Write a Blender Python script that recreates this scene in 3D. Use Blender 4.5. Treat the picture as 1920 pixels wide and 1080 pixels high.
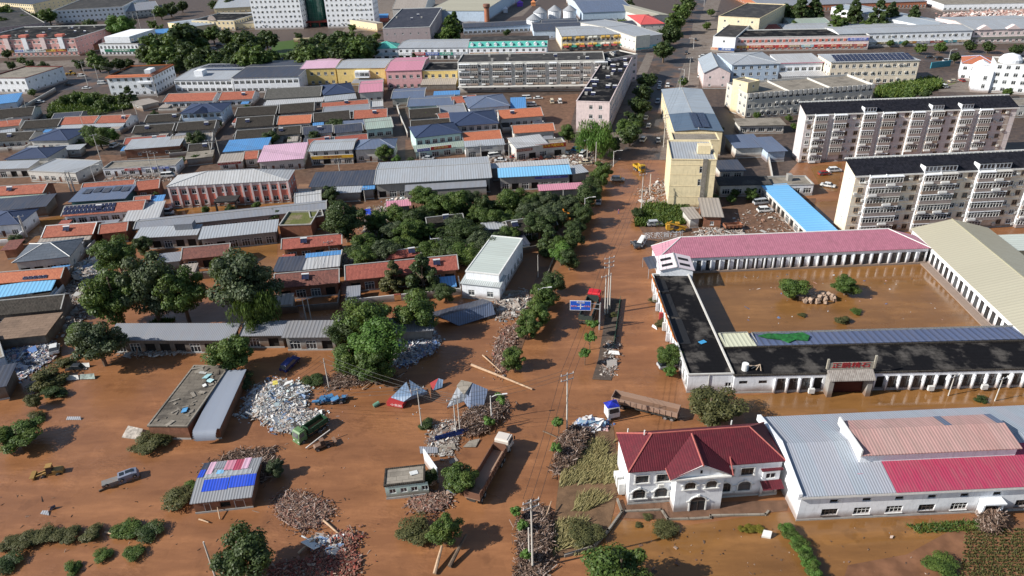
import bpy, math, random
from mathutils import Matrix, Vector, Euler
for _o in list(bpy.data.objects): bpy.data.objects.remove(_o)
S = bpy.context.scene
COL = S.collection
rnd = random.Random(7)
rad = math.radians
# ---------------------------------------------------------------- camera
F_PX, CAM_H, PITCH, ROLL = 1330.0, 85.0, rad(29.0), rad(2.1)
_f = Vector((0, math.cos(PITCH), -math.sin(PITCH)))
_r0 = Vector((1, 0, 0)); _u0 = Vector((0, math.sin(PITCH), math.cos(PITCH)))
_R = _r0*math.cos(ROLL) - _u0*math.sin(ROLL)
_U = _u0*math.cos(ROLL) + _r0*math.sin(ROLL)
cam = bpy.data.cameras.new('camera'); camo = bpy.data.objects.new('camera', cam); COL.objects.link(camo)
cam.sensor_width = 36.0; cam.lens = 36.0*F_PX/1920.0; cam.clip_start = 1.0; cam.clip_end = 8000.0
camo.matrix_world = Matrix(((_R.x, _U.x, -_f.x, 0), (_R.y, _U.y, -_f.y, 0), (_R.z, _U.z, -_f.z, CAM_H), (0, 0, 0, 1)))
S.camera = camo
# ---------------------------------------------------------------- light
SUN_EL, SHADOW_AZ = rad(33), rad(13)
w = bpy.data.worlds.new('World'); S.world = w; w.use_nodes = True
nt = w.node_tree; bg = nt.nodes['Background']; sky = nt.nodes.new('ShaderNodeTexSky')
sky.sky_type = 'NISHITA'; sky.sun_disc = False; sky.sun_elevation = SUN_EL
sd = Vector((-math.cos(SHADOW_AZ), -math.sin(SHADOW_AZ)))          # where the sun stands
sky.sun_rotation = math.atan2(sd.x, sd.y)
sky.air_density = 1.0; sky.dust_density = 0.6
nt.links.new(sky.outputs[0], bg.inputs[0]); bg.inputs[1].default_value = 0.082
sl = bpy.data.lights.new('sun', 'SUN'); sl.energy = 4.9; sl.angle = rad(0.5); sl.color = (1.0, 0.96, 0.89)
so = bpy.data.objects.new('sun', sl); COL.objects.link(so)
so.rotation_euler = Vector((math.cos(SHADOW_AZ)*math.cos(SUN_EL), math.sin(SHADOW_AZ)*math.cos(SUN_EL), -math.sin(SUN_EL))).to_track_quat('-Z', 'Y').to_euler()
S.view_settings.view_transform = 'Standard'; S.view_settings.look = 'None'; S.view_settings.gamma = 1.0
S.view_settings.exposure = 0.43
S.render.engine = 'CYCLES'
S.cycles.max_bounces = 5; S.cycles.diffuse_bounces = 2; S.cycles.glossy_bounces = 2; S.cycles.transmission_bounces = 2; S.cycles.transparent_max_bounces = 4

def P(x, y, z=0.0):
    """photograph pixel (1920 x 1080) -> point at height z above the ground"""
    d = _f + _R*((x-960)/F_PX) + _U*((540-y)/F_PX)
    t = (z-CAM_H)/d.z
    return Vector((d.x*t, d.y*t, z))
def mpp(p):
    return (Vector(p)-Vector((0, 0, CAM_H))).dot(_f)/F_PX
# ---------------------------------------------------------------- materials
MATS = {}
def nodes(name, rough=0.8, spec=0.3):
    m = bpy.data.materials.new(name); m.use_nodes = True
    n = m.node_tree; b = n.nodes['Principled BSDF']
    b.inputs['Roughness'].default_value = rough; b.inputs['Specular IOR Level'].default_value = spec
    return m, n, b
def N(n, typ, **kw):
    x = n.nodes.new(typ)
    for k, v in kw.items():
        if k.startswith('i_'):
            key = k[2:]; key = int(key) if key.isdigit() else key.replace('_', ' ')
            x.inputs[key].default_value = v
        else: setattr(x, k, v)
    return x
def math_(n, op, a, b=None, c=None, clamp=False):
    x = n.nodes.new('ShaderNodeMath'); x.operation = op; x.use_clamp = clamp
    for i, v in enumerate((a, b, c)):
        if v is None: continue
        if isinstance(v, (int, float)): x.inputs[i].default_value = v
        else: n.links.new(v, x.inputs[i])
    return x.outputs[0]
def mix_(n, fac, a, b, mode='MIX'):
    x = n.nodes.new('ShaderNodeMix'); x.data_type = 'RGBA'; x.blend_type = mode
    for i, v in ((0, fac), (6, a), (7, b)):
        if isinstance(v, (int, float)): x.inputs[i].default_value = v
        elif isinstance(v, (tuple, list)): x.inputs[i].default_value = (*v[:3], 1)
        else: n.links.new(v, x.inputs[i])
    return x.outputs[2]
def coords(n, world=False):
    t = n.nodes.new('ShaderNodeNewGeometry' if world else 'ShaderNodeTexCoord')
    return t.outputs['Position'] if world else t.outputs['Object']
def noise_(n, vec, scale, detail=3, rough=0.55, sc=None):
    if sc:
        mp = n.nodes.new('ShaderNodeMapping'); mp.inputs['Scale'].default_value = sc; n.links.new(vec, mp.inputs[0]); vec = mp.outputs[0]
    x = N(n, 'ShaderNodeTexNoise', i_Scale=scale, i_Detail=detail, i_Roughness=rough); n.links.new(vec, x.inputs['Vector'])
    return x.outputs[0]
def ramp_(n, v, lo, hi):
    x = N(n, 'ShaderNodeMapRange', clamp=True); n.links.new(v, x.inputs[0]); x.inputs[1].default_value = lo; x.inputs[2].default_value = hi
    return x.outputs[0]
def bump_(n, b, h, strength=0.3, dist=0.1):
    x = N(n, 'ShaderNodeBump', i_Strength=strength, i_Distance=dist); n.links.new(h, x.inputs['Height']); n.links.new(x.outputs[0], b.inputs['Normal'])
def rand_(n):
    return n.nodes.new('ShaderNodeObjectInfo').outputs['Random']
MUD = (0.30, 0.128, 0.052)
def scale3(c, k): return tuple(x*k for x in c)
def wall_mat(name, c, mud=1.0, rough=0.85, var=0.12):
    if name in MATS: return MATS[name]
    m, n, b = nodes(name, rough, 0.2); v = coords(n)
    col = mix_(n, ramp_(n, noise_(n, v, 0.9, 4), 0.3, 0.7), scale3(c, 1-var), scale3(c, 1+var*0.4))
    st = ramp_(n, noise_(n, v, 1.0, 4, 0.6, (2.2, 2.2, 0.35)), 0.52, 0.74)     # rain streaks
    col = mix_(n, math_(n, 'MULTIPLY', st, 0.38), col, scale3(c, 0.45))
    if mud:
        sx = n.nodes.new('ShaderNodeSeparateXYZ'); n.links.new(v, sx.inputs[0])
        lv = math_(n, 'ADD', sx.outputs[2], math_(n, 'MULTIPLY', noise_(n, v, 0.35, 3), -1.3))
        f = ramp_(n, lv, 0.5*mud, -0.25)
        f = N(n, 'ShaderNodeMapRange', clamp=True); n.links.new(lv, f.inputs[0]); f.inputs[1].default_value = 1.15*mud; f.inputs[2].default_value = -0.1; 
        col = mix_(n, math_(n, 'MULTIPLY', f.outputs[0], 0.75), col, (0.17, 0.09, 0.05))
    n.links.new(col, b.inputs['Base Color']); bump_(n, b, noise_(n, v, 8, 3), 0.15, 0.03)
    MATS[name] = m; return m
def rib_mat(name, c, pitch=0.75, axis=0, rough=0.45, dirt=0.35, c2=None, line=0.68, spec=0.4):
    """painted steel sheet: ribs run down the slope, darker in the laps, rust and dust on top"""
    if name in MATS: return MATS[name]
    m, n, b = nodes(name, rough, spec); v = coords(n)
    sx = n.nodes.new('ShaderNodeSeparateXYZ'); n.links.new(v, sx.inputs[0])
    fr = math_(n, 'FRACT', math_(n, 'DIVIDE', sx.outputs[axis], pitch))
    tri = math_(n, 'ABSOLUTE', math_(n, 'SUBTRACT', fr, 0.5))
    rib = ramp_(n, tri, 0.26, 0.44)
    sh = math_(n, 'FLOOR', math_(n, 'DIVIDE', sx.outputs[axis], pitch*rnd.choice((5, 7, 9))))
    wn = N(n, 'ShaderNodeTexWhiteNoise', noise_dimensions='1D'); n.links.new(sh, wn.inputs['W'])
    sc = (0.25, 2.0, 2.0) if axis else (2.0, 0.25, 2.0)
    dn = ramp_(n, noise_(n, v, 0.5, 5, 0.65, sc), 0.38, 0.75)
    col = mix_(n, math_(n, 'MULTIPLY', wn.outputs[0], 0.22), c, c2 or scale3(c, 0.7))
    col = mix_(n, math_(n, 'MULTIPLY', rib, 1-line), col, (0.02, 0.02, 0.025))
    col = mix_(n, math_(n, 'MULTIPLY', dn, dirt), col, (0.22, 0.18, 0.15))
    n.links.new(col, b.inputs['Base Color']); bump_(n, b, tri, 0.5, 0.12)
    n.links.new(math_(n, 'ADD', math_(n, 'MULTIPLY', dn, 0.3), rough), b.inputs['Roughness'])
    MATS[name] = m; return m
def tile_mat(name, c, c2, pitch=0.33, axis=0, moss=0.3, shine=0.25):
    if name in MATS: return MATS[name]
    m, n, b = nodes(name, 0.75, shine); v = coords(n)
    sx = n.nodes.new('ShaderNodeSeparateXYZ'); n.links.new(v, sx.inputs[0])
    u = math_(n, 'DIVIDE', sx.outputs[axis], pitch); q = math_(n, 'DIVIDE', sx.outputs[1-axis], pitch*1.25)
    tri = math_(n, 'ABSOLUTE', math_(n, 'SUBTRACT', math_(n, 'FRACT', u), 0.5))
    row = math_(n, 'FRACT', q)
    cx = n.nodes.new('ShaderNodeCombineXYZ'); n.links.new(math_(n, 'FLOOR', u), cx.inputs[0]); n.links.new(math_(n, 'FLOOR', q), cx.inputs[1])
    wn = N(n, 'ShaderNodeTexWhiteNoise', noise_dimensions='2D'); n.links.new(cx.outputs[0], wn.inputs['Vector'])
    col = mix_(n, wn.outputs[0], c, c2)
    col = mix_(n, math_(n, 'MULTIPLY', ramp_(n, tri, 0.3, 0.5), 0.45), col, scale3(c, 0.25))
    col = mix_(n, math_(n, 'MULTIPLY', ramp_(n, noise_(n, v, 0.45, 5, 0.65), 0.5, 0.75), moss), col, (0.07, 0.055, 0.045))
    rr = rand_(n)
    col = mix_(n, math_(n, 'MULTIPLY', rr, 0.25), col, scale3(c, 0.5))
    n.links.new(col, b.inputs['Base Color'])
    bump_(n, b, math_(n, 'ADD', math_(n, 'MULTIPLY', tri, -1.0), math_(n, 'MULTIPLY', row, 0.5)), 0.6, 0.1)
    MATS[name] = m; return m
def felt_mat(name, c, c2, amount=0.5, rough=0.8):
    """roofing felt or concrete flat roof with dust, patches and seams"""
    if name in MATS: return MATS[name]
    m, n, b = nodes(name, rough, 0.12); v = coords(n)
    a = ramp_(n, noise_(n, v, 0.22, 6, 0.62), 0.5, 0.62)
    br = N(n, 'ShaderNodeTexBrick', i_Scale=0.25); n.links.new(v, br.inputs['Vector'])
    br.inputs['Color1'].default_value = (1, 1, 1, 1); br.inputs['Color2'].default_value = (0.8, 0.8, 0.8, 1); br.inputs['Mortar'].default_value = (0.5, 0.5, 0.5, 1); br.inputs['Mortar Size'].default_value = 0.012
    col = mix_(n, math_(n, 'MULTIPLY', a, amount), c, c2)
    col = mix_(n, math_(n, 'MULTIPLY', ramp_(n, noise_(n, v, 1.6, 4), 0.45, 0.7), 0.3), col, scale3(c, 0.55))
    col = mix_(n, 0.8, col, br.outputs[0], 'MULTIPLY')
    n.links.new(col, b.inputs['Base Color']); bump_(n, b, noise_(n, v, 4, 4), 0.2, 0.04)
    MATS[name] = m; return m
def flat_mat(name, c, rough=0.6, var=0.15, spec=0.4, metal=0.0, sc=1.5):
    if name in MATS: return MATS[name]
    m, n, b = nodes(name, rough, spec); v = coords(n); b.inputs['Metallic'].default_value = metal
    n.links.new(mix_(n, ramp_(n, noise_(n, v, sc, 4), 0.35, 0.7), scale3(c, 1-var), scale3(c, 1+var*0.5)), b.inputs['Base Color'])
    MATS[name] = m; return m
def muddy_mat(name, c, amount=0.5, rough=0.5, hi=3.0):
    """painted thing splashed with mud, most of it low down"""
    if name in MATS: return MATS[name]
    m, n, b = nodes(name, rough, 0.4); v = coords(n)
    sx = n.nodes.new('ShaderNodeSeparateXYZ'); n.links.new(v, sx.inputs[0])
    f = math_(n, 'ADD', noise_(n, v, 1.1, 5, 0.65), math_(n, 'MULTIPLY', sx.outputs[2], -0.18/hi*3))
    f = math_(n, 'MULTIPLY', ramp_(n, f, 0.5-amount*0.35, 0.62-amount*0.2), 0.9)
    n.links.new(mix_(n, f, c, (0.26, 0.13, 0.065)), b.inputs['Base Color'])
    MATS[name] = m; return m
def island_mat(name, cols, rough=0.8, spec=0.25, sc=0.0):
    """every loose piece takes one of the colours"""
    if name in MATS: return MATS[name]
    m, n, b = nodes(name, rough, spec)
    g = n.nodes.new('ShaderNodeNewGeometry'); r = n.nodes.new('ShaderNodeValToRGB'); r.color_ramp.interpolation = 'CONSTANT'
    e = r.color_ramp.elements
    while len(e) > 1: e.remove(e[-1])
    e[0].position = 0; e[0].color = (*cols[0], 1)
    for i, c in enumerate(cols[1:], 1):
        k = e.new(i/len(cols)); k.color = (*c, 1)
    n.links.new(g.outputs['Random Per Island'], r.inputs[0])
    n.links.new(r.outputs[0], b.inputs['Base Color']); MATS[name] = m; return m
def leaf_mat(name, a, c, warm=(0.12, 0.14, 0.02)):
    if name in MATS: return MATS[name]
    m, n, b = nodes(name, 0.55, 0.3)
    g = n.nodes.new('ShaderNodeNewGeometry')
    col = mix_(n, g.outputs['Random Per Island'], a, c)
    col = mix_(n, math_(n, 'MULTIPLY', ramp_(n, noise_(n, coords(n), 0.6, 2), 0.48, 0.7), 0.55), col, warm)
    col = mix_(n, math_(n, 'MULTIPLY', rand_(n), 0.3), col, scale3(a, 0.6))
    n.links.new(col, b.inputs['Base Color'])
    t = N(n, 'ShaderNodeBsdfTranslucent'); n.links.new(mix_(n, 0.5, col, (0.14, 0.2, 0.02)), t.inputs[0])
    mx = N(n, 'ShaderNodeMixShader', i_0=0.22); n.links.new(b.outputs[0], mx.inputs[1]); n.links.new(t.outputs[0], mx.inputs[2])
    n.links.new(mx.outputs[0], n.nodes['Material Output'].inputs[0]); MATS[name] = m; return m
def glass_mat(name, c=(0.02, 0.025, 0.03), c2=(0.10, 0.11, 0.12)):
    if name in MATS: return MATS[name]
    m, n, b = nodes(name, 0.12, 0.6)
    r = rand_(n)
    n.links.new(mix_(n, ramp_(n, r, 0.45, 1.0), c, c2), b.inputs['Base Color']); MATS[name] = m; return m

W_WHITE = wall_mat('white_render', (0.84, 0.86, 0.89))
W_OFF = wall_mat('offwhite_render', (0.60, 0.58, 0.54))
W_GREY = wall_mat('grey_cement', (0.31, 0.295, 0.275))
W_CREAM = wall_mat('cream_render', (0.76, 0.63, 0.40))
W_YELL = wall_mat('yellow_render', (0.74, 0.55, 0.22))
W_PINK = wall_mat('pink_render', (0.74, 0.50, 0.50))
W_PALEPINK = wall_mat('pale_pink_render', (0.76, 0.62, 0.60))
W_RED = wall_mat('coral_render', (0.62, 0.20, 0.15))
W_BRICK = wall_mat('brick_wall', (0.26, 0.12, 0.075), 0.6, 0.9, 0.3)
W_GBRICK_SHADE = wall_mat('grey_brick_and_eave_shade', (0.20, 0.17, 0.145), 0.8, 0.9, 0.3)  # grey brick; on the long grey sheds its dark tone stands for eave shade
W_MINT = wall_mat('mint_render', (0.50, 0.66, 0.62))
W_BLUE = wall_mat('pale_blue_render', (0.50, 0.60, 0.72))
W_APT = wall_mat('beige_render', (0.82, 0.71, 0.56), 0.5)
W_MAUVE = wall_mat('mauve_tile_wall', (0.46, 0.38, 0.38))
R_OR = tile_mat('orange_clay_tile', (0.47, 0.16, 0.10), (0.33, 0.10, 0.065))
R_OR2 = tile_mat('bright_orange_tile', (0.58, 0.20, 0.105), (0.46, 0.145, 0.08), moss=0.12)
R_RED = tile_mat('red_tile', (0.42, 0.125, 0.09), (0.29, 0.085, 0.065))
R_BROWN = tile_mat('brown_clay_tile', (0.27, 0.11, 0.085), (0.16, 0.07, 0.06), moss=0.5)
R_DARK = tile_mat('dark_grey_tile', (0.040, 0.035, 0.030), (0.075, 0.065, 0.055), moss=0.4, shine=0.1)
R_NAVY = tile_mat('navy_glazed_tile', (0.026, 0.045, 0.105), (0.035, 0.058, 0.125), pitch=0.4, moss=0.08, shine=0.5)
R_SLATE = rib_mat('slate_steel_sheet', (0.05, 0.06, 0.088), 0.9, dirt=0.2)
R_GREY = rib_mat('grey_steel_sheet', (0.265, 0.28, 0.315), 0.4)
R_LGREY = rib_mat('pale_grey_steel_sheet', (0.40, 0.425, 0.455), 0.8)
R_LGREYY = rib_mat('pale_grey_steel_sheet_cross', (0.38, 0.435, 0.49), 0.9, 1)
R_WHITE = rib_mat('white_steel_sheet', (0.50, 0.505, 0.51), 0.9)
R_BLUE = rib_mat('bright_blue_steel_sheet', (0.09, 0.28, 0.58), 0.8, dirt=0.15)
R_SKY = rib_mat('sky_blue_steel_sheet', (0.20, 0.50, 0.78), 0.9, dirt=0.18, c2=(0.28, 0.56, 0.80))
R_SKYY = rib_mat('sky_blue_steel_sheet_cross', (0.17, 0.47, 0.80), 1.6, 1, dirt=0.1, c2=(0.26, 0.56, 0.84), line=0.85)
R_PINK = rib_mat('pink_steel_sheet', (0.62, 0.26, 0.34), 0.7, dirt=0.15)
R_ROSE = tile_mat('rose_steel_tile', (0.46, 0.175, 0.235), (0.39, 0.145, 0.20), pitch=0.55, moss=0.22, shine=0.35)
R_MAUVE = rib_mat('faded_pink_sheet', (0.70, 0.44, 0.56), 0.7, dirt=0.2)
R_TEAL = rib_mat('teal_steel_sheet', (0.10, 0.48, 0.40), 0.8, dirt=0.12)
R_BEIGE = rib_mat('beige_steel_sheet', (0.44, 0.41, 0.31), 1.0, 1, dirt=0.12, line=0.88)
R_SAGE = rib_mat('pale_green_steel_sheet', (0.53, 0.58, 0.53), 1.0, 1, dirt=0.22, line=0.85)
R_SAGEX = rib_mat('sage_green_sheet', (0.36, 0.44, 0.38), 0.8)
R_BLSTEEL = rib_mat('blue_grey_steel_sheet', (0.13, 0.17, 0.26), 0.5, dirt=0.2, line=0.5)
R_BLSTEELY = rib_mat('blue_grey_sheet_cross', (0.10, 0.15, 0.22), 1.2, 1, dirt=0.15)
R_MAROON = tile_mat('maroon_glazed_tile', (0.125, 0.014, 0.024), (0.095, 0.011, 0.02), pitch=0.36, moss=0.16, shine=0.35)
R_CRIM = rib_mat('crimson_steel_sheet', (0.42, 0.05, 0.105), 0.45, dirt=0.3, line=0.75)
R_FADE = rib_mat('rust_pink_steel_sheet', (0.50, 0.28, 0.25), 0.5, dirt=0.5, c2=(0.62, 0.50, 0.45))
R_CHALK = rib_mat('chalky_steel_sheet', (0.36, 0.405, 0.46), 0.42, dirt=0.2, c2=(0.50, 0.39, 0.43), line=0.6)
R_FELT = felt_mat('black_roofing_felt', (0.009, 0.0085, 0.010), (0.15, 0.135, 0.12), 0.6)
R_FELT2 = felt_mat('grey_roofing_felt', (0.055, 0.053, 0.053), (0.13, 0.12, 0.11), 0.6)
R_CONC = felt_mat('concrete_roof', (0.30, 0.265, 0.22), (0.17, 0.15, 0.125), 0.7)
R_BLUEFELT = felt_mat('dark_blue_felt', (0.05, 0.055, 0.075), (0.13, 0.13, 0.15), 0.3)
R_GRASS = felt_mat('mossy_roof', (0.14, 0.15, 0.05), (0.26, 0.2, 0.14), 0.9)
R_SHINGLE = tile_mat('black_asphalt_shingle', (0.008, 0.0085, 0.013), (0.022, 0.022, 0.03), pitch=0.5, moss=0.1, shine=0.15)
R_ASB = rib_mat('asbestos_cement_sheet', (0.40, 0.35, 0.30), 1.0, dirt=0.45)
FR_W = flat_mat('white_window_frame', (0.78, 0.78, 0.76), 0.5, 0.08)
TRIM = flat_mat('white_trim', (0.74, 0.73, 0.70), 0.7, 0.12)
TRIMG = flat_mat('grey_trim', (0.40, 0.39, 0.37), 0.8, 0.15)
GLASS = glass_mat('dark_window_glass')
HOLE = flat_mat('dark_interior', (0.018, 0.015, 0.013), 0.9)
DOOR = flat_mat('brown_door', (0.16, 0.07, 0.045), 0.6)
ACM = flat_mat('air_conditioner_white', (0.66, 0.65, 0.62), 0.6, 0.1)
CONC = flat_mat('pale_concrete', (0.50, 0.47, 0.43), 0.85, 0.15)
STEEL = flat_mat('galvanised_steel', (0.45, 0.46, 0.47), 0.45, 0.1, 0.5, 0.4)
SOLAR = rib_mat('solar_cell', (0.018, 0.022, 0.055), 1.0, dirt=0.05, rough=0.2, c2=(0.03, 0.035, 0.08), spec=0.6)
# ---------------------------------------------------------------- mesh builder
class MB:
    def __init__(s): s.v = []; s.f = []; s.m = []
    def add(s, vs, fs, mi=0):
        o = len(s.v); s.v += [tuple(q) for q in vs]; s.f += [tuple(o+i for i in q) for q in fs]; s.m += [mi]*len(fs)
    def quad(s, a, b, c, d, mi=0): s.add((a, b, c, d), ((0, 1, 2, 3),), mi)
    def box(s, x0, y0, z0, x1, y1, z1, mi=0):
        s.add([(x0, y0, z0), (x1, y0, z0), (x1, y1, z0), (x0, y1, z0), (x0, y0, z1), (x1, y0, z1), (x1, y1, z1), (x0, y1, z1)],
              [(0, 3, 2, 1), (4, 5, 6, 7), (0, 1, 5, 4), (1, 2, 6, 5), (2, 3, 7, 6), (3, 0, 4, 7)], mi)
    def obox(s, c, d, e, mi=0):
        """box of size d at c turned by the euler angles e"""
        R = Euler(e).to_matrix(); x, y, z = d[0]/2, d[1]/2, d[2]/2; c = Vector(c)
        s.add([c+R@Vector(q) for q in ((-x, -y, -z), (x, -y, -z), (x, y, -z), (-x, y, -z), (-x, -y, z), (x, -y, z), (x, y, z), (-x, y, z))],
              [(0, 3, 2, 1), (4, 5, 6, 7), (0, 1, 5, 4), (1, 2, 6, 5), (2, 3, 7, 6), (3, 0, 4, 7)], mi)
    def cyl(s, p, q, r0, r1=None, n=8, mi=0, caps=True):
        p = Vector(p); q = Vector(q); r1 = r0 if r1 is None else r1; d = (q-p)
        if d.length < 1e-6: return
        R = d.to_track_quat('Z', 'Y').to_matrix(); vs = []
        for c, r in ((p, r0), (q, r1)):
            for i in range(n):
                t = 2*math.pi*i/n; vs.append(c+R@Vector((r*math.cos(t), r*math.sin(t), 0)))
        fs = [(i, (i+1) % n, n+(i+1) % n, n+i) for i in range(n)]
        if caps: fs += [tuple(range(n-1, -1, -1)), tuple(range(n, 2*n))]
        s.add(vs, fs, mi)
    def prism(s, poly, z0, z1, mi=0):
        n = len(poly); vs = [(x, y, z0) for x, y in poly]+[(x, y, z1) for x, y in poly]
        s.add(vs, [tuple(range(n-1, -1, -1)), tuple(range(n, 2*n))]+[(i, (i+1) % n, n+(i+1) % n, n+i) for i in range(n)], mi)
    def extrude(s, prof, x0, x1, mi=0, axis=0):
        """profile of (y, z) points pushed along x (or (x, z) along y)"""
        n = len(prof)
        mk = (lambda t, a: (t, a[0], a[1])) if axis == 0 else (lambda t, a: (a[0], t, a[1]))
        vs = [mk(x0, a) for a in prof]+[mk(x1, a) for a in prof]
        s.add(vs, [tuple(range(n)), tuple(range(2*n-1, n-1, -1))]+[(i, n+i, n+(i+1) % n, (i+1) % n) for i in range(n)], mi)
    def mesh(s, name, mats):
        me = bpy.data.meshes.new(name); me.from_pydata(s.v, [], s.f)
        for m in (mats if isinstance(mats, (list, tuple)) else [mats]): me.materials.append(m)
        if len(me.materials) > 1: me.polygons.foreach_set('material_index', s.m)
        me.update(); return me
    def build(s, name, mats, parent=None, loc=(0, 0, 0), rz=0.0):
        return put(name, s.mesh(name, mats), parent, loc, rz)
def put(name, data, parent=None, loc=(0, 0, 0), rz=0.0, rot=None):
    o = bpy.data.objects.new(name, data); COL.objects.link(o); o.location = loc
    o.rotation_euler = rot if rot else (0, 0, rz)
    if parent: o.parent = parent
    return o
def tag(o, label, cat=None, group=None, kind=None):
    if label: o['label'] = label
    if cat: o['category'] = cat
    if group: o['group'] = group
    if kind: o['kind'] = kind
    return o
def root(name, label, cat, loc, rz=0.0, group=None, rot=None):
    return tag(put(name, None, None, loc, rz, rot), label, cat, group)
CACHE = {}
def cached(key, name, mats, fn):
    if key not in CACHE:
        mb = MB(); fn(mb); CACHE[key] = mb.mesh(name, mats)
    return CACHE[key]
def text(parent, body, size, loc, rot, mat, name='lettering', sx=1.0, depth=0.03, align='CENTER'):
    c = bpy.data.curves.new(name, 'FONT'); c.body = body; c.size = size; c.extrude = depth; c.align_x = align; c.align_y = 'CENTER'
    c.resolution_u = 2; c.materials.append(mat)
    t_ = bpy.data.objects.new(name, c); COL.objects.link(t_); bpy.context.view_layer.update()
    me = bpy.data.meshes.new_from_object(t_.evaluated_get(bpy.context.evaluated_depsgraph_get())); bpy.data.objects.remove(t_)
    o = bpy.data.objects.new(name, me); COL.objects.link(o); o.parent = parent; o.location = loc; o.rotation_euler = rot; o.scale = (sx, 1, 1)
    return o
# ---------------------------------------------------------------- windows and walls
def win_mesh(w, h, k, fm=None):
    fm = fm or FR_W; key = ('win', round(w, 1), round(h, 1), k, fm.name)
    def fn(b):
        t = 0.09
        if k == 'd':
            b.box(0, 0.10, 0, w, 0.16, h, 2); b.box(0, 0.05, 0, t, 0.10, h, 0); b.box(w-t, 0.05, 0, w, 0.10, h, 0); b.box(t, 0.05, h-t, w-t, 0.10, h, 0)
        elif k == 'o':
            b.box(0, 0.30, 0, w, 0.34, h, 2)
        else:
            b.box(0.02, 0.12, 0.02, w-0.02, 0.15, h-0.02, 1)
            b.box(0, 0.04, 0, t, 0.12, h, 0); b.box(w-t, 0.04, 0, w, 0.12, h, 0)
            b.box(t, 0.04, 0, w-t, 0.12, t, 0); b.box(t, 0.04, h-t, w-t, 0.12, h, 0)
            nm = max(1, int(w/0.9))
            for i in range(1, nm+1 if nm > 1 else 2):
                x = w*i/(nm+1) if nm > 1 else w/2
                b.box(x-0.035, 0.05, t, x+0.035, 0.12, h-t, 0)
            if h > 1.3: b.box(t, 0.052, h*0.68, w-t, 0.118, h*0.68+0.06, 0)
            if k == 's': b.box(-0.08, -0.10, -0.10, w+0.08, 0.04, 0.0, 0)
    return cached(key, 'window' if k != 'd' else 'door', [fm, GLASS, DOOR if k == 'd' else HOLE], fn)
def wall_sheet(b, L, z0, z1, ops, T, mi=0, dep=0.22, z1b=None):
    """wall from u=0..L with rectangular openings cut out and reveals going inwards"""
    us = sorted({0.0, L, *[o[0] for o in ops], *[o[0]+o[2] for o in ops]})
    zs = sorted({z0, z1, *[o[1] for o in ops], *[o[1]+o[3] for o in ops]})
    for i in range(len(us)-1):
        run = None
        for j in range(len(zs)-1):
            cu = (us[i]+us[i+1])/2; cz = (zs[j]+zs[j+1])/2
            hit = any(o[0] < cu < o[0]+o[2] and o[1] < cz < o[1]+o[3] for o in ops)
            if not hit:
                if run is None: run = zs[j]
            if run is not None and (hit or j == len(zs)-2):
                top = zs[j] if hit else zs[j+1]
                b.quad(T(us[i], 0, run), T(us[i+1], 0, run), T(us[i+1], 0, top), T(us[i], 0, top), mi); run = None
    for o in ops:
        u0, a, u1, c = o[0], o[1], o[0]+o[2], o[1]+o[3]
        d = dep if o[4] != 'o' else 0.36
        b.quad(T(u0, 0, a), T(u1, 0, a), T(u1, d, a), T(u0, d, a), mi); b.quad(T(u0, 0, c), T(u0, d, c), T(u1, d, c), T(u1, 0, c), mi)
        b.quad(T(u0, 0, a), T(u0, d, a), T(u0, d, c), T(u0, 0, c), mi); b.quad(T(u1, 0, a), T(u1, 0, c), T(u1, d, c), T(u1, d, a), mi)
def spread(L, sp, w):
    n = max(1, int((L-0.6)/sp)); s = L/n
    if s < w+0.3: w = max(0.6, s-0.4)
    return [s*(i+0.5)-w/2 for i in range(n)], w
def openings(L, style, floors, fh, z0=0.0):
    """(u, z, w, h, kind) for one face"""
    out = []
    if not style or L < 1.6: return out
    sp, w, h, sill = {'win': (3.3, 1.6, 1.5, 1.0), 'band': (3.0, 2.4, 1.7, 0.8), 'tall': (2.6, 1.5, 1.9, 0.8), 'house': (2.7, 1.9, 1.7, 0.8),
                      'open': (3.0, 2.3, 2.2, 0.25), 'pil': (2.25, 1.45, 2.9, 0.45), 'small': (4.5, 1.0, 1.1, 1.2), 'sparse': (7.0, 1.3, 1.3, 1.1), 'shop': (3.6, 1.6, 1.5, 1.0), 'off': (2.9, 1.7, 1.6, 0.95)}[style]
    for k in range(floors):
        if style == 'shop' and k == 0:
            us, ww = spread(L, 3.6, 2.7)
            for i, u in enumerate(us): out.append((u, 0.15, ww, min(2.3, fh-0.6), 'o' if i % 3 == 1 else 'w'))
            continue
        us, ww = spread(L, sp, w)
        for i, u in enumerate(us):
            if style == 'house' and k == 0 and i % 3 == 1: out.append((u+ww*0.2, 0.15, ww*0.6, min(2.2, fh-0.5), 'd'))
            elif style == 'open': out.append((u, sill, ww, min(h, fh-0.6), 'o' if rnd.random() < 0.4 else 'w'))
            else: out.append((u, z0+k*fh+sill, ww, min(h, fh-sill-0.25), 's' if style in ('win', 'small', 'off') else 'w'))
    return out
NB = [0]
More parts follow.
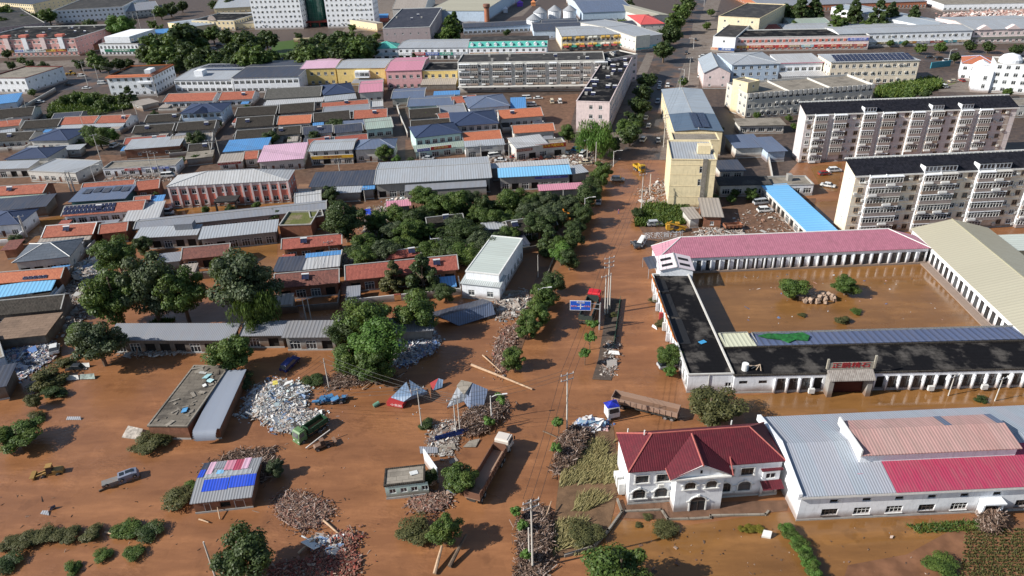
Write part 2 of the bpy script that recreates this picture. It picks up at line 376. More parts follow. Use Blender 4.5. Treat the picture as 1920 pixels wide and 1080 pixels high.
def bld(name, label, A, B, C, h, roof='gable', rise=1.0, wm=None, rm=None, style='house', fl=1, side='small', cat='house', group=None,
        ov=0.35, par=0.5, ridge=True, trim=None, parm=None, fm=None, back=False, hx=None, base=True, zb=0.0, ops=None, left=True, right=True, D=None, slots=None, gnd=False):
    """a building whose roof edge runs through the photo points A and B at height h; C lies on its ridge (or its back edge)"""
    wm = wm or W_OFF; rm = rm or R_OR
    a = A if isinstance(A, Vector) else P(*A, 0 if gnd else h); b_ = B if isinstance(B, Vector) else P(*B, 0 if gnd else h); v = b_-a; L = v.length; ang = math.atan2(v.y, v.x); ey = Vector((-math.sin(ang), math.cos(ang), 0))
    if rise == 'auto':      # pitch steep enough that the far slope is turned away
        k = min(.62, (CAM_H-h)/math.hypot(a.x, a.y)+.05); rise = 1.0
        for _ in range(12): d_ = (P(*C, h+rise)-a).dot(ey); rise = .5*rise+.5*max(.5, d_*k)
    if D is None:
        if isinstance(C, (int, float)): D = C
        else:
            c = P(*C, h+(rise if roof in ('gable', 'hip', 'shed', 'halfhip') else 0)); D = max(2.0, (c-a).dot(ey))
            if roof in ('gable', 'hip'): D *= 2
    NB[0] += 1
    rt = root(name, label, cat, (a.x, a.y, zb), ang, group)
    h -= zb
    if roof == 'flat': ov = 0.12
    x0, x1, y0, y1 = ov, L-ov, ov, D-ov
    # ---- walls
    m = MB(); fh = (h-0.2)/fl; wins = []
    fo = ops if ops is not None else openings(x1-x0, style, fl, fh)
    lo = openings(y1-y0, side if left else None, fl, fh); ro = openings(y1-y0, side if right else None, fl, fh)
    bo = openings(x1-x0, style if fl > 1 and back else None, fl, fh)
    top = h-0.02 if roof != 'flat' else h-0.29
    wall_sheet(m, x1-x0, 0, top, fo, lambda u, d, z: (x0+u, y0+d, z))
    wall_sheet(m, y1-y0, 0, top, lo, lambda u, d, z: (x0+d, y1-u, z))
    wall_sheet(m, y1-y0, 0, top, ro, lambda u, d, z: (x1-d, y0+u, z))
    wall_sheet(m, x1-x0, 0, top, bo, lambda u, d, z: (x1-u, y1-d, z))
    ym = D/2
    if roof == 'gable':
        zr = h+rise*(1-0.06); za = h+rise*(ov/ym)-0.03
        for x in (x0, x1): m.add([(x, y0, top), (x, y1, top), (x, y1, za), (x, ym, zr-0.1), (x, y0, za)], [(0, 1, 2, 3, 4)])
        m.quad((x0, y0, top), (x1, y0, top), (x1, y0, za), (x0, y0, za))
    if roof == 'shed':
        za = h+rise*(y1/D)-0.05
        for x in (x0, x1): m.add([(x, y0, top), (x, y1, top), (x, y1, za)], [(0, 1, 2)])
        m.quad((x0, y1, top), (x1, y1, top), (x1, y1, za), (x0, y1, za))
    if roof == 'ygable':
        xm = L/2; zr = h+rise*0.94
        for y in (y0, y1): m.add([(x0, y, top), (x1, y, top), (xm, y, zr-0.1)], [(0, 1, 2)])
    m.build('wall', wm, rt)
    for (lst, T, rz) in ((fo, lambda u, z: (x0+u, y0, z), 0), (lo, lambda u, z: (x0, y1-u, z), -math.pi/2), (ro, lambda u, z: (x1, y0+u, z), math.pi/2), (bo, lambda u, z: (x1-u, y1, z), math.pi)):
        for (u, z, ww, hh, k) in lst: wins.append((T(u, z), rz, ww, hh, k))
    for i, (p_, rz, ww, hh, k) in enumerate(wins):
        if i < 95: put('door' if k == 'd' else ('doorway' if k == 'o' else 'window'), win_mesh(ww, hh, k, fm), rt, p_, rz)
    if len(wins) > 95:
        mm = MB()
        for (p_, rz, ww, hh, k) in wins[95:]:
            M_ = Matrix.Translation(p_) @ Matrix.Rotation(rz, 4, 'Z'); src = win_mesh(ww, hh, k, fm)
            o0 = len(mm.v); mm.v += [tuple(M_@q.co) for q in src.vertices]; mm.f += [tuple(o0+i for i in q.vertices) for q in src.polygons]; mm.m += [q.material_index for q in src.polygons]
        tag(mm.build('window', [fm or FR_W, GLASS, HOLE], rt), None, None, None, 'stuff')
    if base: 
        bb = MB(); bb.box(x0-0.08, y0-0.08, -0.3, x1+0.08, y0-0.005, 0.35); bb.build('plinth', TRIMG, rt)
    # ---- roof
    t = 0.14; r = MB()
    if roof == 'gable':
        prof = [(0, h), (ym, h+rise), (D, h), (D, h-t), (ym, h+rise-t), (0, h-t)]
        r.extrude(prof[::-1], 0, L); ro_ = r.build('roof', rm, rt)
        if ridge:
            q = MB(); q.box(-0.05, ym-0.14, h+rise-0.03, L+0.05, ym+0.14, h+rise+0.14)
            for x in (0, L):       # raised verges
                for s_, (ya, yb) in enumerate(((0, ym), (ym, D))):
                    z_a, z_b = (h, h+rise) if s_ == 0 else (h+rise, h)
                    q.add([(x-0.12, ya, z_a+0.01), (x+0.12, ya, z_a+0.01), (x+0.12, yb, z_b+0.01), (x-0.12, yb, z_b+0.01), (x-0.12, ya, z_a+0.15), (x+0.12, ya, z_a+0.15), (x+0.12, yb, z_b+0.15), (x-0.12, yb, z_b+0.15)],
                          [(0, 3, 2, 1), (4, 5, 6, 7), (0, 1, 5, 4), (1, 2, 6, 5), (2, 3, 7, 6), (3, 0, 4, 7)])
            q.build('ridge', trim or TRIMG, rt)
    elif roof == 'hip':
        k = hx if hx is not None else min(ym, L/2-0.05)
        vs = [(0, 0, h), (L, 0, h), (L, D, h), (0, D, h), (k, ym, h+rise), (L-k, ym, h+rise), (0, 0, h-t), (L, 0, h-t), (L, D, h-t), (0, D, h-t)]
        r.add([vs[0], vs[1], vs[5], vs[4]], [(0, 1, 2, 3)], 0); r.add([vs[2], vs[3], vs[4], vs[5]], [(0, 1, 2, 3)], 0)
        r.add([vs[1], vs[2], vs[5]], [(0, 1, 2)], 1); r.add([vs[3], vs[0], vs[4]], [(0, 1, 2)], 1)
        r.add(vs, [(9, 8, 7, 6), (0, 6, 7, 1), (1, 7, 8, 2), (2, 8, 9, 3), (3, 9, 6, 0)], 0)
        r.build('roof', [rm, (slots or rm)], rt)
        q = MB()
        for p_, s_ in ((vs[0], vs[4]), (vs[3], vs[4]), (vs[1], vs[5]), (vs[2], vs[5]), (vs[4], vs[5])): q.cyl(Vector(p_)+Vector((0, 0, .03)), Vector(s_)+Vector((0, 0, .03)), 0.13, n=5)
        if ridge: q.build('ridge', trim or rm, rt)
    elif roof == 'halfhip':
        k = hx if hx is not None else D
        vs = [(0, 0, h), (L, 0, h), (L, D, h), (0, D, h), (k, D, h+rise), (L-k, D, h+rise), (0, 0, h-t), (L, 0, h-t), (L, D, h-t), (0, D, h-t)]
        r.add(vs, [(0, 1, 5, 4)], 0); r.add(vs, [(3, 0, 4), (1, 2, 5)], 1); r.add(vs, [(2, 3, 4, 5), (9, 8, 7, 6), (0, 6, 7, 1), (1, 7, 8, 2), (2, 8, 9, 3), (3, 9, 6, 0)], 0)
        r.build('roof', [rm, (slots or rm)], rt); q = MB()
        for p_, s_ in ((vs[0], vs[4]), (vs[1], vs[5]), (vs[4], vs[5]), (vs[3], vs[4])): q.cyl(Vector(p_)+Vector((0, 0, .03)), Vector(s_)+Vector((0, 0, .03)), 0.15, n=5)
        q.build('ridge', trim or rm, rt)
    elif roof == 'shed':
        r.extrude([(0, h), (0, h-t), (D, h+rise-t), (D, h+rise)], 0, L); r.build('roof', rm, rt)
    elif roof == 'ygable':
        xm = L/2
        r.extrude([(0, h), (xm, h+rise), (L, h), (L, h-t), (xm, h+rise-t), (0, h-t)], 0, D, axis=1); r.build('roof', rm, rt)
        q = MB(); q.box(xm-0.12, -0.05, h+rise-0.03, xm+0.12, D+0.05, h+rise+0.12)
        if ridge: q.build('ridge', trim or TRIMG, rt)
    else:
        r.box(x0+0.02, y0+0.02, h-par-0.25, x1-0.02, y1-0.02, h-par); r.build('roof', rm, rt)
        q = MB(); e = 0.30
        q.box(0, 0, h-0.3, L, e, h); q.box(0, D-e, h-0.3, L, D, h); q.box(0, e, h-0.3, e, D-e, h); q.box(L-e, e, h-0.3, L, D-e, h)
        i0 = 0.15
        for (xa, ya, xb, yb) in ((i0, i0, L-i0, e-0.02), (i0, D-e+0.02, L-i0, D-i0), (i0, e-0.02, e-0.02, D-e+0.02), (L-e+0.02, e-0.02, L-i0, D-e+0.02)): q.box(xa, ya, h-par-0.01, xb, yb, h-0.301)
        q.build('parapet', parm or trim or TRIMG, rt)
    return dict(o=rt, L=L, D=D, h=h, a=a, ang=ang, rise=rise, ov=ov, x0=x0, x1=x1, y0=y0, y1=y1, par=par, roof=roof)
def loc(b, x, y, z): return b['o'].matrix_world @ Vector((x, y, z))
def roofz(b, y):
    if b['roof'] == 'shed': return b['h']+b['rise']*y/b['D']
    if b['roof'] in ('gable', 'hip'): return b['h']+b['rise']*(1-abs(y-b['D']/2)/(b['D']/2))
    return b['h']-b['par'] if b['roof'] == 'flat' else b['h']
def solar(b, u0, u1, v0, v1, nx, ny, lift=0.18):
    """rows of panels lying along the front slope, u and v as shares of the roof"""
    y0, y1 = v0*b['D'], v1*b['D']; x0, x1 = u0*b['L'], u1*b['L']
    z0, z1 = roofz(b, y0)+lift, roofz(b, y1)+lift
    for i in range(nx):
        m = MB(); xa = x0+(x1-x0)*i/nx+0.06; xb = x0+(x1-x0)*(i+1)/nx-0.06
        for j in range(ny):
            ya = y0+(y1-y0)*j/ny+0.06; yb = y0+(y1-y0)*(j+1)/ny-0.06
            za = z0+(z1-z0)*(ya-y0)/(y1-y0); zb = z0+(z1-z0)*(yb-y0)/(y1-y0)
            m.add([(xa, ya, za), (xb, ya, za), (xb, yb, zb), (xa, yb, zb), (xa, ya, za-.05), (xb, ya, za-.05), (xb, yb, zb-.05), (xa, yb, zb-.05)],
                  [(0, 1, 2, 3), (7, 6, 5, 4), (0, 4, 5, 1), (1, 5, 6, 2), (2, 6, 7, 3), (3, 7, 4, 0)], 0)
            q = 0.07
            m.quad((xa, ya, za+.01), (xb, ya, za+.01), (xb, ya+q, za+.012), (xa, ya+q, za+.012), 1); m.quad((xa, ya+q, za+.012), (xa+q, ya+q, za+.012), (xa+q, yb, zb+.01), (xa, yb, zb+.01), 1)
        m.build('solar_panel', [SOLAR, FR_W], b['o'])
def sign(b, u0, u1, z0, z1, col, body='', tcol=(0.85, 0.85, 0.85), y=None, name='shop_sign', size=None, depth=0.25, lab=None):
    x0, x1 = u0*b['L'], u1*b['L']; y = (b['y0'] if y is None else y)
    m = MB(); m.box(x0, y-depth, z0, x1, y-0.01, z1, 0); m.box(x0-.06, y-depth+0.02, z0-.06, x1+.06, y-0.04, z0, 1); m.box(x0-.06, y-depth+0.02, z1, x1+.06, y-0.04, z1+.06, 1)
    s = m.build(name, [flat_mat('sign_%02d%02d%02d' % tuple(int(c*99) for c in col), col, 0.5, 0.12, sc=0.6), FR_W], b['o'])
    if lab: s['label'] = lab
    if body:
        hh = (z1-z0); sz = size or min(hh*0.72, (x1-x0)/max(1, len(body))*0.85)
        text(s, body, sz, ((x0+x1)/2, y-depth-0.01, (z0+z1)/2), (math.pi/2, 0, 0), flat_mat('letter_%02d%02d%02d' % tuple(int(c*99) for c in tcol), tcol, 0.5, 0.05), sx=min(1.6, (x1-x0)*0.86/(sz*len(body))))
    return s
def acs(b, n, zs, seed=1, face='f'):
    """outdoor air-conditioning units hung on the wall"""
    def fn(m):
        m.box(-0.45, -0.42, 0, 0.45, -0.06, 0.65, 0); m.cyl((0.12, -0.425, 0.32), (0.12, -0.44, 0.32), 0.24, n=10, mi=1); m.box(-0.4, -0.4, -0.06, -0.34, 0, 0, 1); m.box(0.34, -0.4, -0.06, 0.4, 0, 0, 1)
    me = cached('ac', 'air_conditioner', [ACM, TRIMG], fn); r = random.Random(seed)
    for i in range(n):
        z = r.choice(zs)
        if face == 'f': put('air_conditioner', me, b['o'], (b['x0']+r.uniform(0.05, 0.95)*(b['x1']-b['x0']), b['y0'], z), 0)
        else: put('air_conditioner', me, b['o'], (b['x0'], b['y0']+r.uniform(0.05, 0.95)*(b['y1']-b['y0']), z), -math.pi/2)
def roofbits(b, n, seed=1):
    """solar water heaters, vents and hatches standing on a flat roof: each a part"""
    def fn(m):
        m.cyl((-0.9, 0.5, 1.0), (0.9, 0.5, 1.0), 0.24, n=8, mi=0)
        m.add([(-0.85, -0.7, 0.15), (0.85, -0.7, 0.15), (0.85, 0.5, 0.9), (-0.85, 0.5, 0.9)], [(0, 1, 2, 3)], 1)
        for x in (-0.85, 0.85): m.cyl((x, 0.5, 0), (x, 0.5, 1.0), 0.03, n=4, mi=2); m.cyl((x, -0.7, 0), (x, -0.7, 0.2), 0.03, n=4, mi=2)
    me = cached('heater', 'water_heater', [flat_mat('heater_tank', (0.8, 0.8, 0.8), 0.4, 0.05), SOLAR, STEEL], fn)
    def fn2(m): m.box(-0.5, -0.5, 0, 0.5, 0.5, 0.9, 0); m.box(-0.6, -0.6, 0.9, 0.6, 0.6, 1.0, 1)
    m2 = cached('hatch', 'roof_vent', [TRIMG, CONC], fn2); r = random.Random(seed)
    for i in range(n):
        p_ = (r.uniform(0.08, 0.92)*b['L'], r.uniform(0.12, 0.88)*b['D'], b['h']-b['par'])
        if r.random() < 0.65: put('water_heater', me, b['o'], p_, r.uniform(-0.2, 0.2))
        else: put('roof_vent', m2, b['o'], p_, r.uniform(-0.1, 0.1))
# ---------------------------------------------------------------- trees
def crown_mesh(key, kind, n, leaf, mat, seed):
    """unit crown: radius 1, z from 0 to 2 (or taller), many small leaf faces gathered in clumps"""
    if key in CACHE: return CACHE[key]
    r = random.Random(seed); m = MB(); cl = []
    nc = {'broad': 46, 'round': 34, 'cone': 60, 'young': 12, 'willow': 34, 'shrub': 16}[kind]
    for i in range(nc):
        th = r.uniform(0, 2*math.pi)
        if kind == 'cone':
            z = r.uniform(0.02, 1)**1.15; rr = (1-z)**0.75*0.86*r.uniform(0.45, 1.0)+0.04; cl.append((rr*math.cos(th), rr*math.sin(th), 0.1+z*2.5*0.93, 0.30*(1-z*0.6)))
        else:
            u = r.uniform(-1, 1); s = math.sqrt(1-u*u); k = r.uniform(0.35, 0.92)
            if kind == 'broad' and u < -0.3: k *= 0.8
            cl.append((k*s*math.cos(th)*r.uniform(0.8, 1.12), k*s*math.sin(th)*r.uniform(0.8, 1.12), 1+k*u*0.92, r.uniform(0.20, 0.40)*(1.25 if kind in ('young', 'shrub') else 1)))
    per = n//nc
    for (cx, cy, cz, cr) in cl:
        for j in range(per):
            d = Vector((r.gauss(0, 1), r.gauss(0, 1), r.gauss(0, 1))).normalized(); k = cr*(r.uniform(0.35, 1)**0.6)
            p_ = Vector((cx, cy, cz))+Vector((d.x*k, d.y*k, d.z*k*(0.75 if kind != 'willow' else 1.7)))
            nrm = (d+Vector((r.uniform(-.7, .7), r.uniform(-.7, .7), r.uniform(-.2, .9)))).normalized()
            t = nrm.orthogonal().normalized(); t.rotate(Matrix.Rotation(r.uniform(0, 6.28), 3, nrm)); q = nrm.cross(t)
            s = leaf*r.uniform(0.6, 1.3); s2 = s*r.uniform(0.5, 0.8)
            if kind == 'willow': t = Vector((t.x*.3, t.y*.3, -1)).normalized(); s *= 1.8; s2 *= .6
            m.add([p_-t*s-q*s2*.3, p_-t*s*.2+q*s2, p_+t*s, p_-t*s*.1-q*s2], [(0, 1, 2, 3)])
    CACHE[key] = m.mesh('crown', mat); return CACHE[key]
LEAF = {'dark': leaf_mat('dark_green_leaf', (0.030, 0.054, 0.019), (0.078, 0.112, 0.034), (0.11, 0.13, 0.03)),
        'mid': leaf_mat('mid_green_leaf', (0.045, 0.088, 0.020), (0.115, 0.168, 0.036), (0.18, 0.20, 0.03)),
        'fresh': leaf_mat('fresh_green_leaf', (0.06, 0.14, 0.025), (0.13, 0.23, 0.045), (0.18, 0.24, 0.04)),
        'olive': leaf_mat('olive_leaf', (0.06, 0.068, 0.026), (0.14, 0.135, 0.05), (0.19, 0.16, 0.06)),
        'yellow': leaf_mat('yellow_green_leaf', (0.13, 0.13, 0.02), (0.26, 0.22, 0.03), (0.30, 0.22, 0.03)),
        'grey': leaf_mat('grey_green_leaf', (0.042, 0.062, 0.032), (0.11, 0.14, 0.065), (0.13, 0.15, 0.055))}
BARK = flat_mat('tree_bark', (0.16, 0.11, 0.075), 0.9, 0.3)
PROTO = {'broad': ('broad', 15000, 0.045), 'round': ('round', 13000, 0.047), 'cone': ('cone', 9000, 0.08), 'young': ('young', 1200, 0.15), 'willow': ('willow', 9000, 0.05), 'shrub': ('shrub', 5000, 0.062), 'far': ('broad', 2400, 0.11), 'farcone': ('cone', 3200, 0.14)}
def trunk_mesh(kind, v):
    key = ('trunk', kind, v)
    def fn(m):
        r = random.Random(v*31+5); z = 0.0; p_ = Vector((0, 0, -0.3)); w = 0.11 if kind != 'young' else 0.09
        pts = [p_, Vector((r.uniform(-.03, .03), r.uniform(-.03, .03), 0.45)), Vector((r.uniform(-.06, .06), r.uniform(-.06, .06), 1.0)), Vector((r.uniform(-.08, .08), r.uniform(-.08, .08), 1.7))]
        for i in range(3): m.cyl(pts[i], pts[i+1], w*(1-.25*i), w*(.75-.25*i)+.01, 7)
        for k in range(6):
            th = k*1.05+r.uniform(-.3, .3); a = pts[1].lerp(pts[2], r.uniform(.1, .9)); e = a+Vector((math.cos(th)*.55, math.sin(th)*.55, r.uniform(.3, .6)))
            m.cyl(a, e, w*.45, w*.15, 5)
    return cached(key, 'trunk', BARK, fn)
def tree(cx, cy, wpx, label, kind='broad', leaf='mid', ratio=None, group=None, name='tree', cat='tree', bare=None, lean=(0, 0), z0=0.0):
    """cx, cy: middle of the crown in the photo, wpx: crown width there"""
    ratio = ratio or {'broad': 1.12, 'round': 1.15, 'cone': 1.9, 'young': 2.0, 'willow': 1.15, 'shrub': 0.62, 'far': 1.05, 'farcone': 1.9}[kind]
    W = wpx*mpp(P(cx, cy, 4)); H = W*ratio
    for _ in range(2): p_ = P(cx, cy, H*(0.60 if kind not in ('cone', 'farcone', 'shrub') else (0.5 if kind != 'shrub' else 0.4))); W = wpx*mpp(p_); H = W*ratio
    k, n, lf = PROTO[kind]; v = rnd.randrange(3)
    crown = crown_mesh((kind, leaf, v), k, n, lf, LEAF[leaf], 11+v*7+len(kind))
    rt = root(name, label, cat, (p_.x, p_.y, z0), rnd.uniform(0, 6.28), group)
    if lean != (0, 0): rt.rotation_euler = (lean[0], lean[1], rt.rotation_euler.z)
    R = W/2*(1.16 if k != 'cone' else 1.7)
    if kind == 'shrub': zb, zs = -0.1*H, H*0.52
    elif k == 'cone': zb, zs = H*0.03, H*0.97/2.62
    elif kind == 'young': zb, zs = H*0.42, H*0.29
    else: zb, zs = H*0.05, H*0.475
    c = put('crown', crown, rt, (0, 0, zb), 0); c.scale = (R, R, zs)
    if kind != 'shrub':
        t = put('trunk', trunk_mesh('young' if kind == 'young' else 'old', v), rt, (0, 0, 0)); t.scale = (R*(0.75 if kind != 'young' else 0.8), R*(0.75 if kind != 'young' else 0.8), H*0.48 if k != 'cone' else H*0.4)
    return rt
# ---------------------------------------------------------------- setting
def poly_sheet(name, pts, z, mat, kind='structure', label=None):
    m = MB(); q = [P(x, y, 0) for x, y in pts]; m.add([(p.x, p.y, z) for p in q], [tuple(range(len(q)))])
    o = m.build(name, mat); o['kind'] = kind
    if label: o['label'] = label
    return o
def ground_mat():
    m, n, b = nodes('wet_earth', 0.6, 0.35); v = coords(n, True)
    sx = n.nodes.new('ShaderNodeSeparateXYZ'); n.links.new(v, sx.inputs[0])
    big = noise_(n, v, 0.02, 5, 0.6); fine = noise_(n, v, 0.5, 6, 0.65)
    yy = math_(n, 'ADD', sx.outputs[1], math_(n, 'MULTIPLY', big, 90))
    yy = math_(n, 'ADD', yy, math_(n, 'MULTIPLY', sx.outputs[0], 0.25))
    far = ramp_(n, yy, 215, 290)
    mud = mix_(n, ramp_(n, fine, 0.3, 0.7), (0.17, 0.080, 0.038), (0.235, 0.115, 0.056))
    dirt = mix_(n, ramp_(n, fine, 0.35, 0.65), (0.05, 0.036, 0.03), (0.125, 0.088, 0.068))
    n.links.new(mix_(n, far, mud, dirt), b.inputs['Base Color'])
    n.links.new(math_(n, 'ADD', math_(n, 'MULTIPLY', fine, 0.5), 0.35), b.inputs['Roughness'])
    bump_(n, b, fine, 0.25, 0.25); return m
def water_mat(name, c, c2, rough, ripple, spec=0.5, sc=1.0):
    """silt-laden flood water: opaque brown with a wet gloss and drifting tone"""
    m, n, b = nodes(name, rough, spec); v = coords(n, True)
    a = noise_(n, v, 0.035*sc, 5, 0.6); d = noise_(n, v, 0.25*sc, 5, 0.6, (1, 0.45, 1)); e = noise_(n, v, 1.8, 3)
    col = mix_(n, ramp_(n, a, 0.35, 0.66), c, c2)
    mp = N(n, 'ShaderNodeMapping'); mp.inputs['Rotation'].default_value = (0, 0, rad(25)); mp.inputs['Scale'].default_value = (.05*sc, .22*sc, 1); n.links.new(v, mp.inputs[0])
    st = noise_(n, mp.outputs[0], 1.0, 6, .68); col = mix_(n, math_(n, 'MULTIPLY', ramp_(n, st, .50, .68), .7), col, tuple(min(1, q*1.45) for q in c))
    col = mix_(n, math_(n, 'MULTIPLY', ramp_(n, st, .47, .32), .6), col, scale3(c2, .66))
    wt = noise_(n, v, .13*sc, 4, .7); col = mix_(n, math_(n, 'MULTIPLY', ramp_(n, wt, .60, .66), .35), col, scale3(c2, .55))
    col = mix_(n, math_(n, 'MULTIPLY', ramp_(n, d, 0.52, 0.72), 0.35), col, scale3(c2, 0.82))
    col = mix_(n, math_(n, 'MULTIPLY', ramp_(n, noise_(n, v, 1.1, 4, 0.7), 0.66, 0.74), 0.3), col, (0.13, 0.06, 0.03))
    n.links.new(col, b.inputs['Base Color'])
    n.links.new(math_(n, 'ADD', math_(n, 'MULTIPLY', ramp_(n, a, 0.4, 0.6), 0.25), rough), b.inputs['Roughness'])
    rp = noise_(n, v, 0.11, 2); rp = ramp_(n, rp, 0.50, 0.60)
    h = math_(n, 'ADD', math_(n, 'MULTIPLY', noise_(n, v, 0.9, 2, 0.5, (1, 2.6, 1)), rp), math_(n, 'MULTIPLY', e, 0.12))
    bump_(n, b, h, ripple, 0.22); return m
WATER = water_mat('muddy_flood_water', (0.270, 0.120, 0.051), (0.222, 0.093, 0.040), 0.22, 0.5, 0.45)
POND = water_mat('still_muddy_water', (0.235, 0.112, 0.036), (0.20, 0.093, 0.030), 0.04, 0.03, 0.6)
g = MB(); g.quad((-3500, -400, 0), (3500, -400, 0), (3500, 6000, 0), (-3500, 6000, 0)); g = g.build('ground', ground_mat()); g['kind'] = 'structure'
poly_sheet('flood_water', [(-500, 620), (-100, 560), (130, 540), (170, 470), (240, 440), (300, 400), (320, 372), (560, 350), (640, 345), (700, 470), (900, 520), (1000, 560), (1050, 500), (1100, 390), (1150, 310), (1200, 270), (1245, 280), (1260, 390), (1225, 470), (1300, 520), (1500, 300), (2500, 280), (2600, 1000), (2300, 1700), (-700, 1900), (-900, 900)], 0.006, WATER)
poly_sheet('courtyard_water', [(1290, 495), (1748, 478), (2010, 700), (1360, 720)], 0.012, POND)
poly_sheet('garden_water', [(1162, 975), (1290, 985), (1460, 960), (1960, 985), (2050, 1300), (1150, 1250), (1130, 1010), (1080, 960), (1100, 935)], 0.014, POND)
poly_sheet('lane_water', [(1380, 742), (1980, 712), (2010, 800), (1400, 800)], 0.016, POND)
# puddles standing between the houses
for k, pts in enumerate(([(0, 430), (130, 400), (150, 425), (60, 450), (0, 470)], [(300, 388), (480, 375), (545, 372), (540, 395), (330, 405)], [(430, 462), (520, 452), (520, 520), (440, 500)], [(1520, 380), (1570, 376), (1590, 420), (1552, 420)], [(1518, 312), (1580, 306), (1570, 360), (1540, 355)], [(1380, 400), (1455, 378), (1440, 400), (1400, 430)], [(560, 345), (580, 345), (585, 385), (556, 372)])):
    poly_sheet('puddle', pts, 0.020, POND)
def road_mat():
    m, n, b = nodes('muddy_asphalt', 0.6, 0.35); v = coords(n, True)
    f = ramp_(n, noise_(n, v, 0.09, 5, 0.6), 0.44, 0.62)
    col = mix_(n, f, (0.055, 0.055, 0.06), (0.17, 0.10, 0.065))
    n.links.new(mix_(n, math_(n, 'MULTIPLY', noise_(n, v, 1.5, 4), 0.3), col, (0.12, 0.10, 0.09)), b.inputs['Base Color']); return m
ROAD = road_mat()
poly_sheet('road', [(1160, 300), (1180, 262), (1228, 150), (1262, 85), (1300, 0), (1312, -40), (1340, -40), (1325, 0), (1292, 90), (1268, 160), (1250, 225), (1236, 300)], 0.024, ROAD)
poly_sheet('road', [(-60, 196), (90, 172), (320, 152), (330, 140), (560, 118), (560, 108), (320, 124), (90, 138), (-60, 168)], 0.026, ROAD)
poly_sheet('road', [(560, 118), (860, 104), (1130, 100), (1245, 128), (1262, 96), (1050, 98), (700, 112), (560, 108)], 0.028, ROAD)
poly_sheet('road', [(1290, 100), (1480, 104), (1770, 98), (1960, 88), (1960, 106), (1770, 116), (1480, 112), (1270, 130)], 0.030, ROAD)
PAVE = felt_mat('dusty_paving', (0.22, 0.185, 0.16), (0.14, 0.10, 0.075), 0.6)
poly_sheet('pavement', [(1236, 300), (1250, 225), (1268, 160), (1292, 90), (1325, 0), (1352, 0), (1322, 90), (1310, 160), (1290, 225), (1262, 300)], 0.05, PAVE)
poly_sheet('pavement', [(1140, 262), (1160, 210), (1212, 100), (1228, 100), (1190, 200), (1165, 270)], 0.05, PAVE)
poly_sheet('pavement', [(0, 118), (170, 112), (260, 112), (260, 120), (170, 124), (0, 132)], 0.05, PAVE)
poly_sheet('yard', [(640, 60), (700, 58), (840, 70), (905, 40), (980, 30), (1010, 0), (700, 0)], 0.034, PAVE)
MUDY = flat_mat('drying_mud', (0.17, 0.095, 0.06), .65, .35, .3, sc=.5)
poly_sheet('mud_yard', [(760, 262), (1110, 262), (1150, 300), (1105, 325), (560, 318), (560, 305), (760, 300)], 0.036, MUDY)
poly_sheet('mud_yard', [(980, 182), (1085, 176), (1070, 235), (1040, 262), (1020, 215)], 0.038, MUDY)
poly_sheet('mud_yard', [(1355, 375), (1530, 372), (1515, 440), (1300, 470), (1215, 450), (1190, 415), (1330, 400)], 0.04, MUDY)
poly_sheet('mud_yard', [(20, 345), (340, 312), (360, 300), (200, 290), (120, 300), (0, 340)], 0.042, MUDY)
LAWN = leaf_mat('lawn_green', (0.06, 0.12, 0.02), (0.08, 0.15, 0.02))
poly_sheet('lawn', [(508, 80), (560, 74), (556, 108), (512, 112)], 0.045, LAWN)
poly_sheet('pavement', [(1755, 150), (1830, 148), (1850, 175), (1760, 172)], 0.05, PAVE)
poly_sheet('pavement', [(1300, 40), (1345, 40), (1345, 100), (1290, 100)], 0.055, PAVE)
# ---------------------------------------------------------------- far end of the town
BG = 'office and shop buildings at the far edge of town'
b = bld('office_building', 'cream office with blue roof at the far corner beyond the white office', (-40, 2), (60, 8), (-30, -10), 9, 'gable', 2, W_CREAM, R_SLATE, 'win', 3, cat='building')
b = bld('office_building', 'white three storey office with dark flat roof behind the round willow', (97, 20), (230, 12), (120, -3), 11, 'flat', 0, W_WHITE, R_FELT2, 'win', 3, 'win', cat='building', parm=TRIM)
b = bld('office_building', 'greyish pink two storey block behind the red shop row', (-60, 58), (84, 42), (-20, 26), 8, 'flat', 0, W_MAUVE, R_FELT2, 'win', 2, 'small', cat='building')
b = bld('warehouse', 'pale shed with light curved roof left of the white office', (-30, 36), (46, 26), (-20, 16), 4, 'gable', 1.5, W_OFF, R_LGREY, 'small', cat='shed')
b = bld('shop_building', 'red and pink shop row with stair towers at the upper corner', (-60, 76), (139, 71), (-30, 52), 11.5, 'flat', 0, wall_mat('rosy_render', (.66, .36, .33)), R_FELT, 'win', 3, 'small', cat='shops', parm=TRIM)
for i, (c, t, s) in enumerate((((.30, .16, .05), '粮油调料', (.9, .7, .2)), ((.75, .78, .82), '邮政储蓄', (.05, .1, .5)), ((.55, .65, .7), '家电维修', (.9, .9, .9)), ((.72, .70, .66), '五金建材', (.2, .2, .2)), ((.55, .20, .04), '烟酒超市', (.9, .8, .2)), ((.45, .04, .03), '火锅饭店', (.95, .8, .2)), ((.75, .75, .73), '手机专卖', (.1, .2, .2)))):
    sign(b, .30+i*.10, .395+i*.10, 3.0, 4.8, c, t, s)
for i in range(4):
    m = MB(); x = b['L']*(.36+i*.17); m.box(x-1.6, b['y0']-0.9, 4.9, x+1.6, b['y0']-0.02, 12.6); m.build('stair_tower', W_WHITE if i % 2 else W_PALEPINK, b['o'])
    m = MB(); m.box(x-2.6, b['y0']-1.1, 12.6, x+2.6, b['y0']+2.5, 14.0); m.build('cornice', W_RED, b['o'])
for i in range(10):
    m = MB(); x = b['L']*(.05+i*.1); m.box(x-2.6, b['y0']-0.06, 8.0, x+2.2, b['y0']-.015, 8.7); m.build('balcony_band', W_PALEPINK, b['o'])
roofbits(b, 14, 3)
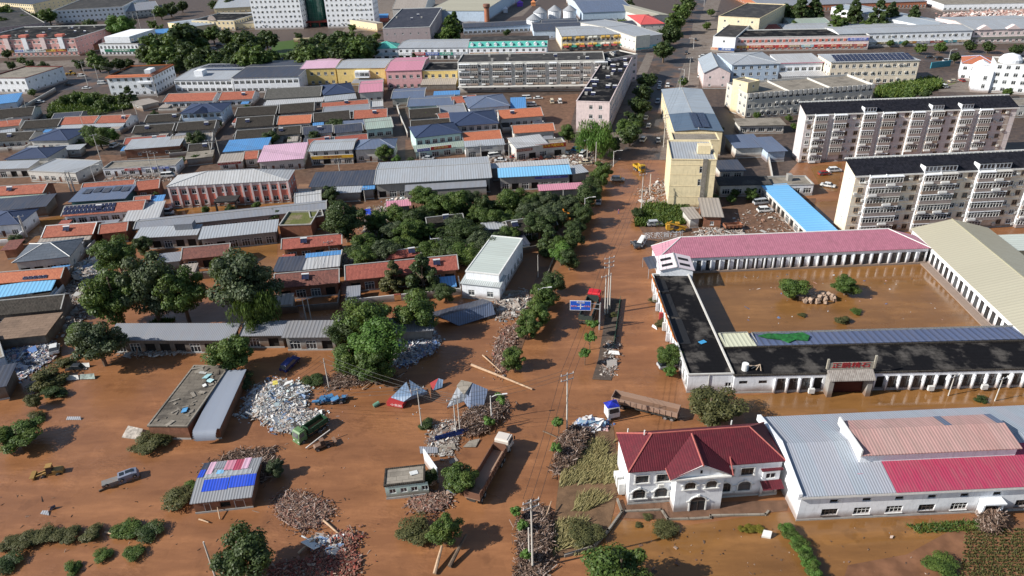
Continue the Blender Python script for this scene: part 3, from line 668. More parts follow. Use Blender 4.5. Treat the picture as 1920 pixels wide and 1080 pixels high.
b = bld('bank_building', 'white two storey bank with a long green sign board', (184, 83), (258, 82), (188, 66), 7.5, 'flat', 0, W_WHITE, R_FELT2, 'tall', 2, 'small', cat='bank', parm=TRIM)
sign(b, .12, .97, 2.6, 4.4, (0.02, 0.17, 0.10), '邮政储蓄银行', (0.85, 0.9, 0.85))
m = MB(); m.box(2, 5, 7.2, b['L']-8, b['D'], 11.2); m.build('upper_storey', W_WHITE, b['o'])
for i in range(3): put('window', win_mesh(1.6, 1.5, 'w'), b['o'], (6+i*7.5, 4.99-0.0, 8.5))
b = bld('office_building', 'white two storey building with maroon cornice at the far roadside', (-30, 146), (46, 146), (-10, 124), 8.5, 'flat', 0, W_WHITE, R_CONC, 'win', 2, 'small', cat='building', parm=flat_mat('maroon_cornice', (0.16, 0.03, 0.025)), right=True)
b = bld('office_building', 'white three storey office with orange tiled roof edge beside the far road', (198, 144), (284, 141), (212, 124), 10.5, 'flat', 0, W_WHITE, R_FELT2, 'win', 3, 'win', cat='building', parm=flat_mat('orange_tile_edge', (0.50, 0.15, 0.04)))
m = MB(); L_, D_ = b['L'], b['D']
m.add([(-.6, -.6, 9.9), (L_+.6, -.6, 9.9), (L_-1.2, 1.2, 11.0), (1.2, 1.2, 11.0)], [(0, 1, 2, 3)]); m.add([(L_+.6, -.6, 9.9), (L_+.6, D_+.6, 9.9), (L_-1.2, D_-1.2, 11.0), (L_-1.2, 1.2, 11.0)], [(0, 1, 2, 3)]); m.add([(-.6, D_+.6, 9.9), (-.6, -.6, 9.9), (1.2, 1.2, 11.0), (1.2, D_-1.2, 11.0)], [(0, 1, 2, 3)])
m.build('eaves', R_OR2, b['o'])
m = MB(); m.box(L_*.8, 3, 10, L_*.93, 9, 12.6); m.build('stair_head', W_WHITE, b['o'])
m = MB(); m.box(L_*.68, -1.4, 6.6, L_*.98, .1, 7.5); m.build('balcony', W_WHITE, b['o'])
b = bld('shop_building', 'long white two storey block with pale blue roof and a strip of solar panels', (324, 150), (434, 149), (338, 130), 6.8, 'gable', 1.2, W_WHITE, R_LGREY, 'band', 2, 'small', cat='building')
solar(b, .08, 1.0, .62, .9, 16, 1); solar(b, .08, 1.0, .42, .5, 1, 1)
m = MB(); m.box(9, 6, 6.5, 13.5, 11, 10); m.build('roof_room', W_WHITE, b['o'])
b = bld('shop_building', 'two storey white block with navy steel roof next to the solar panel roof', (434, 146), (560, 143), (444, 126), 8, 'gable', 1.0, W_WHITE, R_SLATE, 'band', 2, 'small', cat='building')
b = bld('office_building', 'cream two storey office with arched gable among the far trees', (358, 38), (438, 38), (370, 24), 7.5, 'flat', 0, W_CREAM, R_FELT, 'win', 2, 'win', cat='building', parm=TRIM)
m = MB(); xc = b['L']*.5
m.prism([(xc+3.6*math.cos(t*math.pi/10), 3.6*math.sin(t*math.pi/10)) for t in range(11)], 0, .5); q = m.build('arched_gable', W_WHITE, b['o'], (0, .05, 7.4)); q.rotation_euler = (math.pi/2, 0, 0)
b = bld('market_hall', 'long narrow market shed with pale blue roof behind the arched office', (313, 42), (345, 52), 150, 5, 'ygable', 1.4, W_CREAM, R_LGREYY, 'small', cat='shed'); 
b = bld('office_building', 'low cream building with flat roof right of the arched office', (438, 44), (520, 40), (445, 28), 5, 'flat', 0, W_CREAM, R_CONC, 'small', 1, cat='building')
# hospital
b = bld('hospital_tower', 'white office tower wing left of the green glass drum', (478, 56), (570, 54), 16, 22, 'flat', 0, W_WHITE, R_CONC, 'win', 6, 'win', cat='office tower', parm=TRIM, gnd=True); acs(b, 16, [3, 6.2, 9.4, 12.6, 15.8], 5)
b = bld('hospital_tower', 'white office tower wing right of the green glass drum', (615, 53), (704, 51), 16, 22, 'flat', 0, W_WHITE, R_CONC, 'win', 6, 'win', cat='office tower', parm=TRIM, gnd=True); acs(b, 16, [3, 6.2, 9.4, 12.6, 15.8], 6)
GG = glass_mat('green_curtain_glass', (0.01, 0.06, 0.045), (0.015, 0.08, 0.06))
c0 = P(592, 50); rt = root('glass_atrium', 'green glass entrance drum between the two white tower wings', 'atrium', (c0.x, c0.y+6, 0))
m = MB(); m.cyl((0, 0, 0), (0, 0, 26), 6.0, n=24); m.build('glass_drum', GG, rt)
m = MB(); m.box(-13, 6, 0, 13, 9, 26); m.build('curtain_wall', GG, rt)
m = MB()
for i in range(24): t = i*math.pi/12; m.cyl((6.05*math.cos(t), 6.05*math.sin(t), 0), (6.05*math.cos(t), 6.05*math.sin(t), 26), .12, n=4)
for k in range(8): m.cyl((0, 0, 3.2*k), (0, 0, 3.2*k+.2), 6.1, n=24)
m.build('mullion', flat_mat('dark_green_frame', (0.02, 0.10, 0.08)), rt)
m = MB(); m.box(-11, -8, 3.2, 11, 2, 4.2)
for x in (-10, -3.5, 3.5, 10): m.box(x-.4, -7.6, 0, x+.4, -6.8, 3.2)
m.build('porch', flat_mat('dark_red_porch', (0.20, 0.03, 0.02)), rt)
c0 = P(573, 78); rt = root('name_stone', 'long cream name stone lying on the lawn before the towers', 'monument', (c0.x, c0.y, 0)); m = MB(); m.box(-8, -.5, 0, 8, .5, 2.4); m.build('stone', W_CREAM, rt); text(rt, '人民医院', 1.8, (0, -.53, 1.2), (math.pi/2, 0, 0), flat_mat('dark_letter', (.08, .06, .05)), sx=1.6)
b = bld('cinema_hall', 'wide mauve hall with a large dark flat roof behind the teal shops', (717, 53), (806, 50), (746, 16), 11, 'flat', 0, W_MAUVE, R_BLUEFELT, 'small', 2, 'small', cat='hall', parm=TRIM); roofbits(b, 4, 9)
b = bld('market_hall', 'huge pale beige market hall roof beyond the dark flat roof', (800, 20), (908, 20), (812, -12), 9, 'gable', 1.5, W_BLUE, R_BEIGE, None, cat='hall')
b = bld('market_hall', 'navy roofed low range in front of the brick chimney', (868, 52), (1000, 46), (872, 44), 5, 'gable', 1.2, W_BLUE, R_SLATE, 'band', cat='shed')
c0 = P(914, 54); rt = root('brick_chimney', 'short round brick water tower with a flared dark head', 'tower', (c0.x, c0.y, 0)); m = MB(); m.cyl((0, 0, 0), (0, 0, 14), 1.9, 1.7, 14); m.build('shaft', wall_mat('tower_brick', (.42, .17, .10), 0), rt); m = MB(); m.cyl((0, 0, 14), (0, 0, 15.4), 1.7, 2.6, 14); m.cyl((0, 0, 15.4), (0, 0, 17), 2.6, 2.4, 14); m.build('tank', wall_mat('tower_head', (.24, .12, .09), 0), rt)
for i, (x, y, wd, c, lb) in enumerate(((930, 14, 10, (.25, .10, .5), 'violet fairground booth beyond the brick tower'), (962, 8, 9, (.55, .1, .3), 'pink fairground booth beyond the brick tower'), (975, 12, 11, (.2, .08, .5), 'purple fairground slide at the top edge'), (1000, 11, 8, (.65, .25, .1), 'orange fairground castle at the top edge'), (948, 24, 8, (.7, .7, .75), 'white round fairground tent'), (868, 33, 16, (.2, .12, .4), 'purple striped market awning under the beige hall'), (895, 32, 9, (.05, .3, .12), 'green market awning under the beige hall'))):
    p_ = P(x, y); rt = root('fair_booth', lb, 'booth', (p_.x, p_.y, 0), 0, 'fairground booths beyond the brick tower'); s_ = wd*mpp(p_)/2
    m = MB(); m.box(-s_, -s_*.5, 0, s_, s_*.5, 3.0); m.build('booth_body', flat_mat('booth%d' % i, c), rt); m = MB(); m.add([(-s_*1.15, -s_*.7, 3), (s_*1.15, -s_*.7, 3), (s_*1.15, s_*.7, 3), (-s_*1.15, s_*.7, 3), (0, 0, 5)], [(0, 1, 4), (1, 2, 4), (2, 3, 4), (3, 0, 4), (3, 2, 1, 0)]); m.build('booth_roof', flat_mat('boothroof%d' % i, scale3(c, 1.25)), rt)
b = bld('market_hall', 'large blue grey steel shed at the top between silos and avenue', (1092, 24), (1190, 20), (1088, 2), 7, 'gable', 2, W_BLUE, R_BLSTEEL, 'small', cat='shed')
b = bld('factory_shed', 'long navy steel shed behind the yellow balcony building', (1000, 58), (1165, 52), (1012, 44), 6, 'gable', 1.5, W_BLUE, R_SLATE, 'small', cat='shed')
b = bld('factory_shed', 'navy steel shed just beside the silos', (1015, 48), (1085, 46), (1018, 38), 6.5, 'gable', 1.2, W_BLUE, R_SLATE, None, cat='shed')
for i, (x, y, lb) in enumerate(((1001, 58, 'front grey grain silo with conical cap'), (1013, 44, 'second grey grain silo from the front'), (1040, 40, 'middle grain silo of the back row with conical cap'), (1068, 40, 'grain silo with conical cap nearest the blue grey shed'))):
    p_ = P(x, y); rt = root('grain_silo', lb, 'silo', (p_.x, p_.y, 0), 0, 'grain silos at the top of the picture'); m = MB(); m.cyl((0, 0, 0), (0, 0, 8), 5.0, n=20); m.build('silo_wall', W_WHITE, rt); m = MB(); m.cyl((0, 0, 8), (0, 0, 11.5), 5.4, .5, 20); m.build('silo_cap', flat_mat('silo_cap_steel', (.33, .34, .36), .5), rt)
b = bld('shop_building', 'teal pyramid roofed shop at the end of the far shop row', (700, 92), (746, 90), (728, 77), 7, 'hip', 3, W_WHITE, R_TEAL, 'shop', 2, cat='shops', hx=None)
sign(b, .05, .95, 3, 4.6, (.45, .62, .70), '电动车', (.9, .9, .9))
b = bld('shop_building', 'long white shop row with pale roof between teal pyramid and teal dormers', (744, 90), (877, 89), (745, 78), 7, 'gable', 1.2, W_WHITE, R_LGREY, 'shop', 2, cat='shops')
for i, (c, t) in enumerate((((.75, .76, .78), '通讯营业厅'), ((.42, .03, .04), '家具城欢迎您'), ((.04, .10, .36), '电动自行车'), ((.05, .30, .22), '大药房'), ((.4, .45, .5), '服装店'))): sign(b, .02+i*.195, .2+i*.195, 2.7, 4.4, c, t, (.9, .9, .9))
b = bld('shop_building', 'shop row with teal mansard roof and white dormers', (877, 89), (1026, 87), (880, 78), 7.2, 'gable', 2.2, W_WHITE, R_TEAL, 'shop', 2, cat='shops')
for i, (c, t) in enumerate((((.30, .12, .04), '超市'), ((.45, .18, .05), '理发店'), ((.3, .3, .3), '摄影'), ((.4, .05, .04), '烧烤饺子'), ((.35, .04, .04), '超市特产'))): sign(b, .02+i*.195, .2+i*.195, 2.7, 4.2, c, t, (.9, .8, .4))
for i in range(10):
    x = b['L']*(i+.5)/10; m = MB(); m.box(x-.8, 1.0, 7.2, x+.8, 3.2, 8.7); m.extrude([(x-1.1, 8.7), (x, 9.6), (x+1.1, 8.7)], .9, 3.3, axis=1); m.build('dormer', W_WHITE, b['o'])
m = MB(); m.box(0, b['D']/2, 8, b['L'], b['D']+6, 10.1); m.build('rear_block', R_FELT2, b['o'])
b = bld('shop_building', 'cream two storey building with yellow half round awnings', (1052, 68), (1195, 62), (1052, 55), 8.5, 'gable', 1.2, wall_mat('ivory_render', (.78, .73, .58)), R_LGREY, 'tall', 2, cat='building')
aw = [flat_mat('awning_ochre', (.66, .42, .10)), flat_mat('awning_ivory', (.76, .74, .64))]
for k in range(2):
    for i in range(12):
        x = b['L']*(i+.5+(.12 if i % 2 == 0 else -.12))/12; m = MB(); m.cyl((x-1.1, b['y0'], 3.1+k*4), (x+1.1, b['y0'], 3.1+k*4), .9, n=10); m.build('awning', aw[(i//2+k) % 2 if (i//4) % 2 else 0], b['o'])
for i in range(9):
    m = MB(); x = b['L']*(.03+i*.105); m.add([(x, -2.4, 2.2), (x+3.2, -2.4, 2.2), (x+3.2, 0.2, 3.0), (x, .2, 3.0)], [(0, 1, 2, 3)]); m.build('shop_awning', flat_mat('awn%d' % (i % 3), ((.3, .05, .06), (.03, .22, .16), (.4, .08, .05))[i % 3]), b['o'])
b = bld('shop_building', 'corner building with blank cream hoarding at the crossroads', (1193, 70), (1243, 64), (1192, 45), 9, 'gable', 1.2, W_OFF, R_LGREY, 'small', 2, cat='building')
m = MB(); m.box(-.5, -.5, 2.8, b['L']*.5, -.1, 9.8); m.build('hoarding', wall_mat('hoarding_cream', (.78, .74, .62), 0), b['o']); sign(b, .05, .8, 1.8, 3.6, (.06, .42, .50), '移动通信', (.9, .9, .9))
b = bld('market_hall', 'long beige roofed hall along the avenue behind the red hip roof', (1213, 32), (1258, 28), 150, 7, 'ygable', 1.0, W_OFF, R_BEIGE, None, cat='hall')
b = bld('house', 'small red hip roofed building beside the avenue trees', (1201, 46), (1246, 44), (1222, 28), 7, 'hip', 2.5, W_OFF, flat_mat('bright_red_roof', (.60, .10, .09)), 'small', 2, cat='building')
# right of the avenue, far
b = bld('office_building', 'tall cream block with dark flat roof at the top of the avenue', (1347, 30), (1425, 34), (1357, 3), 13, 'flat', 0, wall_mat('pale_cream_render', (.76, .66, .46)), R_FELT2, 'sparse', 3, cat='building', parm=W_CREAM)
b = bld('shop_building', 'white corner building with flat roof before the tall cream block', (1337, 68), (1380, 70), (1350, 44), 8.5, 'flat', 0, W_WHITE, R_FELT2, 'sparse', 2, 'sparse', cat='building', parm=TRIM)
sign(b, .3, .98, .8, 2.4, (.04, .10, .30), '修理部', (.8, .8, .8)); sign(b, -.05, .28, .8, 2.4, (.62, .45, .30), '川菜', (.6, .05, .05))
b = bld('shop_building', 'long coral and white two storey shop row behind the solar roofed office', (1381, 70), (1632, 66), (1382, 56), 8, 'flat', 0, W_PALEPINK, R_FELT, 'win', 2, cat='shops', parm=TRIM)
n_ = int((b['x1']-b['x0']-.6)/3.3); s_ = (b['x1']-b['x0'])/n_
for k in (0, 1):
    m = MB()
    for i in range(n_-1): m.box(b['x0']+(i+1)*s_-.75, b['y0']-.05, 1.0+k*3.9, b['x0']+(i+1)*s_+.75, b['y0']-.01, 2.5+k*3.9)
    m.build('coral_panel', W_RED, b['o'])
for i, c in enumerate(((.60, .30, .03), (.50, .05, .04), (.45, .05, .04), (.55, .06, .05), (.30, .18, .16), (.35, .5, .55), (.45, .05, .05), (.5, .06, .05), (.35, .10, .09), (.40, .12, .10))): sign(b, .01+i*.098, .102+i*.098, 1.9, 3.4, c, ('大酒楼', '农家菜馆', '便利店', '水果', '窗帘布艺', '眼镜', '火锅', '酒水', '宾馆住宿', '建材')[i], (.9, .8, .5))
sign(b, .84, .99, 5.2, 6.8, (.10, .14, .45), '永安门诊部', (.8, .8, .9), name='hoarding')
b = bld('shop_building', 'long white two storey shop row with pale steel roof', (1573, 64), (1826, 57), (1573, 53), 8, 'gable', 1.2, W_WHITE, R_LGREY, 'win', 2, cat='shops'); acs(b, 14, [2.8, 5.8], 8)
for i, c in enumerate(((.45, .10, .10), (.4, .42, .40), (.25, .2, .1), (.1, .3, .35), (.4, .2, .05), (.35, .35, .38), (.30, .10, .08), (.08, .25, .28), (.4, .3, .2))): sign(b, .10+i*.1, .195+i*.1, 1.7, 3.0, c, ('烟酒茶', '门窗', '汽修', '五金', '饭店', '超市', '药店', '家电', '彩票')[i], (.85, .8, .7))
b = bld('shop_building', 'pale pink two storey row with little gables at the far right', (1826, 56), (1990, 52), (1820, 37), 8, 'gable', 1.8, W_PALEPINK, R_LGREY, 'win', 2, cat='shops')
for i in range(3):
    x = b['L']*(.13+i*.33); m = MB(); m.extrude([(x-4, 7.9), (x, 10.3), (x+4, 7.9)], -.2, 3, axis=1); m.build('gable', W_PALEPINK, b['o'])
sign(b, .0, .99, 2.6, 3.9, (.20, .20, .17), '', name='sign_band')
b = bld('factory_hall', 'brick red hall with grey roof behind the conifers', (1430, 12), (1740, 2), (1430, -8), 5, 'gable', 1.4, wall_mat('orange_brick', (.42, .16, .09)), R_GREY, 'tall', cat='hall')
b = bld('factory_shed', 'white canopy shed left of the conifers', (1480, 44), (1558, 43), (1484, 35), 4, 'gable', .8, W_BLUE, R_SAGEX, 'band', cat='shed')
b = bld('factory_shed', 'white canopy shed nearest the coral shops', (1470, 55), (1568, 53), (1474, 47), 4, 'gable', .8, W_OFF, R_LGREY, 'band', cat='shed')
b = bld('factory_shed', 'pale low shed right of the single round conifer', (1590, 56), (1735, 52), (1592, 48), 4, 'gable', .8, W_OFF, R_LGREY, 'small', cat='shed')
b = bld('factory_hall', 'long white hall with pale roof running away beyond the shop row', (1738, 49), (1798, 44), 95, 6, 'ygable', 1.0, W_WHITE, R_LGREYY, 'small', side='small', cat='hall', left=True)
b = bld('factory_hall', 'white hall ruin with row of square windows at the top right edge', (1770, 8), (2000, 4), (1770, -8), 5, 'flat', 0, W_WHITE, R_CONC, 'win', 1, cat='hall')
# between avenue and the apartment blocks
b = bld('house', 'grey gable ended building with pale roof at the crossroads corner', (1319, 137), (1371, 137), (1340, 104), 7.5, 'ygable', 3.2, W_PALEPINK, R_LGREYY, 'small', 2, cat='building', D=34)
b = bld('hotel_building', 'pale blue three storey building with grey hip roof beside the crossroads', (1372, 122), (1464, 119), (1390, 104), 9.5, 'hip', 1.4, W_BLUE, R_LGREY, 'win', 3, cat='building')
b = bld('hotel_building', 'white building with pink edged roof terrace before the coral shops', (1462, 118), (1545, 116), (1463, 101), 9.5, 'shed', .6, W_WHITE, R_WHITE, 'band', 2, cat='building', trim=R_PINK)
m = MB(); m.box(0, -.1, 9.1, b['L'], .0, 9.5); m.build('fascia', R_PINK, b['o'])
m = MB(); m.add([(0, -6.5, 4.4), (b['L'], -6.5, 4.4), (b['L'], .3, 5.2), (0, .3, 5.2)], [(0, 1, 2, 3)]); m.box(0, -6.4, 0, b['L'], -6.2, 4.38); m.build('lean_to', R_WHITE, b['o'])
b = bld('office_building', 'peach three storey office with a full roof of solar panels', (1558, 117), (1727, 113), (1542, 98), 11, 'hip', 1.8, W_APT, R_LGREY, 'off', 3, 'win', cat='building', D=19, hx=12); acs(b, 16, [2.5, 5.5, 8.8], 12)
solar(b, .06, .94, .04, .46, 18, 4)
LONG = bld('office_building', 'long cream three storey block with scalloped parapet and flat roof', (1402, 176), (1641, 158), (1405, 152), 10.5, 'flat', 0, wall_mat('stone_render', (.62, .58, .50)), R_CONC, 'off', 3, 'win', cat='building', parm=W_OFF, par=.9); b = LONG
for i in range(26):
    m = MB(); x = b['L']*(i+.25)/26; m.box(x, -.25, 8.9, x+1.5, -.01, 10.7); m.build('parapet_panel', W_OFF, b['o'])
acs(b, 24, [2.6, 5.8], 13)
for x in (.33, .66):
    m = MB(); m.box(b['L']*x, .3, 9.6, b['L']*x+.3, b['D']-.3, 10.3); m.build('fire_wall', W_OFF, b['o'])
b = bld('stair_tower', 'tall cream stair tower at the end of the long scalloped block', (1374, 148), (1403, 155), 7, 14, 'flat', 0, W_CREAM, R_CONC, 'small', 4, cat='tower', parm=W_CREAM)
b = bld('workshop', 'long grey steel roof running down the avenue with navy near end', (1264, 246), (1357, 246), 62, 9, 'ygable', .7, W_CREAM, R_BLSTEELY, None, 2, cat='building', side='win'); WS = b
m = MB(); L_, D_ = b['L'], b['D']; z_ = 9.06
m.add([(0, D_*.36, z_), (L_/2, D_*.36, z_+.7), (L_/2, D_, z_+.7), (0, D_, z_), (L_, D_*.36, z_), (L_, D_, z_)], [(0, 1, 2, 3), (1, 4, 5, 2)]); m.build('pale_roof', R_LGREYY, b['o'])
solar_z = 9.5
for i in range(2):
    m = MB(); x = L_*(.42+i*.17); m.box(x, 2, 9.85, x+L_*.15, D_*.34, 9.95); m.build('solar_panel', [SOLAR], b['o'])
b = bld('annex', 'low cream annex between the yellow tower and the navy roof', (1262, 262), (1350, 262), (1264, 248), 11, 'flat', 0, W_CREAM, R_CONC, 'small', 3, cat='building', parm=W_CREAM)
YT = bld('tower_block', 'tall blank yellow gable tower with two windows and a grey pipe', (1258, 298), (1345, 299), (1267, 262), 15.5, 'flat', 0, wall_mat('sand_yellow_render', (.78, .66, .42), .5), R_LGREY, None, 1, 'win', cat='building', parm=W_CREAM, ops=[(8.4, 11.2, 1.6, 2.1, 'w'), (8.2, 7.2, 1.6, 2.1, 'w')]); b = YT
m = MB(); m.box(b['L']*.70, -.25, 0, b['L']*.80, .10, 15.6); m.build('flue', flat_mat('flue_grey', (.22, .20, .17), .9, .3), b['o'])
for z in (3.6, 7.0, 10.6, 13.6):
    m = MB(); m.box(.1, .06, z, b['L']-.1, .115, z+.14); m.build('string_course', W_CREAM, b['o'])
m = MB(); m.box(b['L']*.62, 6, 15.1, b['L']*.9, 9, 17.6); m.build('stair_head', W_CREAM, b['o'])

for lb, A, B, C, h, rf, wm_, rm_, st, fl in (
 ('low bright blue roof between the bank and the far utility poles', (262, 68), (332, 62), (268, 57), 4, 'gable', W_OFF, R_BLUE, 'small', 1),
 ('small brown roofed shed right of the red shop row', (172, 84), (192, 82), (174, 74), 4, 'gable', W_BRICK, R_BROWN, None, 1),
 ('wide pale market shed beyond the long narrow market shed', (400, 16), (476, 12), (420, -6), 5, 'gable', W_CREAM, R_LGREY, 'small', 1),
 ('pale ribbed hall left of the huge beige market hall', (735, 17), (797, 15), (748, -10), 7, 'gable', W_OFF, R_ASB, 'small', 1),
 ('tiny blue roofed kiosk beside the right white tower', (708, 34), (728, 33), (710, 26), 4, 'gable', W_RED, R_BLUE, None, 1),
 ('cream low block right of the mauve hall tower side', (706, 44), (718, 42), (708, 28), 6, 'flat', W_CREAM, R_CONC, 'small', 1),
 ('grey roofed block at the right edge below the domed building', (1862, 200), (1960, 196), (1866, 186), 5, 'flat', W_OFF, R_CONC, 'win', 1),
 ('dark roofed block filling the corner left of the white office', (-10, 30), (50, 24), (0, 14), 6, 'flat', W_OFF, R_FELT2, 'win', 2),
 ('long grey roof between the white office and the far utility poles', (236, 22), (300, 16), (242, 6), 6, 'gable', W_OFF, R_GREY, 'win', 2),
 ('rusty roofed shed left of the coral shop row', (1430, 56), (1466, 54), (1436, 46), 4, 'gable', W_BRICK, R_RED, 'small', 1),
 ('navy roofed shed behind the yellow awning building', (1160, 50), (1196, 47), (1166, 40), 5, 'gable', W_BLUE, R_SLATE, 'small', 1),
 ('slate roofed shed between dark garden trees and orange pair', (96, 224), (150, 220), (100, 213), 3.4, 'gable', W_GREY, R_SLATE, 'house', 1),
 ('long dark low roof on the lane below the maroon corniced office', (-20, 224), (60, 216), (-14, 207), 3.6, 'gable', W_OFF, R_DARK, 'house', 1),
 ('orange low roof on the lane at the far left', (-20, 240), (36, 235), (-14, 228), 3.6, 'gable', W_OFF, R_OR, 'house', 1)):
    bld('town_building', lb, A, B, C, h, rf, 'auto' if rf == 'gable' else 0, wm_, rm_, st, fl, cat='building', group='town buildings filling the far blocks')
# ---------------------------------------------------------------- the yellow and pink street and the four storey blocks
G = 'low houses in the rows of the old quarter'
b = bld('terrace_building', 'yellow two storey block with faded pink roof at the end of the yellow street', (562, 129), (629, 127), (572, 114), 9, 'gable', 1.4, W_YELL, R_MAUVE, 'win', 2, 'small', cat='building')
b = bld('terrace_building', 'yellow block with pale grey roof and glazed white balcony', (629, 128), (722, 127), (635, 114), 9, 'gable', 1.4, W_YELL, R_LGREY, 'sparse', 2, cat='building')
m = MB(); m.box(b['L']*.40, -2.0, 4.4, b['L']*.68, b['y0']-.02, 7.8); m.build('balcony', W_WHITE, b['o'])
for i in range(3): put('window', win_mesh(2.6, 2, 'w'), b['o'], (b['L']*(.41+i*.09), -2.12, 5.2))
m = MB(); m.add([(b['L']*.35, -6, 2.6), (b['L']*.95, -6, 2.6), (b['L']*.95, 0.2, 3.6), (b['L']*.35, .2, 3.6)], [(0, 1, 2, 3)]); m.build('lean_to', R_GREY, b['o'])
b = bld('terrace_building', 'pink three storey block with rose steel roof in the yellow street', (722, 133), (791, 131), (731, 115), 9.5, 'gable', 1.4, wall_mat('candy_pink_render', (.76, .42, .42)), R_PINK, 'off', 2, cat='building')
b = bld('terrace_building', 'yellow block with black flat roof beside the four storey flats', (791, 132), (857, 131), (797, 117), 9, 'flat', 0, W_YELL, R_FELT, 'off', 2, cat='building')
m = MB(); m.add([(0, -7, 3.4), (b['L'], -7, 3.4), (b['L'], .2, 5.0), (0, .2, 5.0)], [(0, 1, 2, 3)]); m.build('lean_to', R_ASB, b['o'])
m = MB(); m.box(0, -6.8, 0, b['L'], -6.5, 3.2); m.build('lean_to_wall', W_GBRICK_SHADE, b['o'])
AP4 = bld('apartment_block', 'old grey four storey flats with boxed in balconies and dark roof', (857, 117), (1134, 112), (862, 101), 14.5, 'flat', 0, wall_mat('weathered_render', (.68, .67, .63)), R_FELT2, 'sparse', 4, cat='apartment block', parm=W_OFF); b = AP4
acs(b, 20, [3.2, 6.8, 10.2], 21); roofbits(b, 10, 22)
def balcony_mesh(w, h, style, col):
    def fn(m):
        d = 1.3
        m.box(0, -d, 0, w, -.02, .9, 0); m.box(-.06, -d-.06, .9, w+.06, -.02, 1.0, 0); m.box(-.1, -d-.1, h-.3, w+.1, -.02, h-.06, 0)
        m.box(.06, -d+.08, 1.0, w-.06, -.02, h-.3, 1)
        nm = max(2, int(w/.8))
        for i in range(nm+1): x = .04+(w-.14)*i/nm; m.box(x, -d-.01, 1.0, x+.07, -d+.07, h-.3, 2)
        m.box(0, -d-.012, 1+(h-1.3)*.62, w, -d+.06, 1+(h-1.3)*.62+.07, 2)
        for y in (-d*.66, -d*.33): m.box(-.01, y, 1.0, .06, y+.07, h-.3, 2); m.box(w-.06, y, 1.0, w+.01, y+.07, h-.3, 2)
        if style == 1: m.box(-.15, -d-.5, .25, w*.5, -d-.12, .8, 2)
    return cached(('balc', round(w, 1), round(h, 1), style, col.name), 'balcony', [col, GLASS, FR_W], fn)
WEATH = MATS['weathered_render']
for k in range(1, 4):
    for i in range(13):
        wd = 3.6 if i % 3 else 6.0
        put('balcony', balcony_mesh(wd, 3.0, (i+k) % 2, WEATH if (i*k) % 4 else W_WHITE), b['o'], (b['L']*(i+.15)/13, b['y0'], k*3.55+.1))
m = MB(); m.box(0, -3.2, 2.9, b['L']-3, .1, 3.3); m.build('shop_canopy', W_OFF, b['o'])
PK = bld('apartment_block', 'pale pink four storey end block with black felt roof beside the avenue', (1080, 189), (1144, 191), (1136, 116), 12.5, 'flat', 0, W_PALEPINK, R_FELT, None, 4, 'off', cat='apartment block', parm=W_PALEPINK, D=92, ops=[(5.2, 9.3, 1.4, 1.6, 's'), (9.0, 9.3, 1.4, 1.6, 's'), (5.2, 5.6, 1.5, 1.6, 's'), (9.0, 5.6, 1.5, 1.6, 's')]); b = PK
roofbits(b, 26, 31)
b = bld('apartment_block', 'short black roofed link between the grey flats and the pink end block', (1134, 112), (1196, 101), (1140, 97), 13.5, 'flat', 0, W_PALEPINK, R_FELT, 'win', 4, cat='apartment block', parm=W_OFF); roofbits(b, 4, 33)
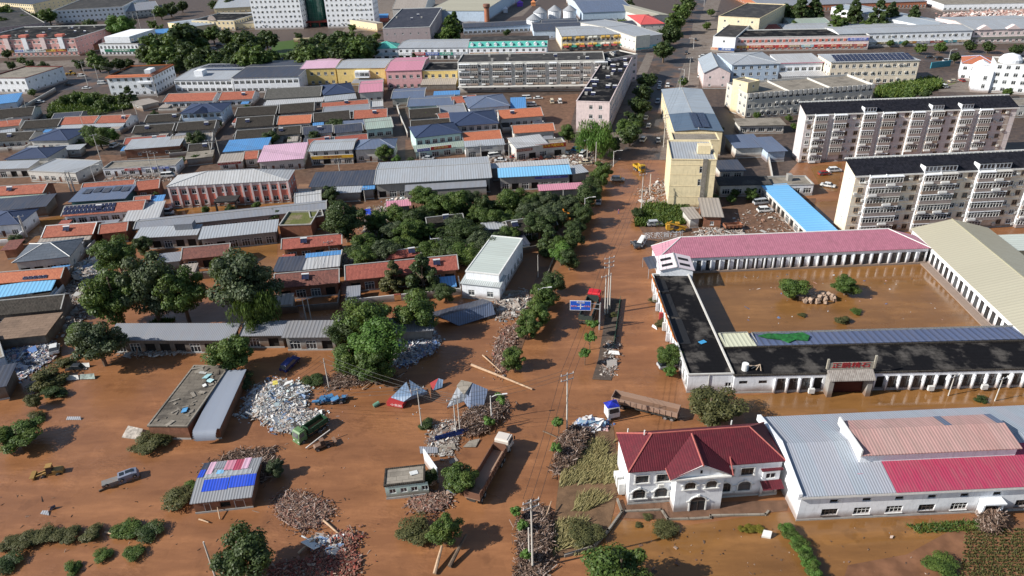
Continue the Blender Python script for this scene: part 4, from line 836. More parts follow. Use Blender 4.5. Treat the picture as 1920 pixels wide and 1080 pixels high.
# ---------------------------------------------------------------- rows of small houses, seen from far left to the avenue
# name, label, A, B, C, h, roof, rise, wall, roof material, style, floors, side
HOUSES = [
 ('tile_roof_house', 'long orange tiled house with white glazed front behind the navy hipped villa', (305, 191), (399, 188), (308, 176), 3.6, 'gable', 1.2, W_WHITE, R_OR, 'band', 1),
 ('tile_roof_house', 'orange tiled house ending the row next to the garage yard', (409, 188), (473, 185), (412, 173), 3.6, 'gable', 1.2, W_WHITE, R_OR, 'band', 1),
 ('villa', 'navy hipped two storey villa with little gabled porch in the left rows', (336, 213), (416, 209), (350, 196), 6.2, 'hip', 1.8, W_BLUE, R_NAVY, 'house', 2),
 ('tile_roof_house', 'orange tiled house with pale lean-to beside the overgrown garden', (110, 234), (176, 231), (112, 220), 3.6, 'gable', 1.2, W_WHITE, R_OR, 'band', 1),
 ('tile_roof_house', 'orange tiled house adjoining the one beside the overgrown garden', (179, 231), (236, 229), (181, 217), 3.6, 'gable', 1.2, W_WHITE, R_OR, 'band', 1),
 ('grey_roof_house', 'dark grey tiled house at the left end of the garden row', (38, 242), (108, 237), (43, 227), 3.4, 'gable', 1.1, W_OFF, R_DARK, 'house', 1),
 ('villa', 'navy hipped house left of the round garden trees', (54, 264), (127, 263), (68, 244), 4.4, 'hip', 1.9, W_OFF, R_NAVY, 'house', 1),
 ('grey_roof_house', 'dark tiled house against the left edge above the navy hip', (-20, 266), (55, 262), (-12, 250), 3.4, 'gable', 1.1, W_OFF, R_DARK, 'house', 1),
 ('grey_roof_house', 'dark tiled house just left of the gabled navy villa', (270, 230), (336, 226), (273, 216), 3.4, 'gable', 1.0, W_OFF, R_DARK, 'house', 1),
 ('grey_roof_house', 'dark tiled house below and left of the gabled navy villa', (247, 250), (323, 245), (252, 236), 3.4, 'gable', 1.0, W_GREY, R_DARK, 'house', 1),
 ('grey_roof_house', 'dark tiled house right below the gabled navy villa', (329, 246), (402, 241), (332, 230), 3.4, 'gable', 1.0, W_GREY, R_DARK, 'house', 1),
 ('tile_roof_house', 'faded orange roof with white gable ends below the dark tiled pair', (231, 271), (309, 265), (234, 259), 3.2, 'gable', 1.1, W_WHITE, R_RED, 'house', 1),
 ('grey_roof_house', 'grey corrugated roof right of the faded orange house', (318, 272), (398, 264), (321, 256), 3.4, 'gable', .9, W_GREY, R_ASB, 'house', 1),
 ('shed', 'pale tilted shed roof beside the leaning pole by the garden', (265, 198), (299, 190), (284, 182), 3.0, 'shed', .4, W_GREY, R_ASB, None, 1),
 ('grey_roof_house', 'dark tiled house at the head of the row below the solar roof block', (440, 218), (517, 214), (443, 202), 3.4, 'gable', 1.0, W_GREY, R_DARK, 'band', 1),
 ('grey_roof_house', 'second dark tiled house right of the row head', (523, 213), (589, 208), (526, 196), 3.4, 'gable', 1.0, W_GREY, R_DARK, 'band', 1),
 ('grey_roof_house', 'long corrugated dark roof below the navy roofed terrace', (495, 186), (601, 180), (499, 167), 3.8, 'gable', 1.2, W_GREY, flat_mat('old_grey_sheet', (.10, .095, .085), .9, .35), 'house', 1),
 ('villa', 'navy hipped house with pale glazed lean-to in front', (606, 179), (666, 173), (616, 160), 5.0, 'hip', 2.0, W_GREY, R_NAVY, 'house', 1),
 ('house', 'small rose roofed house right of the navy hip with lean-to', (672, 174), (718, 171), (671, 158), 5.2, 'gable', 1.3, W_OFF, R_PINK, 'house', 1),
 ('shed', 'steel blue lean-to roofs beside the flooded lane mouth', (733, 185), (796, 182), (735, 172), 4.4, 'gable', .9, W_GREY, R_BLSTEEL, 'small', 1),
 ('tile_roof_house', 'narrow orange tiled strip behind the pale corrugated roof', (602, 201), (691, 194), (604, 193), 3.6, 'gable', 1.0, W_GREY, R_OR, None, 1),
 ('shed', 'pale corrugated roof in front of the narrow orange strip', (604, 213), (694, 207), (606, 202), 3.2, 'gable', .7, W_GREY, R_GREY, 'small', 1),
 ('shed', 'small white roofed box room at the lane edge', (693, 201), (719, 199), (694, 188), 4.2, 'flat', 0, W_WHITE, R_WHITE, 'small', 1),
 ('grey_roof_house', 'dark tiled house at the left start of the fourth row', (440, 240), (512, 235), (443, 221), 3.4, 'gable', 1.0, W_GREY, R_DARK, 'band', 1),
 ('tile_roof_house', 'bright orange tiled house between two dark roofs', (519, 234), (583, 230), (521, 218), 3.5, 'gable', 1.1, W_OFF, R_OR2, 'band', 1),
 ('grey_roof_house', 'dark tiled house between the bright orange and the red roofs', (588, 229), (657, 223), (591, 212), 3.5, 'gable', 1.1, W_OFF, R_DARK, 'house', 1),
 ('tile_roof_house', 'red tiled house at the lane end of the fourth row', (662, 223), (726, 219), (664, 207), 3.6, 'gable', 1.1, W_OFF, R_OR, 'house', 1),
 ('shed', 'pale sage roofed shed with glazed yard by the lane', (685, 243), (738, 238), (688, 229), 4.2, 'gable', .8, W_MINT, R_SAGEX, 'band', 1),
 ('grey_roof_house', 'slate coloured roof beside the sage shed', (627, 250), (681, 245), (629, 235), 3.6, 'gable', 1.0, W_OFF, R_SLATE, 'house', 1),
 ('grey_roof_house', 'slate coloured roof two houses left of the sage shed', (568, 253), (624, 248), (571, 238), 3.6, 'gable', 1.0, W_OFF, R_SLATE, 'house', 1),
 ('grey_roof_house', 'weathered grey roof left of the two slate roofs', (514, 254), (564, 250), (517, 239), 3.4, 'gable', 1.0, W_GREY, R_DARK, 'house', 1),
 ('grey_roof_house', 'dark roof at the left start of the fifth row behind the bush', (440, 262), (510, 257), (443, 245), 3.4, 'gable', 1.0, W_GREY, R_DARK, 'house', 1),
 ('tile_roof_house', 'low red roof strip above the yellow sign shop', (578, 272), (621, 267), (580, 261), 3.4, 'gable', .9, W_OFF, R_RED, 'house', 1),
 ('tile_roof_house', 'low red roof strip behind the grey hipped shop', (628, 268), (690, 262), (630, 256), 3.4, 'gable', .9, W_OFF, R_RED, 'house', 1),
 ('shop', 'grey hipped shop with dark windows at the street corner', (663, 281), (741, 277), (682, 262), 5.2, 'hip', 1.8, W_OFF, R_BLSTEEL, 'house', 1),
 ('shop', 'white roofed shop with a yellow sign board', (577, 284), (662, 280), (580, 269), 5.6, 'gable', .9, W_OFF, R_LGREY, 'shop', 2),
 ('shop', 'white and pink stained flat roofed shop above the coral school', (482, 304), (570, 297), (489, 273), 4.2, 'shed', .7, W_OFF, R_MAUVE, 'house', 1),
 ('shop', 'bright blue sheet roof behind the red signed stall', (417, 285), (500, 279), (422, 263), 4.0, 'shed', .7, W_OFF, R_BLUE, 'house', 1),
 ('tile_roof_house', 'small orange roof beside the white and pink stained roof', (456, 299), (483, 297), (458, 284), 3.2, 'gable', .9, W_OFF, R_OR, 'house', 1),
 ('shop', 'grey stall with red sign board behind the school', (407, 306), (455, 302), (416, 289), 3.4, 'shed', .5, W_OFF, R_ASB, 'house', 1),
 ('house', 'long steel blue roof at the lane mouth below the pink block', (763, 200), (851, 196), (766, 186), 4.2, 'gable', 1.0, W_MINT, R_BLSTEEL, 'house', 1),
 ('tile_roof_house', 'orange roof strip beside the bright blue canopies', (848, 194), (896, 190), (850, 181), 4.0, 'gable', .9, W_OFF, R_OR, 'house', 1),
 ('villa', 'steel blue hipped villa nearest the muddy car yard', (878, 204), (957, 198), (893, 183), 5.2, 'hip', 1.8, W_WHITE, R_BLSTEEL, 'house', 1),
 ('shed', 'pale grey roof between the long steel blue roof and the hipped villas', (824, 214), (875, 210), (826, 200), 3.6, 'gable', .7, W_OFF, R_GREY, 'small', 1),
 ('grey_roof_house', 'dark roof around the small bush left of the blue hipped villas', (768, 222), (826, 218), (771, 205), 3.8, 'gable', 1.0, W_GREY, R_DARK, 'house', 1),
 ('villa', 'broad blue hipped villa in the middle of the right rows', (846, 237), (936, 231), (868, 212), 6.2, 'hip', 2.2, W_OFF, R_NAVY, 'house', 2),
 ('tile_roof_house', 'orange tiled house right of the broad blue villa', (937, 223), (1019, 217), (940, 206), 4.2, 'gable', 1.1, W_OFF, R_OR2, 'house', 1),
 ('tile_roof_house', 'red orange roof in front of the broad blue villa', (869, 266), (942, 260), (873, 248), 4.4, 'gable', 1.2, W_OFF, R_OR2, 'house', 1),
 ('tile_roof_house', 'long orange roof below the muddy car yard', (962, 250), (1041, 245), (965, 235), 4.2, 'gable', 1.0, W_OFF, R_OR2, 'house', 1),
 ('shed', 'bright blue canopy roof beside the car yard', (957, 204), (987, 203), (950, 183), 3.6, 'shed', .5, W_OFF, R_BLUE, None, 1),
 ('shed', 'bright blue awning beneath the grey flats', (812, 179), (862, 177), (814, 171), 3.2, 'shed', .4, W_OFF, R_BLUE, None, 1),
 ('grey_roof_house', 'dark tiled roof tucked between orange roof and blue villa', (770, 241), (845, 236), (773, 226), 3.6, 'gable', 1.0, W_GREY, R_DARK, None, 1),
]
SHOPGRP = None
BH = {}
for i, (nm, lb, A, B, C, h, rf, ri, wm_, rm_, st, fl) in enumerate(HOUSES):
    if nm in ('tile_roof_house', 'grey_roof_house') and rf == 'gable': ri = 'auto'
    BH[lb] = bld(nm, lb, A, B, C, h, rf, ri, wm_, rm_, st, fl, ov=.55, cat={'villa': 'villa', 'shed': 'shed', 'shop': 'shop'}.get(nm, 'house'), group=G)
def H_(s):
    return next(v for k, v in BH.items() if s in k)
b = H_('with little gabled porch'); m = MB(); x = b['L']*.5; m.extrude([(x-3.5, 6.1), (x, 8.0), (x+3.5, 6.1)], -1.6, 4, axis=1); m.build('gable_porch', R_NAVY, b['o'])
b = H_('pale lean-to beside the overgrown'); m = MB(); m.add([(0, -3.5, 2.6), (b['L']*1.9, -3.5, 2.6), (b['L']*1.9, .1, 3.4), (0, .1, 3.4)], [(0, 1, 2, 3)]); m.build('lean_to', R_LGREY, b['o'])
b = H_('navy hipped house with pale glazed'); m = MB(); m.add([(0, -5, 3.2), (b['L'], -5, 3.2), (b['L'], .1, 4.6), (0, .1, 4.6)], [(0, 1, 2, 3)]); m.build('lean_to', R_LGREY, b['o']); m = MB(); m.box(.2, -4.8, 0, b['L']-.2, -4.6, 3.1); m.build('lean_to_wall', W_GREY, b['o'])
b = H_('yellow sign board'); sign(b, .05, .98, 2.4, 3.6, (.62, .36, .03), '农家院饭庄', (.3, .05, .02))
b = H_('red signed stall'); b = H_('red sign board'); sign(b, .02, .9, 2.5, 3.5, (.42, .03, .05), '建材五金电料', (.85, .6, .4)); 
# shops on the muddy street
MINT = bld('shop', 'mint green two storey house with dark hip roof over street shops', (778, 259), (866, 249), (805, 234), 7.2, 'hip', 2.2, W_MINT, R_NAVY, 'house', 2, cat='shop')
b = MINT; m = MB(); m.add([(-1, -3.5, 3.0), (b['L']+1, -3.5, 3.0), (b['L']+1, .2, 4.4), (-1, .2, 4.4)], [(0, 1, 2, 3)]); m.build('lean_to', R_SAGEX, b['o']); m = MB(); m.box(-.6, -3.2, 0, b['L']+.6, -3.0, 2.9); m.build('shop_front', W_MINT, b['o'])
for i in range(4): put('window', win_mesh(2.6, 2.0, 'w'), b['o'], (b['L']*(.05+i*.25), -3.34, .3))
sign(b, .0, .26, 2.9, 4.0, (.05, .08, .40), '盛林电动车', (.8, .8, .9), y=-3.2); sign(b, .28, .72, 3.0, 4.2, (.55, .06, .04), '凯胜饭店', (.95, .85, .3), y=-3.2)
b = bld('shop', 'pale roofed shop with a grey lettered sign beside the mint shop', (871, 276), (947, 271), (875, 264), 4.6, 'shed', .7, W_OFF, R_LGREY, 'shop', 1, cat='shop'); sign(b, .08, .82, 3.1, 4.1, (.42, .42, .42), '汽车配件维修', (.15, .15, .18))
b = bld('shop', 'white striped roof shop with brown sign', (967, 278), (1030, 270), (973, 256), 5.0, 'shed', .7, W_OFF, R_WHITE, 'shop', 1, cat='shop'); sign(b, .02, .5, 3.4, 4.5, (.30, .12, .09), '五金土产日杂', (.8, .5, .4))
b = bld('shop', 'shop behind the long red and gold sign board', (1003, 272), (1061, 267), (1006, 262), 5.0, 'flat', 0, W_OFF, R_CONC, 'shop', 1, cat='shop'); sign(b, .0, 1.0, 3.5, 5.2, (.42, .05, .02), '华盛五金汽配机电', (.95, .6, .05))
# ---------------------------------------------------------------- left edge and the flooded lower quarter
b = bld('workshop', 'white workshop with pale flat roof and a long side wall of windows', (51, 320), (141, 324), (86, 296), 4.2, 'flat', 0, W_OFF, R_LGREY, 'house', 1, 'small', cat='workshop', par=.2)
b = bld('villa', 'navy hipped house with pale blue lean-to at the left edge', (8, 299), (88, 296), (30, 279), 4.6, 'hip', 1.8, W_OFF, R_NAVY, 'house', 1, cat='villa')
b = bld('shed', 'pale blue lean-to roof over a dark shop front at the left edge', (-30, 318), (53, 315), (-28, 303), 3.6, 'shed', .5, W_OFF, R_LGREY, 'open', 1, cat='shed')
b = bld('workshop', 'brick workshop with pale grey roof beside the white van', (231, 281), (337, 273), (236, 262), 4.0, 'shed', .8, W_BRICK, R_LGREY, 'sparse', 1, cat='workshop')
b = bld('shop', 'white row of small offices with grey roof behind the twin poles', (191, 316), (329, 309), (195, 303), 3.6, 'flat', 0, W_WHITE, R_CONC, 'house', 1, cat='shop'); sign(b, .30, .52, 2.4, 3.2, (.5, .1, .1), '汽车修理', (.8, .7, .7)); sign(b, .66, .9, 2.4, 3.2, (.15, .2, .5), '补胎换油', (.8, .8, .9))
SC = bld('school', 'coral two storey school with white piers and pale hipped roof', (311, 350), (541, 338), (356, 323), 7.6, 'hip', 2.6, W_RED, R_WHITE, 'off', 2, 'off', cat='school', hx=12, trim=R_LGREY); b = SC
n_ = 13
for i in range(n_+1):
    x = b['x0']+.2+(b['x1']-b['x0']-.4)*i/n_; m = MB(); m.box(x-.3, b['y0']-.3, 0, x+.3, b['y0']-.01, b['h']-.3); m.build('pilaster', W_PALEPINK, b['o'])
m = MB(); m.box(b['x0'], b['y0']-.06, 6.5, b['x1'], b['y0']-.015, 7.3); m.build('frieze', W_PALEPINK, b['o'])
m = MB(); m.box(b['L']*.40, -5, 3.0, b['L']*.58, .1, 3.5)
for x in (.41, .57): m.box(b['L']*x-.25, -4.8, 0, b['L']*x+.25, -4.3, 3.0)
m.build('porch', R_FELT2, b['o'])
L2 = [
 ('tile_roof_house', 'orange tiled house at the left edge above the green roof strip', (-20, 368), (80, 362), (-14, 350), 3.8, 'gable', 1.3, W_BRICK, R_OR, None, 1, 'small'),
 ('shed', 'green sheet strip fixed below the orange roof at the left edge', (-20, 377), (76, 372), (-18, 367), 3.2, 'shed', .3, W_GREY, R_SAGEX, None, 1, None),
 ('shed', 'wide slate blue roof below the green sheet strip', (-30, 398), (86, 387), (-20, 374), 3.6, 'shed', .6, W_GBRICK_SHADE, R_SLATE, None, 1, None),
 ('villa', 'navy roofed house with white gable wall at the left edge', (-40, 425), (36, 420), (-30, 400), 4.4, 'hip', 1.8, W_WHITE, R_NAVY, 'house', 1, 'small'),
 ('tile_roof_house', 'long low orange roof behind the teal edged steel roof', (152, 354), (251, 346), (154, 344), 3.4, 'gable', .9, W_BRICK, R_OR, None, 1, None),
 ('tile_roof_house', 'orange tiled house left of the coral school', (252, 358), (298, 353), (256, 340), 3.6, 'gable', 1.1, W_BRICK, R_OR, 'house', 1, None),
 ('workshop', 'teal sided shed with patched blue grey steel roof', (127, 379), (235, 372), (148, 352), 4.0, 'shed', .7, wall_mat('teal_cladding', (.06, .16, .17)), R_BLSTEEL, None, 1, None),
 ('tile_roof_house', 'orange tiled house carrying two rows of solar panels', (114, 406), (268, 394), (118, 387), 3.6, 'gable', 1.2, W_WHITE, R_OR, 'band', 1, None),
 ('tile_roof_house', 'small orange roof behind the pale folded sheet roof', (249, 381), (281, 378), (251, 369), 3.4, 'gable', .9, W_BRICK, R_OR, None, 1, None),
 ('shed', 'small bright blue canopy beside the school corner', (279, 380), (306, 377), (286, 367), 3.4, 'shed', .4, W_OFF, R_BLUE, None, 1, None),
 ('shed', 'pale sagging sheet roof spreading between solar house and long shed', (229, 417), (298, 409), (238, 384), 3.2, 'shed', .8, W_GREY, R_WHITE, None, 1, None),
 ('workshop', 'very long narrow corrugated roof running towards the big round tree', (250, 430), (612, 392), (253, 416), 3.8, 'gable', .8, W_GREY, R_GREY, 'band', 1, None),
 ('workshop', 'long grey steel roof with a box vent behind the paired trees', (250, 447), (370, 440), (256, 427), 4.0, 'shed', .8, W_GREY, R_LGREY, 'open', 1, None),
 ('workshop', 'long grey steel roof over an open dark front beside the grass roofed brick house', (371, 449), (519, 434), (377, 425), 4.0, 'shed', .8, W_GREY, R_LGREY, 'open', 1, None),
 ('tile_roof_house', 'brown tiled house with white gable verge beside the leafy trees', (339, 487), (430, 478), (343, 465), 3.6, 'gable', 1.2, W_BRICK, R_BROWN, 'open', 1, None),
 ('shed', 'pale corrugated lean-to left of the brown tiled house', (292, 494), (338, 489), (294, 476), 3.2, 'shed', .5, W_GREY, R_GREY, None, 1, None),
 ('tile_roof_house', 'orange tiled house above the grey hipped villa', (77, 446), (174, 439), (82, 424), 3.6, 'gable', 1.2, W_BRICK, R_OR, None, 1, None),
 ('shed', 'grey patched lean-to roof in front of the orange tiled house', (66, 460), (168, 449), (72, 444), 3.0, 'shed', .4, W_GREY, R_ASB, None, 1, None),
 ('tile_roof_house', 'orange tiled house just left of the yellow green tree', (184, 439), (238, 433), (188, 421), 3.6, 'gable', 1.1, W_BRICK, R_OR, None, 1, None),
 ('villa', 'grey hipped villa with white edged roof and columned front', (22, 493), (131, 481), (52, 460), 4.6, 'hip', 2.0, W_OFF, felt_mat('slate_grey_tile', (.12, .14, .17), (.16, .17, .19), .4), 'open', 1, 'small'),
 ('tile_roof_house', 'bright orange tiled house with solar lean-to at the left edge', (-20, 533), (114, 522), (-14, 512), 3.8, 'gable', 1.2, W_BRICK, R_OR2, None, 1, None),
 ('shed', 'blue and glass patched lean-to below the bright orange roof', (-20, 560), (96, 544), (-14, 537), 3.0, 'shed', .6, W_GREY, R_SKY, None, 1, None),
 ('grey_roof_house', 'dark tiled house with row of pillars above the broken concrete roof', (-30, 594), (114, 580), (-24, 566), 3.8, 'gable', 1.2, W_GBRICK_SHADE, R_DARK, 'open', 1, None),
 ('shed', 'flat brown concrete roof just below the dark tiled house', (-30, 640), (86, 628), (-12, 598), 3.4, 'shed', .2, W_GBRICK_SHADE, felt_mat('brown_concrete', (.26, .18, .13), (.17, .12, .09), .6), None, 1, None),
 ('house', 'white walled house corner at the left edge among the rubbish', (-60, 690), (8, 668), (-50, 640), 4.0, 'flat', 0, W_BLUE, R_CONC, 'small', 1, 'small'),
 ('shed', 'dark ribbed roof over a pit at the left edge', (-50, 735), (12, 724), (-40, 692), 3.4, 'shed', .5, W_GBRICK_SHADE, R_SLATE, None, 1, None),
 ('workshop', 'very long grey corrugated roof stretching behind the flooded lot', (197, 638), (436, 638), (190, 606), 3.8, 'shed', 1.1, W_GBRICK_SHADE, R_GREY, 'open', 1, None),  # dark wall colour imitates the shade under the overhanging roof
 ('workshop', 'short grey corrugated roof between the long one and the pillared shop', (447, 630), (532, 629), (448, 602), 3.6, 'shed', 1.0, W_GBRICK_SHADE, R_GREY, 'open', 1, None),  # wall coloured dark here too, as if shaded by the eave
 ('shop', 'grey ribbed roof over pillared rooms left of the leafy thicket', (527, 633), (630, 632), (537, 601), 3.8, 'shed', 1.1, W_GREY, rib_mat('ribbed_grey_sheet', (.24, .24, .25), .8, line=.5), 'open', 1, None),
 ('workshop', 'grey roof end half buried behind the white rubbish by the thicket', (668, 628), (814, 619), (668, 600), 3.6, 'shed', .9, W_GREY, R_GREY, None, 1, None),
 ('workshop', 'slate roofed shed behind the round tree before the market hall', (578, 351), (704, 346), (580, 323), 4.0, 'shed', 1.0, W_GREY, R_SLATE, 'open', 1, None),
 ('shed', 'small pale sheet roof below the slate roofed shed', (618, 363), (677, 360), (624, 347), 3.4, 'shed', .5, W_GREY, R_LGREY, None, 1, None),
 ('shed', 'small bright blue canopy below the slate roofed shed', (678, 356), (703, 354), (678, 338), 3.6, 'shed', .3, W_GREY, R_BLUE, None, 1, None),
 ('market_shed', 'long pale grey steel hall above the grove', (701, 346), (922, 333), (705, 318), 5.2, 'gable', 1.2, W_GREY, R_LGREY, 'open', 1, None),
 ('shed', 'pale strip roof on the street side of the bright blue hall', (920, 316), (1068, 307), (921, 306), 4.6, 'shed', .3, W_GREY, R_WHITE, None, 1, None),
 ('market_shed', 'bright sky blue steel roof hall with a blue lettered sign', (934, 333), (1072, 326), (937, 315), 5.0, 'shed', .9, W_GREY, R_SKY, 'open', 1, None),
 ('shed', 'crumpled pale blue canopy at the street end of the sky blue hall', (1072, 327), (1104, 322), (1074, 310), 4.2, 'shed', .5, W_GREY, R_LGREY, None, 1, None),
 ('shed', 'long pink strip roof at the upper edge of the grove', (1010, 358), (1113, 352), (1012, 346), 3.6, 'shed', .6, W_GREY, R_PINK, None, 1, None),
 ('shed', 'short red roof strip among the rubble left of the grove', (724, 389), (771, 385), (725, 377), 3.0, 'shed', .3, W_GREY, R_PINK, None, 1, None),
 ('shed', 'collapsed white and blue sheet roof beside the dark round tree', (552, 387), (603, 381), (572, 366), 2.6, 'gable', .9, W_GREY, R_WHITE, None, 1, None),
 ('brick_house', 'flat roofed brick house overgrown with grass', (522, 422), (583, 420), (527, 396), 4.4, 'flat', 0, W_BRICK, R_GRASS, None, 1, None),
 ('brick_house', 'small brick annex with concrete roof beside the grassy roof', (581, 408), (607, 404), (582, 395), 4.2, 'flat', 0, W_BRICK, R_CONC, None, 1, None),
 ('tile_roof_house', 'red tiled house with blue barge board below the round tree', (527, 468), (641, 458), (528, 448), 3.8, 'gable', 1.2, W_BRICK, R_RED, 'open', 1, None),
 ('shed', 'dark slate lean-to left of the bright blue sheet', (510, 510), (566, 507), (515, 482), 3.4, 'shed', .4, W_GREY, R_SLATE, None, 1, None),
 ('shed', 'white and bright blue sheet canopy with ribs', (567, 506), (637, 499), (570, 476), 3.4, 'shed', .4, W_GREY, R_WHITE, None, 1, None),
 ('tile_roof_house', 'long reddish brown tiled house near the tall dark trees', (513, 541), (636, 530), (515, 514), 3.8, 'gable', 1.3, W_BRICK, R_BROWN, 'open', 1, None),
 ('tile_roof_house', 'long red tiled house behind the two cypress trees', (647, 526), (860, 505), (648, 498), 3.8, 'gable', 1.3, W_BRICK, R_RED, 'open', 1, None),
 ('tile_roof_house', 'small red roof at the lower edge of the grove', (723, 487), (790, 478), (724, 472), 3.2, 'gable', .9, W_BRICK, R_RED, None, 1, None),
 ('grey_roof_house', 'long black roofed house behind the grove beside the avenue trees', (955, 436), (1046, 422), (957, 414), 3.6, 'gable', 1.0, W_GBRICK_SHADE, R_DARK, 'open', 1, None),
 ('grey_roof_house', 'dark roof strip glimpsed inside the grove', (800, 420), (870, 412), (802, 408), 3.4, 'gable', .8, W_GBRICK_SHADE, R_DARK, None, 1, None),
 ('shed', 'pale sheet roof at the right edge of the grove', (905, 432), (955, 427), (908, 417), 3.2, 'shed', .3, W_GREY, R_LGREY, None, 1, None),
 ('office_building', 'small concrete roofed office with a roof box beside the long blue roof', (1443, 347), (1527, 345), (1446, 330), 3.8, 'flat', 0, W_WHITE, R_CONC, 'band', 1, 'small'),
 ('workshop', 'dark roofed row in the shade behind the yellow tower', (1348, 348), (1448, 346), (1350, 331), 4.0, 'shed', .6, W_OFF, R_FELT2, 'band', 1, None),
 ('shed', 'steel blue roofed yard shed below the stair tower', (1378, 278), (1436, 276), (1382, 252), 4.0, 'shed', .5, W_OFF, R_BLSTEEL, None, 1, None),
 ('shed', 'second steel blue roofed shed beside the apartment gable', (1438, 285), (1478, 283), (1440, 256), 4.0, 'shed', .5, W_BLUE, R_BLSTEEL, None, 1, None),
 ('brick_shed', 'brick shed with grey corrugated roof beside the yellow machines', (1316, 406), (1358, 407), (1300, 370), 4.0, 'shed', .4, W_BRICK, R_ASB, 'small', 1, None),
 ('shed', 'cream lean-to against the brick shed', (1292, 411), (1317, 409), (1290, 388), 3.2, 'shed', .4, W_OFF, R_ASB, None, 1, None),
 ('shed', 'white shed with bright blue roof at the left edge of the far lane', (-20, 197), (32, 191), (-18, 180), 4.2, 'shed', .5, W_BLUE, R_BLUE, 'small', 1, 'small'),
 ('shed', 'pale roof corner at the left edge below the far lane', (-20, 264), (30, 256), (-15, 247), 3.6, 'shed', .5, W_OFF, R_LGREY, 'small', 1, None),
 ('shed', 'whitish jumble of low roofs under the long corrugated dark roof', (495, 198), (606, 190), (497, 188), 3.0, 'shed', .2, W_OFF, R_WHITE, 'band', 1, None),
 ('shed', 'pale blue grey strip roof under the red tiled lane house', (640, 236), (683, 233), (641, 227), 3.0, 'shed', .2, W_OFF, R_BLSTEEL, None, 1, None),
 ('shed', 'tiny bright blue roof below the bright orange tiled house', (586, 239), (607, 237), (588, 230), 3.0, 'shed', .2, W_OFF, R_BLUE, None, 1, None),
 ('tile_roof_house', 'small orange gable left of the broad blue villa', (825, 225), (847, 222), (828, 212), 3.6, 'gable', 1, W_OFF, R_OR, None, 1, None),
 ('shed', 'broken grey roof beside the brick workshop', (346, 299), (399, 293), (352, 282), 3.0, 'shed', .2, W_GREY, R_CONC, None, 1, None),
 ('shed', 'white roofed lean-to before the leafy clump', (176, 477), (206, 472), (186, 459), 3.0, 'shed', .3, W_OFF, R_WHITE, None, 1, None),
 ('shed', 'low grey roof between the navy hip and the first orange pair', (128, 262), (158, 260), (131, 251), 3.0, 'shed', .3, W_GREY, R_ASB, None, 1, None),
 ('shed', 'long pale strip roof in front of the two navy villas at the left', (90, 284), (150, 280), (93, 274), 3.0, 'shed', .2, W_OFF, R_LGREY, 'small', 1, None),
 ('grey_roof_house', 'dark roof squeezed left of the red signed stall', (352, 284), (396, 280), (355, 271), 3.4, 'gable', 1, W_GREY, R_DARK, 'house', 1, None),
 ('shed', 'grey sheet roof before the solar panelled orange house', (150, 431), (215, 425), (155, 417), 3.0, 'shed', .2, W_GBRICK_SHADE, R_GREY, None, 1, None),
 ('shed', 'brown roof behind the grey hipped villa', (0, 470), (30, 467), (2, 452), 3.2, 'shed', .3, W_BRICK, R_BROWN, None, 1, None),
 ('shed', 'slate roof right of the small office with concrete roof', (1350, 322), (1400, 320), (1352, 300), 3.4, 'shed', .4, W_OFF, R_SLATE, 'band', 1, None),
 ('workshop', 'low white roofed range below the scalloped cream block', (1385, 236), (1475, 234), (1387, 222), 3.6, 'shed', .4, W_OFF, R_CONC, 'band', 1, None),
 ('garage_row', 'pale ribbed garage roof at the right edge under the flats', (1905, 470), (2010, 466), (1880, 440), 3.4, 'shed', .5, W_CREAM, R_SAGE, None, 1, None),
]
for (nm, lb, A, B, C, h, rf, ri, wm_, rm_, st, fl, sd_) in L2:
    if nm in ('tile_roof_house', 'grey_roof_house') and rf == 'gable': ri = 'auto'
    BH[lb] = bld(nm, lb, A, B, C, h, rf, ri, wm_, rm_, st, fl, side=sd_, ov=.7, cat={'villa': 'villa', 'shed': 'shed', 'shop': 'shop', 'workshop': 'workshop', 'market_shed': 'shed', 'brick_shed': 'shed', 'garage_row': 'garage', 'office_building': 'building'}.get(nm, 'house'), group='houses and sheds of the flooded quarter', trim=(TRIM if 'grey hipped' in lb else None))
b = H_('two rows of solar'); solar(b, .01, .64, .05, .47, 13, 2)
b = H_('solar lean-to at the left'); solar(b, .45, .8, .05, .2, 5, 1)
b = H_('blue lettered sign'); sign(b, .5, .95, 3.6, 4.5, (.10, .10, .35), '农机配件大全', (.5, .5, .9))
b = H_('with a box vent'); m = MB(); m.box(b['L']-7, 3, 4.2, b['L']-2, 6, 6.2); m.build('roof_vent', R_GREY, b['o'])
b = H_('patched blue grey'); 
for i in range(5):
    m = MB(); x = b['L']*(.12+i*.17); y = b['D']*(.78 if i % 2 else .72); z = 4+.7*y/b['D']; m.box(x, y-2.5, z+.02, x+2.4, y+1.5, z+.12); m.build('roof_patch', R_SLATE, b['o'])
b = H_('white and bright blue sheet'); m = MB(); D_ = b['D']; m.add([(.2, D_*.72, 3.4+.4*.72+.06), (b['L'], D_*.72, 3.4+.4*.72+.06), (b['L'], D_, 3.86), (.2, D_, 3.86)], [(0, 1, 2, 3)]); m.build('blue_sheet', R_BLUE, b['o'])
b = H_('long pale grey steel hall'); m = MB(); m.add([(b['L']*.26, -3, 3.4), (b['L']*.95, -3, 3.4), (b['L']*.95, .2, 4.4), (b['L']*.26, .2, 4.4)], [(0, 1, 2, 3)]); m.build('lean_to', R_GREY, b['o'])
m = MB(); m.box(b['L']*.26+.1, -2.8, 0, b['L']*.95-.1, -2.6, 3.3); m.build('lean_to_wall', W_GREY, b['o'])
b = H_('small concrete roofed office'); m = MB(); m.box(b['L']*.5, 4, 3.2, b['L']*.6, 6, 5.4); m.build('roof_box', W_GREY, b['o'])
